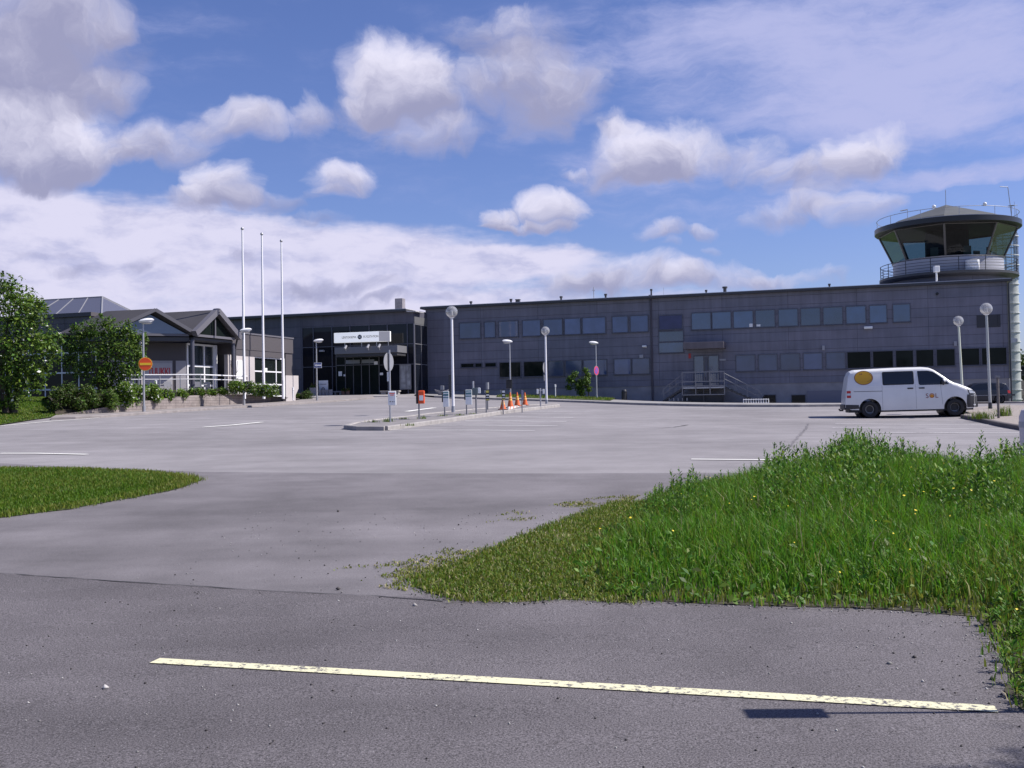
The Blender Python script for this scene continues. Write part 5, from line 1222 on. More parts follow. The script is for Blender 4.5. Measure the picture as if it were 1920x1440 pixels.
def flight(x0, x1, nst):
    """from the landing edge x0 down to x1 on the ground"""
    zg = gloc(x1, SO_ + .5); st = MB(); 
    for k in range(nst):
        f_ = (k + .5) / nst; x_ = x0 + (x1 - x0) * f_; z_ = zfl + (zg - zfl) * (k + 1) / (nst + 1); w_ = abs(x1 - x0) / nst * .55; st.box(x_ - w_, x_ + w_, SO_ + .1, SO_ + 1.2, z_ - .05, z_)
    st.build('step', m_galv, ST)
    sg_ = MB(); 
    for y_ in (SO_ + .05, SO_ + 1.22): bar(sg_, (x0, y_, zfl - .1), (x1, y_, zg + .05), .14)
    sg_.build('stringer', m_dark, ST)
    rr_ = MB(); e1 = x0 + (x1 - x0) * .97
    for y_ in (SO_ + .03, SO_ + 1.24):
        for dz_ in (1.05, .6): rr_.tube((x0, y_, zfl + dz_), (e1, y_, zg + dz_), .022, n=6)
        for k in range(4): f_ = k / 3 * .96; rr_.tube((x0 + (x1 - x0) * f_, y_, zfl + (zg - zfl) * f_), (x0 + (x1 - x0) * f_, y_, zfl + (zg - zfl) * f_ + 1.06), .02, n=6)
        rr_.tube((e1, y_, zg + 1.05), (e1 + (x1 - x0) * .1, y_, zg + .6), .02, n=6)
    rr_.build('handrail', m_galv_s, ST)
flight(xL, gL, 8); flight(xR, gR, 8)
# bicycle rack
a = fg(1394, 760, -3.4); x0 = fp(1394, 760, -3.4)[0]; x1 = fp(1441, 760, -3.4)[0]
t = thing('bicycle_rack', 'white metal bicycle rack at the foot of the right hand stairs', 'bicycle rack', Vector((a.x, a.y, float(gz(a.x, a.y)) + .11)), FANG); L_ = x1 - x0
fr = MB(); 
for z_ in (.05, .33): fr.tube((0, 0, z_), (L_, 0, z_), .03, n=6).tube((0, .35, z_), (L_, .35, z_), .03, n=6)
fr.build('frame', m_framew, t); hp_ = MB()
for k in range(11): x_ = L_ * k / 10; hp_.path([(x_, 0, 0), (x_, 0, .36), (x_, .35, .36), (x_, .35, 0)], .022, 6)
hp_.build('hoop', m_framew, t)
a = fg(1250, 757, -2.6); t = thing('bicycle_rack', 'low dark bicycle rack at the foot of the left hand stairs', 'bicycle rack', Vector((a.x, a.y, float(gz(a.x, a.y)) + .11)), FANG)
MB().box(0, 1.9, 0, .5, 0, .08).build('frame', m_dark, t); hp_ = MB()
for k in range(5): hp_.path([(.2 + k * .35, .05, .08), (.2 + k * .35, .05, .3), (.2 + k * .35, .4, .3), (.2 + k * .35, .4, .08)], .02, 6)
hp_.build('hoop', m_galv, t)
# ------------------------------------------------------------------ vehicles
m_paintw = mat('van_white', (.74, .735, .725), .22, spec=.6, var=.07, vscale=1.6); m_tyre = mat('tyre_rubber', (.028, .028, .03), .85); m_rim = mat('steel_rim', (.34, .34, .35), .5); m_rimlt = mat('rim_light', (.66, .66, .68), .4)
m_carglass = mat('vehicle_glass', (.012, .014, .017), .05, ior=1.6); m_bump = mat('bumper_black', (.035, .035, .04), .55); m_tail = mat('tail_red', (.45, .02, .02), .2); m_clear = mat('lamp_clear', (.55, .57, .60), .08, ior=1.9); m_seam = mat('seam_dark', (.06, .06, .065), .6)
def interp(pts):
    X = [p[0] for p in pts]; Z = [p[1] for p in pts]
    def f(x): return float(np.interp(x, X, Z))
    return f
def make_vehicle(root, top, bot, halfw, belt, tumble, wheels, wr, ar, sill, body_m, re=.15, crown=.035):
    x0, x1 = top[0][0], top[-1][0]; ft, fb, fwid = interp(top), interp(bot), interp(halfw); ztop = max(p[1] for p in top)
    def sy(x, z):
        w = fwid(x)
        if z > belt: w -= tumble * ((z - belt) / (ztop - belt)) ** 1.5
        if z < .5: w -= .05 * ((.5 - z) / .35) ** 1.5
        w -= .012 * math.cos(max(0, min(1, (z - .35) / (belt - .35))) * 2 * math.pi) * .5
        return w
    def zb(x):
        z = fb(x)
        for wx in wheels:
            d = abs(x - wx)
            if d < ar: z = max(z, wr + math.sqrt(ar * ar - d * d))
        return z
    xs_ = set(np.round(np.arange(x0, x1 + .001, .06), 3)) | {x0, x1} | {p[0] for p in top}
    for wx in wheels: xs_ |= set(np.round(wx + ar * np.cos(np.linspace(0, math.pi, 25)), 3)) | {round(wx - ar - .002, 3), round(wx + ar + .002, 3)}
    xs_ = sorted(x for x in xs_ if x0 <= x <= x1); NV = 14; NC = 5; b_ = MB(); rows = []
    for x in xs_:
        zt = ft(x); zl = min(zb(x), zt - .12); r_ = min(re, .45 * (zt - zl)); zs = zt - r_; row = []
        for k in range(NV + 1):
            z = zl + (zs - zl) * k / NV; row.append((x, sy(x, z), z))
        ys = sy(x, zs)
        for k in range(1, NC + 1):
            a = math.pi / 2 * k / NC; row.append((x, ys - r_ * 1.1 * (1 - math.cos(a)), zs + r_ * math.sin(a)))
        yy = row[-1][1]
        for k in (.66, .33): row.append((x, yy * k, zt + crown * (1 - k * k)))
        full = [b_.bm.verts.new((p[0], -p[1], p[2])) for p in row] + [b_.bm.verts.new((x, 0, zt + crown))] + [b_.bm.verts.new(p) for p in row[::-1]]
        rows.append(full)
    for A, B in zip(rows[:-1], rows[1:]):
        for k in range(len(A) - 1): b_.bm.faces.new([A[k], B[k], B[k + 1], A[k + 1]])
    b_.bm.faces.new(rows[0]); b_.bm.faces.new(rows[-1][::-1])
    body = b_.build('body', body_m, root, smooth=True)
    # dark underside and wheel housings
    wmin = min(fwid(x0 + .4), fwid(x1 - .4)) - .16
    u = MB(); u.box(x0 + .15, x1 - .15, -wmin, wmin, sill - .06, sill + .30); u.build('underbody', m_bump, root)
    for wx in wheels:
        for s in (-1, 1):
            yo = s * (fwid(wx) - .03); w = MB()
            w.lathe([(wr * .60, -.11), (wr * .93, -.10), (wr, -.06), (wr, .06), (wr * .93, .10), (wr * .60, .11)], n=36); w.bm.transform(Matrix.Translation((wx, yo - s * .11, wr)) @ Matrix.Rotation(R_(90), 4, 'X'))
            tyre = w.build('wheel', m_tyre, root, smooth=True)
            r2 = MB(); r2.lathe([(wr * .61, .075), (wr * .56, .10), (wr * .5, .06), (wr * .30, .085), (wr * .16, .09), (0, .09)], n=36); r2.bm.transform(Matrix.Translation((wx, yo - s * .11, wr)) @ Matrix.Rotation(R_(90) * s, 4, 'X'))
            r2.build('rim', m_rim, tyre, smooth=True)
            r3 = MB(); r3.lathe([(wr * .62, .088), (wr * .62, .108), (wr * .53, .112), (wr * .50, .085)], n=36); r3.bm.transform(Matrix.Translation((wx, yo - s * .11, wr)) @ Matrix.Rotation(R_(90) * s, 4, 'X'))
            r3.build('rim_ring', m_rimlt, tyre, smooth=True)
        h = MB(); h.lathe([(ar + .02, -wmin - .06), (ar + .02, wmin + .06)], n=32); h.bm.transform(Matrix.Translation((wx, 0, wr)) @ Matrix.Rotation(R_(90), 4, 'X')); h.build('wheel_housing', m_black, root)
    return sy, ft
def side_patch(parent, name, poly, m_, sy, off=.006, sides=(-1,), cell=.07):
    if len(sides) == 2:
        o_ = side_patch(parent, name, poly, m_, sy, off, (-1,), cell); side_patch(parent, name, poly, m_, sy, off, (1,), cell); return o_
    b_ = MB(); bm = b_.bm
    for s in sides:
        vs = [bm.verts.new((p[0], 0, p[1])) for p in poly]; f = bm.faces.new(vs); f.normal_update(); geom = bmesh.ops.triangulate(bm, faces=[f])['faces']
    # cut in plan
    xs_ = [p[0] for p in poly]; zs_ = [p[1] for p in poly]
    for ax, lo, hi in ((0, min(xs_), max(xs_)), (2, min(zs_), max(zs_))):
        v = lo + cell
        while v < hi - 1e-4:
            co = [0, 0, 0]; co[ax] = v; no = [0, 0, 0]; no[ax] = 1
            bmesh.ops.bisect_plane(bm, geom=bm.verts[:] + bm.edges[:] + bm.faces[:], plane_co=co, plane_no=no, dist=1e-6); v += cell
    bm.verts.ensure_lookup_table()
    if len(sides) == 1:
        for v in bm.verts: v.co.y = sides[0] * (sy(v.co.x, v.co.z) + off)
    else:
        # two islands, one for each side
        seen = set(); isl_ = []
        for v in bm.verts:
            if v in seen: continue
            st = [v]; comp = []
            while st:
                q = st.pop()
                if q in seen: continue
                seen.add(q); comp.append(q); st += [e.other_vert(q) for e in q.link_edges]
            isl_.append(comp)
        for k, comp in enumerate(isl_):
            s = sides[k % 2]
            for v in comp: v.co.y = s * (sy(v.co.x, v.co.z) + off)
    return b_.build(name, m_, parent, smooth=False)
def ellipse(cx, cz, rx, rz, n=36): return [(cx + rx * math.cos(2 * math.pi * i / n), cz + rz * math.sin(2 * math.pi * i / n)) for i in range(n)]
def rrect(x0, x1, z0, z1, r=.03): 
    o_ = []
    for cx, cz, a in ((x1 - r, z1 - r, 0), (x0 + r, z1 - r, 90), (x0 + r, z0 + r, 180), (x1 - r, z0 + r, 270)):
        for k in range(4): o_.append((cx + r * math.cos(R_(a + 30 * k)), cz + r * math.sin(R_(a + 30 * k))))
    return o_
# --- the white van
vp = at(1704.5, 786, 42.4); vx, vy = vp[0], vp[1]
vz = [float(gz(vx + d, vy)) for d in (-1.6, 1.6)]
VAN = thing('delivery_van', 'white panel van with a round yellow smiling face, parked across the lot', 'van', (vx, vy, sum(vz) / 2 - .01)); VAN.rotation_euler = (0, math.atan2(vz[0] - vz[1], 3.2), R_(-12)); VAN.scale = (1.02, 1.0, 1.03)
top = [(-2.50, .62), (-2.47, 1.0), (-2.36, 1.62), (-2.28, 1.80), (-2.12, 1.865), (-1.5, 1.885), (-.5, 1.905), (.45, 1.90), (.70, 1.87), (.86, 1.80), (1.15, 1.585), (1.41, 1.375), (1.55, 1.285), (1.75, 1.22), (2.05, 1.09), (2.25, .99), (2.36, .90), (2.42, .76), (2.44, .55), (2.41, .44)]
bot = [(-2.50, .42), (-2.3, .32), (-1.0, .27), (1.0, .27), (2.1, .27), (2.41, .30)]
hw = [(-2.50, .86), (-2.44, .90), (-2.2, .945), (-1.5, .955), (1.2, .955), (1.7, .945), (2.1, .89), (2.3, .80), (2.41, .66), (2.44, .60)]
sy, ftv = make_vehicle(VAN, top, bot, hw, 1.10, .16, (-1.578, 1.578), .325, .415, .27, m_paintw)
for s in (-1, 1):
    wn = side_patch(VAN, 'side_window', rrect(-1.08, .09, 1.25, 1.775, .05), mat('rubber_black', (.012, .012, .013), .5), sy, .004, (s,))
    side_patch(wn, 'pane', rrect(-1.04, .05, 1.285, 1.745, .04), m_carglass, sy, .009, (s,))
dpoly = [(.23, 1.765), (.60, 1.765), (.80, 1.72), (.97, 1.60), (1.20, 1.405), (1.36, 1.245), (1.34, 1.215), (.30, 1.215), (.26, 1.26)]
dwn = side_patch(VAN, 'door_window', dpoly, m_carglass, sy, .006, (-1, 1))
# windscreen
wsb = MB(); xs_ = np.linspace(.80, 1.47, 12); rows = []
for x in xs_:
    z = ftv(x); yw = sy(x, z - .09) - .10
    rows.append([wsb.bm.verts.new((x, yw * k, z + .03 * (1 - (k * .95) ** 2) + .006)) for k in np.linspace(-1, 1, 9)])
for A, B in zip(rows[:-1], rows[1:]):
    for k in range(8): wsb.bm.faces.new([A[k], B[k], B[k + 1], A[k + 1]])
wsb.build('windscreen', m_carglass, VAN, smooth=True)
# seams, rail, handles
side_patch(VAN, 'slide_rail', [(-2.18, 1.045), (-1.10, 1.035), (-1.10, 1.015), (-2.18, 1.025)], m_seam, sy, .004, (-1, 1))
for x in (-1.105, .145): side_patch(VAN, 'door_seam', [(x - .006, 1.24), (x + .006, 1.24), (x + .006, .30), (x - .006, .30)], mat('seam_grey', (.35, .35, .36), .5), sy, .003, (-1, 1))
side_patch(VAN, 'door_seam', [(1.05, 1.2), (1.062, 1.2), (1.12, .45), (1.108, .45)], mat('seam_grey', (.35, .35, .36), .5), sy, .003, (-1, 1))
side_patch(VAN, 'waist_highlight', [(-2.05, 1.232), (1.3, 1.20), (1.3, 1.188), (-2.05, 1.218)], mat('crease_highlight', (.8, .8, .8), .3), sy, .008, (-1, 1))  # highlight along the body crease, painted on as a pale strip
for x in (-.17, .25): side_patch(VAN, 'door_handle', rrect(x, x + .22, 1.075, 1.125, .02), m_black, sy, .025, (-1, 1))
# lamps
side_patch(VAN, 'tail_light', rrect(-2.44, -2.285, .79, 1.07, .02), m_tail, sy, .006, (-1, 1)); side_patch(VAN, 'tail_light_lens', [(-2.435, .89), (-2.29, .89), (-2.29, .97), (-2.435, .97)], m_clear, sy, .010, (-1, 1))
hl = side_patch(VAN, 'headlight', [(2.03, 1.00), (2.22, .975), (2.37, .88), (2.37, .82), (2.1, .80)], m_dark, sy, .006, (-1, 1)); side_patch(VAN, 'headlight_lens', [(2.08, .98), (2.2, .955), (2.34, .87), (2.30, .84), (2.12, .85)], m_clear, sy, .012, (-1, 1))
# bumpers
side_patch(VAN, 'front_bumper', [(2.02, .80), (2.40, .80), (2.43, .62), (2.405, .31), (2.02, .31), (1.995, .45)], m_bump, sy, .012, (-1, 1))
fbp = MB(); ysn = .62
fbp.box(2.33, 2.455, -.66, .66, .31, .52); fbp.build('grille', m_bump, VAN, bevel=.03)
side_patch(VAN, 'grille_bar', [(2.15, .765), (2.41, .745), (2.41, .725), (2.15, .745)], m_alu, sy, .016, (-1, 1)); side_patch(VAN, 'fog_lamp', ellipse(2.30, .40, .05, .035, 12), m_clear, sy, .016, (-1, 1))
side_patch(VAN, 'rear_bumper', [(-2.49, .53), (-2.0, .51), (-1.985, .36), (-2.49, .34)], m_bump, sy, .010, (-1, 1)); MB().box(-2.55, -2.485, -.84, .84, .33, .54).build('rear_bumper', m_bump, VAN, bevel=.02)
MB().tube((-2.5, 0, .30), (-2.66, 0, .30), .03).ball((-2.66, 0, .34), .035, 10).build('tow_bar', m_black, VAN)
# mirror
for s in (-1, 1): MB().ball((1.14, s * 1.06, 1.31), .13, 16, sz=.95, sx=.55, sy=.8).tube((1.15, s * .86, 1.24), (1.14, s * 1.0, 1.27), .035).build('mirror', m_bump, VAN, smooth=True)
for s in (-1, 1): MB().ball((1.155, s * 1.068, 1.35), .115, 16, sz=.7, sx=.6, sy=.8).build('mirror_shell', m_paintw, VAN, smooth=True)
# wiper cowl and steering wheel side shapes inside the door window
# the yellow face
f0 = side_patch(VAN, 'face_emblem', ellipse(-1.78, 1.565, .355, .28, 44), mat('face_edge', (.16, .035, .05), .5), sy, .006)
side_patch(f0, 'face_disc', ellipse(-1.78, 1.565, .330, .258, 44), mat('face_yellow', (.58, .31, .012), .4), sy, .010)
for ex in (-1.905, -1.845): side_patch(f0, 'eye', ellipse(ex, 1.715, .020, .028, 12), mat('face_brown', (.16, .05, .03), .5), sy, .014)
sm = [(-1.66 + .20 * math.cos(R_(a)), 1.565 + .15 * math.sin(R_(a))) for a in range(-85, 66, 10)]; sm2 = [(-1.66 + .185 * math.cos(R_(a)), 1.565 + .137 * math.sin(R_(a))) for a in range(65, -86, -10)]
side_patch(f0, 'smile', sm + sm2, mat('face_brown', (.16, .05, .03)), sy, .014, cell=.2)
# the lettering S O L
def van_text(s, x, z, size, m_):
    o_ = text_part('lettering', s, m_, VAN, size, Matrix.Translation((x, 0, z)) @ Matrix.Rotation(R_(90), 4, 'X'), .001)
    for v in o_.data.vertices: v.co.y = -(sy(v.co.x, v.co.z) + .008)
    return o_
van_text('S', .55, .785, .25, mat('letter_red_brown', (.30, .03, .05), .5)); van_text('L', .90, .785, .25, mat('letter_red_brown', (.30, .03, .05), .5)); van_text('O', .725, .785, .25, mat('letter_orange', (.65, .16, .03), .5))
side_patch(VAN, 'emblem', ellipse(.725, .785, .062, .062, 20), mat('face_orange', (.70, .28, .02), .5), sy, .006)

# --- dark blue hatchback behind it, seen from its left side with the tail to the right
def hatchback(loc, rz, label, c, name):
    t = thing('parked_car', label, 'car', loc, rz); mp = mat(name, c, .25, spec=.6)
    tp = [(-2.05, .60), (-2.0, .85), (-1.92, .98), (-1.72, 1.34), (-1.5, 1.42), (-.6, 1.455), (.1, 1.42), (.35, 1.34), (.95, .98), (1.3, .92), (1.85, .80), (2.03, .66), (2.08, .5)]
    bt_ = [(-2.05, .36), (-1.8, .24), (1.8, .22), (2.08, .30)]; hw_ = [(-2.05, .70), (-1.8, .80), (-1.0, .86), (1.2, .86), (1.8, .78), (2.08, .60)]
    s_, f_ = make_vehicle(t, tp, bt_, hw_, .88, .17, (-1.27, 1.27), .30, .36, .22, mp, .07, .02)
    side_patch(t, 'side_window', [(-1.62, 1.30), (-.62, 1.385), (-.62, .96), (-1.5, .98)], m_carglass, s_, .005, (-1, 1)); side_patch(t, 'side_window', [(-.52, 1.385), (.02, 1.365), (.32, 1.27), (.78, .99), (.72, .95), (-.52, .96)], m_carglass, s_, .005, (-1, 1))
    side_patch(t, 'tail_light', [(-1.99, .88), (-1.80, .90), (-1.82, .70), (-2.01, .68)], m_tail, s_, .006, (-1, 1)); side_patch(t, 'headlight', [(1.7, .80), (1.98, .68), (1.98, .60), (1.75, .66)], m_clear, s_, .006, (-1, 1))
    side_patch(t, 'trim_strip', [(-1.75, .60), (1.7, .56), (1.7, .53), (-1.75, .57)], m_gold, s_, .006, (-1, 1))
    rb2 = MB(); rows = []
    for x in np.linspace(-1.93, -1.73, 6):
        z = f_(x); yw = s_(x, z - .07) - .1; rows.append([rb2.bm.verts.new((x - .004, yw * k, z + .02 * (1 - k * k) + .004)) for k in np.linspace(-1, 1, 7)])
    for A, B in zip(rows[:-1], rows[1:]):
        for k in range(6): rb2.bm.faces.new([A[k], B[k], B[k + 1], A[k + 1]])
    rb2.build('rear_window', m_carglass, t)
    rb2 = MB(); rows = []
    for x in np.linspace(.38, .92, 8):
        z = f_(x); yw = s_(x, z - .07) - .08; rows.append([rb2.bm.verts.new((x, yw * k, z + .02 * (1 - k * k) + .005)) for k in np.linspace(-1, 1, 7)])
    for A, B in zip(rows[:-1], rows[1:]):
        for k in range(6): rb2.bm.faces.new([A[k], B[k], B[k + 1], A[k + 1]])
    rb2.build('windscreen', m_carglass, t)
    return t
q = at(1832, 757, 73.0); hatchback(G(q[0], q[1]), R_(180) + FANG * .5, 'dark blue hatchback parked close to the facade behind the lamp post', (.018, .022, .035), 'car_dark_blue')
q = at(1921, 712, 98); hatchback(Vector((q[0], q[1], 2.9)), R_(150), 'dark car above the stone wall at the right edge', (.02, .02, .025), 'car_black')
# ------------------------------------------------------------------ vegetation
def leaf_mat(name, c, isl=.48, tr=.35, rough=.55): return mat(name, c, rough, spec=.35, island=isl, transl=tr)
m_leaf_a = leaf_mat('leaf_dark', (.042, .090, .012)); m_leaf_b = leaf_mat('leaf_mid', (.080, .155, .018)); m_leaf_c = leaf_mat('leaf_bright', (.135, .235, .026)); m_petal = mat('petal_white', (.72, .72, .68), .6, transl=.2)
m_leaf_o = leaf_mat('leaf_olive', (.055, .075, .02))
m_bark = mat('bark', (.07, .055, .045), .95, var=.35, vscale=9, bump=.8, bscale=25)
m_grass = leaf_mat('grass_blade', (.092, .232, .015), .42, .45); m_grass_y = leaf_mat('grass_yellowish', (.165, .20, .030), .45, .4); m_grass_l = leaf_mat('grass_lawn', (.080, .165, .008), .4, .4); m_weed = leaf_mat('weed_leaf', (.070, .170, .022), .4, .42); m_straw = mat('straw', (.40, .34, .20), .8, transl=.3)
for m_ in (m_grass, m_grass_y, m_grass_l): m_.node_tree.nodes['Principled BSDF'].inputs['Specular IOR Level'].default_value = .35
def rand_unit(n):
    v = RNG.normal(size=(n, 3)); return v / np.linalg.norm(v, axis=1, keepdims=True)
def leaf_mesh(name, P, Nrm, size, mats, parent=None, midx=None, aspect=.55, kind=None):
    n = len(P); T = np.cross(Nrm, rand_unit(n)); T /= np.linalg.norm(T, axis=1, keepdims=True) + 1e-9; B = np.cross(Nrm, T)
    s = (size * RNG.uniform(.45, 1.5, n))[:, None]
    v = np.stack([P - T * s, P + B * s * aspect + Nrm * s * .15, P + T * s, P - B * s * aspect + Nrm * s * .15], 1).reshape(-1, 3)
    o = np_mesh(name, v, np.arange(4 * n), np.full(n, 4), mats, parent, midx)
    return o
def clump_points(clusters, n, shell=.5):
    C = np.array([c[:3] for c in clusters]); R3 = np.array([c[3] if len(c) == 4 else c[3:6] for c in clusters], dtype=object)
    w = np.array([(c[3] ** 2 if len(c) == 4 else (c[3] * c[4] * c[5]) ** (2 / 3)) for c in clusters]); k = RNG.choice(len(clusters), n, p=w / w.sum())
    u = rand_unit(n); r = RNG.uniform(0, 1, n) ** shell
    rad = np.array([(c[3],) * 3 if len(c) == 4 else c[3:6] for c in clusters], float)[k]
    bump_ = 1 + .36 * np.sin(u[:, 0] * 7 + k) * np.cos(u[:, 2] * 6 + k * 2)
    P = C[k] + u * rad * (r * bump_)[:, None]
    Nn = u * .6 + RNG.normal(size=(n, 3)) * .6 + np.array([0, 0, .45]); Nn /= np.linalg.norm(Nn, axis=1, keepdims=True)
    return P, Nn
def tree(name, label, base, clusters, nleaf, size, mats, weights, trunk_r=.14, cat='tree', group=None, stems=1, white=0.0, shell=.5, trunk_name='trunk'):
    t = thing(name, label, cat, base, 0, group)
    if cat == 'tree':          # twig ends that break the outline
        for c in list(clusters):
            for _ in range(3):
                u = rand_unit(1)[0]; clusters.append((c[0] + u[0] * c[3] * 1.05, c[1] + u[1] * c[3] * 1.05, c[2] + u[2] * c[3] * 1.05, c[3] * RNG.uniform(.16, .36)))
    tb = MB(); top_z = max(c[2] for c in clusters); tops = sorted(clusters, key=lambda c: -c[3])[:9]
    for s in range(stems):
        a = 2 * math.pi * s / max(1, stems); off = Vector((math.cos(a), math.sin(a), 0)) * (.18 if stems > 1 else 0)
        fork = Vector((off.x * 3, off.y * 3, top_z * .38)); tb.tube(off + Vector((0, 0, -.15)), fork, trunk_r, trunk_r * .7, 8)
        for c in tops[s::stems]:
            e = Vector(c[:3]); m_ = fork.lerp(e, .5) + Vector((random.uniform(-.2, .2), random.uniform(-.2, .2), .15)); tb.tube(fork, m_, trunk_r * .5, trunk_r * .3, 6); tb.tube(m_, e, trunk_r * .3, .015, 6)
            for _ in range(3): tb.tube(m_, e + Vector(rand_unit(1)[0]) * c[3] * .7, trunk_r * .18, .008, 5)
    tb.build(trunk_name, m_bark, t, smooth=True)
    P, Nn = clump_points(clusters, nleaf, shell); w = np.array(weights, float); mi = RNG.choice(len(mats), nleaf, p=w / w.sum())
    if white > 0: mi = np.where((RNG.uniform(0, 1, nleaf) < white) & (Nn[:, 2] > .0), len(mats) - 1, np.where(mi == len(mats) - 1, 0, mi))
    leaf_mesh('crown', P, Nn, size, mats, t, mi)
    return t
def blob(n, c, spread, rmin, rmax, squash=.8):
    out = []
    for _ in range(n):
        u = rand_unit(1)[0] * RNG.uniform(.25, 1) ** .5; p = np.array(c) + u * np.array(spread); out.append((p[0], p[1], max(.3, p[2]), RNG.uniform(rmin, rmax)))
    return out
def lz(x, y): return lawn_z(x, y)
# big tree at the left edge
def tree_px(px, Y, z): q = at(px, 740, Y); return Vector((q[0], q[1], z))
b = tree_px(18, 46, 1.75); s = 46 / FPX
def rel(px, py, dy, r, base, Y): q = at(px, py, Y + dy); return (q[0] - base.x, q[1] - base.y, q[2] - base.z, r)
cl = [rel(*a, b, 46) for a in ((-60, 620, 0, 1.5), (-20, 590, .5, 1.2), (20, 560, 0, .9), (45, 580, -.3, .8), (5, 535, 0, .5), (25, 545, .3, .45), (72, 575, .2, .45), (60, 600, -.6, .8), (75, 640, -.2, .75), (98, 632, .3, .5), (100, 662, .2, .45), (30, 640, -.8, 1.1), (-40, 680, 0, 1.3), (20, 690, -.6, 1.0), (62, 690, 0, .75), (85, 690, .4, .42), (40, 728, -.4, .65), (5, 735, 0, .7), (72, 722, .2, .38), (-50, 735, 0, .9), (55, 562, .4, .45), (-30, 545, .5, .7), (25, 752, -.7, .35), (-10, 760, -.5, .5))]
tree('leafy_tree', 'large leafy tree with white blossom at the left edge of the lawn', b, cl, 15500, .072, [m_leaf_a, m_leaf_b, m_leaf_c, m_petal], [.34, .42, .24, 0], .16, white=.018, stems=3)
b = tree_px(196, 55.5, 2.2)
cl = [rel(*a, b, 55.5) for a in ((150, 628, 0, .55), (172, 615, .2, .55), (198, 606, 0, .45), (215, 622, -.2, .6), (240, 620, 0, .5), (258, 640, .3, .5), (262, 662, 0, .4), (235, 655, -.3, .75), (195, 650, 0, .85), (150, 655, .2, .7), (132, 648, 0, .4), (128, 680, 0, .5), (160, 690, -.2, .7), (200, 690, -.3, .8), (240, 690, 0, .7), (260, 695, .3, .35), (225, 715, 0, .6), (190, 718, -.2, .6), (268, 628, .2, .22), (140, 615, .1, .25))]
tree('leafy_tree', 'rounded dark green tree growing in front of the left restaurant gable', b, cl, 11500, .066, [m_leaf_a, m_leaf_b, m_leaf_c], [.42, .43, .15], .10, stems=3)
# shrubs of the bed
def surf_z(x, y):
    if y > 75 or x > -8: return float(gz(x, y)) + .1
    P_ = np.array([[x, y]])
    if in_poly(P_, bed_poly)[0]: return bed_z(x, y)
    if in_poly(P_, lawn_poly)[0]: return lawn_z(x, y)
    return float(gz(x, y)) - .05
def in_poly(P, poly):
    x, y = P[:, 0], P[:, 1]; r = np.zeros(len(P), bool); n = len(poly)
    for i in range(n):
        x1, y1 = poly[i]; x2, y2 = poly[(i + 1) % n]; c = ((y1 > y) != (y2 > y)) & (x < (x2 - x1) * (y - y1) / (y2 - y1 + 1e-12) + x1); r ^= c
    return r
def shrub(px, py, Y, rpx, hpx, label, mats, weights, n=2600, size=.05, white=0, name='shrub', group=None, zb=None):
    base = on_surface(px, py, surf_z); Y = base.y; r = rpx * Y / FPX; h = hpx * Y / FPX * .84
    cl = []
    for _ in range(14):
        a = RNG.uniform(0, 6.28); d = RNG.uniform(0, .8) * r; rr_ = RNG.uniform(.30, .46) * min(r, h) + .06; cl.append((d * math.cos(a), d * math.sin(a) * .8, max(rr_ * .55, RNG.uniform(.12, .84) * h * (1 - .35 * d / r)), rr_))
    return tree(name, label, base, cl, int(n * 1.25), size, mats, weights, .014, 'shrub', group, 3, white, trunk_name='stem')
dk_ = [m_leaf_a, m_leaf_o, m_leaf_b]; fl_ = [m_leaf_b, m_leaf_c, m_petal]
shrub(128, 768, 51, 34, 62, 'dark brownish green shrub at the left end of the bed on the lawn', dk_, [.5, .4, .1], 4200)
shrub(160, 768, 51, 30, 56, 'dark shrub just behind the white post light at the left', dk_, [.4, .35, .25], 4200)
shrub(194, 764, 51, 28, 50, 'fresh green shrub between the dark shrubs and the white flowering one', dk_, [.3, .2, .5], 3600)
shrub(228, 761, 52.0, 28, 52, 'tall white flowering shrub left of the no entry sign lamp', fl_, [.55, .37, .0], 4200, .055, .10)
shrub(257, 756, 53.2, 24, 46, 'white flowering shrub right behind the no entry sign lamp', fl_, [.5, .4, .0], 3600, .055, .10)
shrub(286, 752, 55, 22, 36, 'white flowering shrub just right of the no entry sign lamp', fl_, [.45, .45, 0], 3000, .055, .08)
shrub(313, 748, 58, 16, 22, 'small green plant cushion at the start of the terrace railing', fl_, [.6, .4, 0], 1500, .05, .02)
plants = ((338, 745, 60, 13, 15), (358, 742.5, 61, 13, 17), (377, 740.5, 61.5, 13, 14), (398, 739, 62, 12, 12), (418, 738, 62.5, 11, 11))
plab = ('first of the low plants along the wall top under the terrace railing', 'low broad leaved plant at the foot of the dark porch post', 'low plant on the wall top in front of the porch glazing', 'low plant on the wall top right of the porch glazing', 'small low plant beside the right hand porch post')
for a, lb in zip(plants, plab): shrub(*a, lb, [m_leaf_b, m_leaf_c, m_petal], [.55, .45, 0], 1100, .05, .015, 'bedding_plant')
fpl = ((447, 737, 64, 20, 30), (472, 738, 65, 14, 25), (489, 739, 66, 17, 27), (507, 741, 67.5, 17, 25), (524, 743, 69, 16, 21), (540, 746, 71, 14, 18), (556, 748, 72.5, 11, 13))
flab = ('bushy plant at the foot of the porch left of the litter bin lamp', 'white flowering shrub right behind the rounded litter bin', 'white flowering shrub under the first and middle flagpoles', 'white flowering shrub between the middle and right flagpoles', 'white flowering shrub at the foot of the right flagpole', 'olive shrub right of the flagpoles', 'last low olive shrub of the bed beside the planters')
for i, (a, lb) in enumerate(zip(fpl, flab)): shrub(*a, lb, fl_ if i < 5 else [m_leaf_o, m_leaf_b, m_petal], [.6, .4, 0], 2200, .05, .10 if 0 < i < 5 else .02)
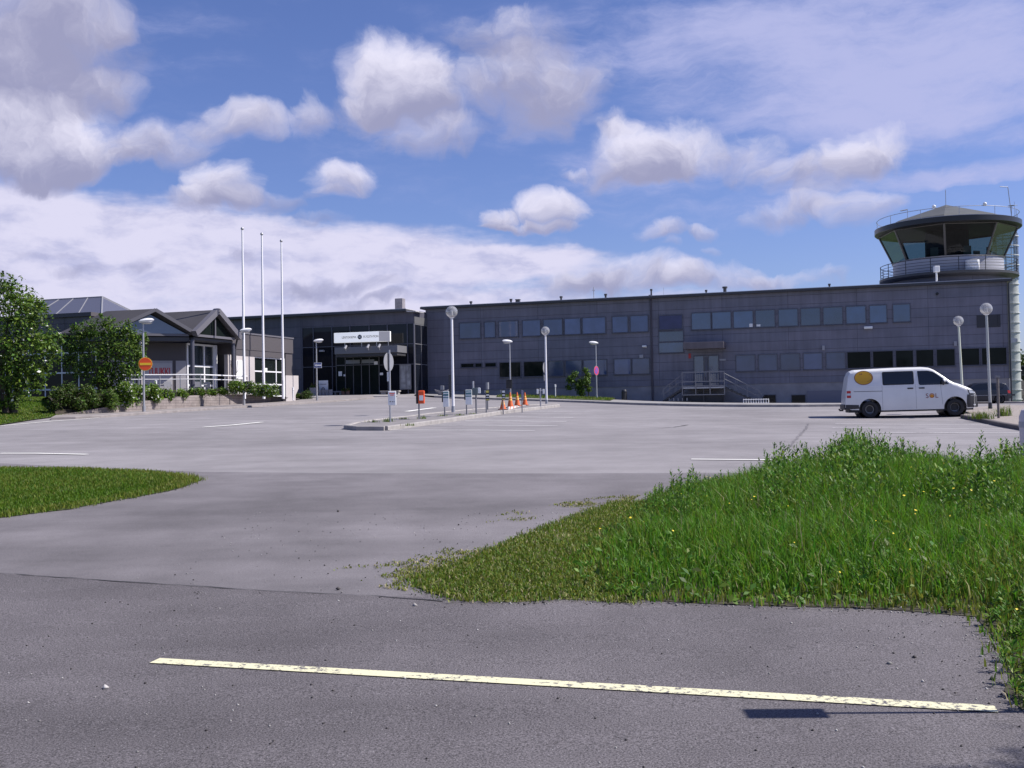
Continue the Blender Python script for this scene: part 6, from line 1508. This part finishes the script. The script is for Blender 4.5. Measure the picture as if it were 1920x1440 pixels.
# thin bare sapling by the porch
q = at(437, 735, 63.2); t = thing('sapling', 'thin bare forked sapling in front of the pale plaster wall', 'sapling', (q[0], q[1], 2.3)); sp = MB()
sp.path([(0, 0, -.1), (.03, 0, 1.2), (-.05, 0, 1.7), (-.12, 0, 2.0)], .022, 6).path([(.02, 0, 1.0), (.25, 0, 1.55), (.3, 0, 2.2)], .016, 6).path([(.25, 0, 1.5), (.42, 0, 1.75)], .01, 5); sp.build('stem', m_bark, t)
# leaning bush at the facade
q = at(1104, 752, 84); b = Vector((q[0], q[1], float(gz(q[0], q[1])) + .12))
cl = [rel(*a, b, 84) for a in ((1070, 712, 0, .42), (1085, 722, .1, .5), (1078, 702, 0, .32), (1097, 716, 0, .5), (1098, 695, 0, .28), (1102, 704, .1, .3), (1066, 726, 0, .3), (1090, 735, 0, .4), (1104, 730, 0, .25))]
tree('shrub', 'leaning leafy bush growing against the dark facade beside the no parking lamp', b, cl, 5200, .06, [m_leaf_a, m_leaf_b, m_leaf_c], [.4, .4, .2], .05, 'shrub', shell=.6, trunk_name='stem')
# shrub in the round planter, flowers in the two pots
for (t_, p_) in FLOWERPOTS + [(pbig, ppb)]:
    big = t_ is pbig; r = .36 if big else .2
    P, Nn = clump_points([(0, 0, .75 if big else .5, r), (r * .5, 0, .68 if big else .48, r * .7), (-r * .5, .1, .68 if big else .48, r * .7)], 900 if big else 500)
    leaf_mesh('foliage', P, Nn, .05, [m_leaf_o, m_leaf_b, mat('petal_red', (.45, .10, .06), .6)], t_, RNG.choice(3, len(P), p=[.5, .47, .03] if big else [.4, .4, .2]))
q = at(575, 745, 76); shrub(575, 748, 76, 13, 18, 'low dark evergreen shrub beside the round concrete planter', dk_, [.5, .4, .1], 1600, .045)
# dark trees far behind at the right edge
q = at(1925, 715, 120); b = Vector((q[0], q[1], 3.0)); cl = blob(10, (0, 0, 2.2), (2.4, 1.5, 1.2), .7, 1.3); tree('distant_tree', 'dark distant tree behind the stone wall at the right edge', b, cl, 3500, .16, [m_leaf_a, m_leaf_o], [.7, .3], .15)
# stone wall at the right edge, beyond the building
a = at(1899, 752, 88); c = at(1960, 752, 90)
wz = float(gz(a[0], a[1])); zt_ = float(at(1905, 714, 88)[2]); m_stone = cladding('stone_courses', (.30, .25, .22), 1.4, .42, .02, .25, .5, .5)
t = MB().box(0, 8, 0, .5, 0, zt_ - wz + .2).build('stone_wall', m_stone, None, loc=(a[0], a[1], wz - .2)); tag(t, 'pale brown stone wall in courses at the right edge beyond the building', 'wall')

# ---- grass -----------------------------------------------------------------
def in_poly(P, poly):
    x, y = P[:, 0], P[:, 1]; r = np.zeros(len(P), bool); n = len(poly)
    for i in range(n):
        x1, y1 = poly[i]; x2, y2 = poly[(i + 1) % n]; c = ((y1 > y) != (y2 > y)) & (x < (x2 - x1) * (y - y1) / (y2 - y1 + 1e-12) + x1); r ^= c
    return r
def poly_dist(P, poly):
    d = np.full(len(P), 1e9); n = len(poly)
    for i in range(n):
        a = np.array(poly[i]); b_ = np.array(poly[(i + 1) % n]); ab = b_ - a; t_ = np.clip(((P - a) @ ab) / (ab @ ab + 1e-12), 0, 1); d = np.minimum(d, np.linalg.norm(P - (a + t_[:, None] * ab), axis=1))
    return d
def scatter(poly, n):
    A = np.array(poly); lo, hi = A.min(0), A.max(0); out = []
    tot = 0
    while tot < n:
        P = RNG.uniform(lo, hi, (n * 2, 2)); P = P[in_poly(P, poly)]; out.append(P); tot += len(P)
    return np.concatenate(out)[:n]
_wv = RNG.uniform(0, 6.28, 8)
def patchy(P, s=1.0):
    v = 0
    for k in range(8): a = k * .9 + _wv[k]; f_ = s * (.5 + .45 * k); v = v + np.sin((P[:, 0] * math.cos(a) + P[:, 1] * math.sin(a)) * f_ + _wv[k] * 3) / (1 + .4 * k)
    return v / 3
def blades(name, P, Z, H, W, mats, midx, bend=.45, kind='stuff', parent=None):
    n = len(P); a = RNG.uniform(0, 2 * math.pi, n); la = a + RNG.normal(0, .8, n) + math.pi / 2; be = RNG.uniform(.1, 1, n) * bend
    side = np.stack([np.cos(a), np.sin(a), np.zeros(n)], 1) * (W / 2)[:, None]; ln = np.stack([np.cos(la), np.sin(la), np.zeros(n)], 1)
    b = np.concatenate([P, Z[:, None]], 1); up = np.array([0, 0, 1.0])
    mid = b + up * (H * .55)[:, None] + ln * (H * be * .3)[:, None]; tip = b + up * (H * (1 - be * .35))[:, None] + ln * (H * be)[:, None]
    v = np.stack([b - side, b + side, mid + side * .8, mid - side * .8, tip], 1).reshape(-1, 3)
    base = np.arange(n) * 5; f_ = np.stack([base, base + 1, base + 2, base + 3, base + 3, base + 2, base + 4], 1).ravel(); sz = np.tile([4, 3], n)
    o = np_mesh(name, v, f_, sz, mats, parent, np.repeat(midx, 2)); 
    if kind: o['kind'] = kind
    return o
# left lawn in the foreground
lp = [xy(gp(*p)) for p in ((-260, 872), (-100, 875), (0, 878), (150, 880), (280, 885), (345, 893), (376, 900), (335, 916), (250, 933), (130, 954), (0, 971), (-160, 992), (-260, 1000))]
o = sheet('lawn', densify(lp + lp[:1], .25, .05)[:-1], m_lawnsoil, .003, .6)
P = scatter(lp, 95000); P = P + RNG.normal(0, .06, P.shape); pt = patchy(P, 1.6); d = poly_dist(P, lp)
mi = np.where(RNG.uniform(0, 1, len(P)) < np.clip(.18 + .25 * pt + .5 * (d < .35), 0, .9), 1, 0)
blades('lawn_grass', P, gz(P[:, 0], P[:, 1]) + .004, RNG.uniform(.03, .085, len(P)) * (1 + .25 * pt), np.full(len(P), .011), [m_grass_l, m_grass_y], mi, .6)
# bank lawn by the left tree
P = scatter(lawn_poly, 60000); Z = np.array([lawn_z(x, y) for x, y in P]); pt = patchy(P, .6); mi = np.where(RNG.uniform(0, 1, len(P)) < np.clip(.25 + .3 * pt, 0, .9), 1, 0)
blades('bank_grass', P, Z, RNG.uniform(.04, .10, len(P)), np.full(len(P), .03), [m_grass_l, m_grass_y], mi, .6)
# verge by the facade
vg = [xy(p) for p in (gp(930, 747.5), gp(1020, 750), gp(1145, 754.6), gp(1158, 751.5), gp(1040, 746.5), gp(935, 744.5))]
P = scatter(vg, 9000); blades('verge_grass', P, gz(P[:, 0], P[:, 1]) + .14, RNG.uniform(.05, .22, len(P)), np.full(len(P), .03), [m_grass_l, m_grass_y], RNG.choice(2, len(P), p=[.5, .5]))
# the overgrown corner at the right
tall = [xy(gp(*p)) for p in ((1055, 1068), (1080, 1100), (1180, 1126), (1300, 1133), (1500, 1138), (1700, 1146), (1832, 1156), (1862, 1205), (1890, 1270), (1915, 1335))] + [(4.6, 4.8), (7.0, 6.2), (10.2, 15.4), (6.6, 16.0)] + [xy(gp(*p)) for p in ((1560, 893), (1420, 904), (1310, 916), (1240, 936), (1165, 985), (1090, 1035))]
mown = [xy(gp(*p)) for p in ((765, 1088), (800, 1112), (850, 1127), (950, 1130), (1060, 1124), (1200, 1134), (1150, 1060), (1100, 1040), (1180, 990), (1250, 938), (1150, 945), (1060, 975), (980, 1005), (890, 1045), (830, 1068))]
m_earth = mat('earth_dark', (.045, .04, .025), .95, var=.35, vscale=8, bump=.8, bscale=40)
mown_r = densify(mown + mown[:1], .25, .06)[:-1]; tall_r = tall
sheet('verge_soil', [tuple(p) for p in mown_r], mat('mown_soil', (.14, .14, .055), .95, var=.4, vscale=9, bump=.7, bscale=50), .003, .6)
sheet('verge_soil', densify(tall + tall[:1], .25, .05)[:-1], m_earth, .005, .6)
P = scatter(mown, 46000); d = poly_dist(P, mown); P = P + RNG.normal(0, .05, P.shape); pt = patchy(P, 2.2); keep = RNG.uniform(0, 1, len(P)) < np.clip(.75 + .4 * pt, .15, 1); P = P[keep]; pt = pt[keep]
mi = RNG.choice(3, len(P), p=[.42, .52, .06]); blades('mown_grass', P, gz(P[:, 0], P[:, 1]) + .008, RNG.uniform(.015, .055, len(P)), np.full(len(P), .010), [m_grass_l, m_grass_y, m_straw], mi, 1.1)
# thin moss and grass creeping over the asphalt
fr = [xy(gp(*p)) for p in ((560, 1060), (700, 1100), (780, 1110), (960, 1030), (1150, 955), (1210, 925), (1100, 935), (950, 960), (820, 1000), (700, 1045), (640, 1050))]
P = scatter(fr, 26000); pt = patchy(P, 3.4) + .35 * patchy(P, 9); dm = poly_dist(P, mown); P = P[(RNG.uniform(0, 1, len(P)) < np.clip((pt - .05) * 1.6, 0, 1) * np.clip(1.15 - dm / .9, .08, 1))]
blades('moss', P, gz(P[:, 0], P[:, 1]) - .004, RNG.uniform(.008, .03, len(P)), np.full(len(P), .014), [m_grass_y, m_straw], RNG.choice(2, len(P), p=[.75, .25]), 1.0)
# tall grass
P = scatter(tall, 120000); d = poly_dist(P, tall); dep = np.clip(d / 2.6, 0, 1); pt = patchy(P, 1.5)
P = P + RNG.normal(0, .05, P.shape)
yf = np.interp(P[:, 0], *zip(*sorted((p[0], p[1]) for p in tall[:8]))); dfr = np.clip((P[:, 1] - yf) / 2.4, 0, 1); H = (.13 + .27 * dfr ** .8) * np.clip(d / .45, .4, 1) * RNG.uniform(.55, 1.25, len(P)) * (1 + .50 * pt) * np.interp(P[:, 0] / P[:, 1] * FPX + 960, [1080, 1300, 1420, 1500], [.75, .62, .8, 1.0]); H = np.clip(H, .06, .70)
yel = np.clip(.14 + .26 * (patchy(P, .9) > .5) + .35 * (d < .35), 0, .8); u_ = RNG.uniform(0, 1, len(P)); mi = np.where(u_ < yel, 1, np.where(u_ > .985, 2, 0))
blades('tall_grass', P, gz(P[:, 0], P[:, 1]) + .01, H, RNG.uniform(.006, .015, len(P)), [m_grass, m_grass_y, m_straw], mi, .7)
# leafy weeds standing through it
P = scatter(tall, 9500); d = poly_dist(P, tall); pt = patchy(P, 1.1)
px_ = P[:, 0] / P[:, 1] * FPX + 960
prof = np.interp(px_, [1050, 1180, 1230, 1290, 1330, 1410, 1450, 1540, 1600, 1650, 1720, 1780, 1850, 1930, 2050], [.26, .34, .44, .42, .24, .32, .54, .52, .76, .62, .50, .60, .64, .55, .50])
back = np.clip((P[:, 1] - 9.0) / 3.2, 0, 1)
keep = RNG.uniform(0, 1, len(P)) < (.28 + .72 * back) * np.clip(.6 + .9 * pt, .08, 1); P, d, prof, back, pt = P[keep], d[keep], prof[keep], back[keep], pt[keep]
H = prof * (.35 + .65 * back) * RNG.uniform(.6, 1.12, len(P)) * np.clip(d / .35, .5, 1)
n = len(P); lean = RNG.normal(0, .10, (n, 2)); Zb = gz(P[:, 0], P[:, 1]) + .01
V, F, S, MI = [], [], [], []; NL = 20
stem_b = np.concatenate([P, Zb[:, None]], 1); stem_t = stem_b + np.concatenate([lean * H[:, None], H[:, None]], 1)
sw = np.array([.0035, 0, 0]); sw2 = np.array([0, .0035, 0])
sv = np.concatenate([np.stack([stem_b - w_, stem_b + w_, stem_t + w_ * .3, stem_t - w_ * .3], 1) for w_ in (sw, sw2)]).reshape(-1, 3)
ns_ = 2 * n; sf_ = np.arange(4 * ns_); 
t_ = np.tile(np.linspace(.18, 1.0, NL), n); si = np.repeat(np.arange(n), NL); ang = np.tile(np.arange(NL) * 2.4, n) + np.repeat(RNG.uniform(0, 6.28, n), NL)
lb_ = stem_b[si] + (stem_t - stem_b)[si] * t_[:, None]; Ll = (.035 + .085 * np.sin(np.clip(t_, 0, 1) * math.pi * .86 + .25)) * RNG.uniform(.7, 1.25, len(t_)) * np.clip(H[si] / .55, .55, 1.15); el_ = .35 + .75 * t_ + RNG.normal(0, .18, len(t_))
dr_ = np.stack([np.cos(ang) * np.cos(el_), np.sin(ang) * np.cos(el_), np.sin(el_)], 1); sd = np.stack([-np.sin(ang), np.cos(ang), np.zeros(len(ang))], 1); dn = np.array([0, 0, -.22])
lt = lb_ + dr_ * Ll[:, None] + dn * Ll[:, None]; lm = lb_ + dr_ * (Ll * .5)[:, None]; wd = sd * (Ll * .15)[:, None]
lv = np.stack([lb_, lm + wd, lt, lm - wd], 1).reshape(-1, 3); nl_ = len(t_)
o = np_mesh('leafy_weeds', np.concatenate([sv, lv]), np.arange(4 * (ns_ + nl_)), np.full(ns_ + nl_, 4), [mat('weed_stem', (.06, .08, .03), .7), m_weed, m_leaf_c], None, np.concatenate([np.zeros(ns_, int), np.where(RNG.uniform(0, 1, nl_) < .25, 2, 1)])); o['kind'] = 'stuff'
# broad low leaves along the front
P = scatter(tall, 9000); d = poly_dist(P, tall); yf = np.interp(P[:, 0], *zip(*sorted((p[0], p[1]) for p in tall[:8]))); k_ = (P[:, 1] - yf < RNG.uniform(.1, 2.8, len(P))) & (patchy(P, 2.4) > -.1); P, d, yf = P[k_], d[k_], yf[k_]
Z = gz(P[:, 0], P[:, 1]) + (.05 + .16 * np.clip((P[:, 1] - yf) / 1.2, 0, 1)) * RNG.uniform(.3, 1.3, len(P)); Nn = RNG.normal(0, .5, (len(P), 3)) + np.array([.1, -.3, .9]); Nn /= np.linalg.norm(Nn, axis=1, keepdims=True)
o = leaf_mesh('broad_weeds', np.concatenate([P, Z[:, None]], 1), Nn, .030, [m_weed, m_leaf_c, m_leaf_b], None, RNG.choice(3, len(P), p=[.5, .2, .3]), .5); o['kind'] = 'stuff'
# small yellow flowers and dry stalks
P = scatter(tall, 110); Z = gz(P[:, 0], P[:, 1]); d = poly_dist(P, tall); hz_ = .12 + .30 * np.clip(d / 2.6, 0, 1) + RNG.uniform(0, .08, len(P))
o = leaf_mesh('wild_flowers', np.concatenate([P, (Z + hz_)[:, None]], 1), np.tile([0, -.4, .9], (len(P), 1)) + RNG.normal(0, .2, (len(P), 3)), .010, [mat('petal_yellow', (.70, .55, .03), .6)], None, None, .9); o['kind'] = 'stuff'
# weeds along the island and gravel kerbs
def tuft(px, py, h, n, label, w=.10, dz=.10):
    p = gp(px, py, dz); t = thing('grass_tuft', label, 'weed', p, 0, 'weeds growing along the kerbs'); Q = RNG.normal(0, w, (n, 2)); mi = RNG.choice(3, n, p=[.5, .4, .1]); blades('leaves', Q, np.zeros(n), RNG.uniform(.4, 1, n) * h, np.full(n, .014), [m_grass_l, m_grass_y, m_leaf_a], mi, .9, 'stuff', t)
for a in ((727, 791, .22, 70, 'yellow green weed tuft at the foot of the sign post with the white board'), (790, 785.5, .18, 50, 'dark weed tuft at the foot of the red box post'), (700, 792, .14, 50, 'small weed tuft on the island left of the white sign board'), (757, 786, .12, 60, 'flat weed tuft on the island between the white and red posts'), (768, 798.5, .14, 50, 'weed tuft growing out of the near kerb of the island'), (830, 780, .10, 60, 'weed tuft left of the near globe lamp'), (862, 779, .10, 70, 'weed tuft right of the near globe lamp'), (885, 776.5, .10, 30, 'tiny weed tuft between the teal panel post and the grey box post')): tuft(*a)
for a in ((1882, 780, .55, 160, 'tall dry weed clump on the gravel beside the thin grey post'), (1835, 785, .40, 140, 'weed clump right under the van nose'), (1848, 786, .35, 120, 'weed clump on the gravel kerb beside the van nose')): tuft(*a, .16)
# thin grey post in the gravel
p = gp(1872.5, 784, .1); t = thing('marker_post', 'thin rusty grey post standing in the gravel island', 'post', p); MB().tube((0, 0, -.1), (0, 0, 1.45), .045, n=10).build('post', mat('post_rusty', (.16, .14, .13), .7, var=.3, vscale=12), t, smooth=True); MB().box(-.07, .07, -.06, .06, 1.451, 1.52).build('cap', m_steel, t)
# pale rounded bollard at the right edge
p = gp(1940, 868, 0); t = thing('bollard', 'pale rounded bollard at the right edge of the photo behind the weeds', 'bollard', p)
MB().lathe([(0, -.1), (.14, -.1), (.22, .12), (.23, .80), (.19, .92), (.08, .98), (0, .99)], n=28).build('bollard_body', mat('bollard_pale', (.55, .50, .52), .5), t, smooth=True); MB().lathe([(.231, .62), (.236, .62), (.236, .72), (.231, .72)], n=28).build('band', m_gold, t)
# pebbles and crumbs on the near road
n = 900; P = np.stack([RNG.uniform(-3.2, 4.2, n), RNG.uniform(4.3, 13, n)], 1); P = np.concatenate([P, scatter(tall, 1)[:0], np.stack([RNG.normal(3.0, .35, 500), RNG.uniform(4.5, 8.2, 500)], 1)]); ed = np.array(densify([tuple(p) for p in tall[2:10]], .012, .10)); ed2 = np.array(densify([tuple(p) for p in lp[2:10]], .02, .10)); ed3 = np.array(densify([tuple(p) for p in mown[:6]], .012, .12)); P = np.concatenate([P, ed, ed2, ed3]); n = len(P); s = RNG.uniform(.003, .009, n) * (1 + 1.4 * (RNG.uniform(0, 1, n) > .97)); cz = gz(P[:, 0], P[:, 1]) + s * .3
oc = np.array([[1, 0, 0], [-1, 0, 0], [0, 1, 0], [0, -1, 0], [0, 0, .8], [0, 0, -.8]]); fc = np.array([[0, 2, 4], [2, 1, 4], [1, 3, 4], [3, 0, 4], [2, 0, 5], [1, 2, 5], [3, 1, 5], [0, 3, 5]])
v = np.concatenate([P, cz[:, None]], 1)[:, None, :] + oc[None] * s[:, None, None] * RNG.uniform(.6, 1.3, (n, 6, 1)); f_ = (fc[None] + (np.arange(n) * 6)[:, None, None]).reshape(-1)
o = np_mesh('pebbles', v.reshape(-1, 3), f_, np.full(8 * n, 3), [mat('pebble', (.30, .29, .28), .9, island=.5), mat('pebble_dark', (.05, .045, .045), .9, island=.4)], None, np.repeat(RNG.choice(2, n, p=[.45, .55]), 8)); o['kind'] = 'stuff'

# ---- just outside the right edge: the roadside board and tree whose shadows fall on the road
tip = gp(1392, 1329); hb = 2.05; X_ = tip.x + hb / math.tan(SUN_EL) * math.sin(SUN_AZ); Y_ = tip.y
t = thing('road_sign', 'roadside sign board on a thin post just beyond the end of the white line', 'road sign', G(X_, tip.y - .075 + hb / math.tan(SUN_EL) * math.cos(SUN_AZ)))
MB().tube((0, 0, -.2), (0, 0, hb - .02), .014).build('pole', m_galv, t); MB().box(-.012, .012, -.07, .07, hb - .41, hb).build('board', m_back, t)
b = G(10.15, 3.75); cl = blob(13, (-.9, 0, 6.6), (1.2, 1.0, .7), .3, .6); tree('roadside_tree', 'young tree outside the right edge that shades the near corner of the road', b, cl, 6000, .045, [m_leaf_b, m_leaf_c], [.6, .4], .09)
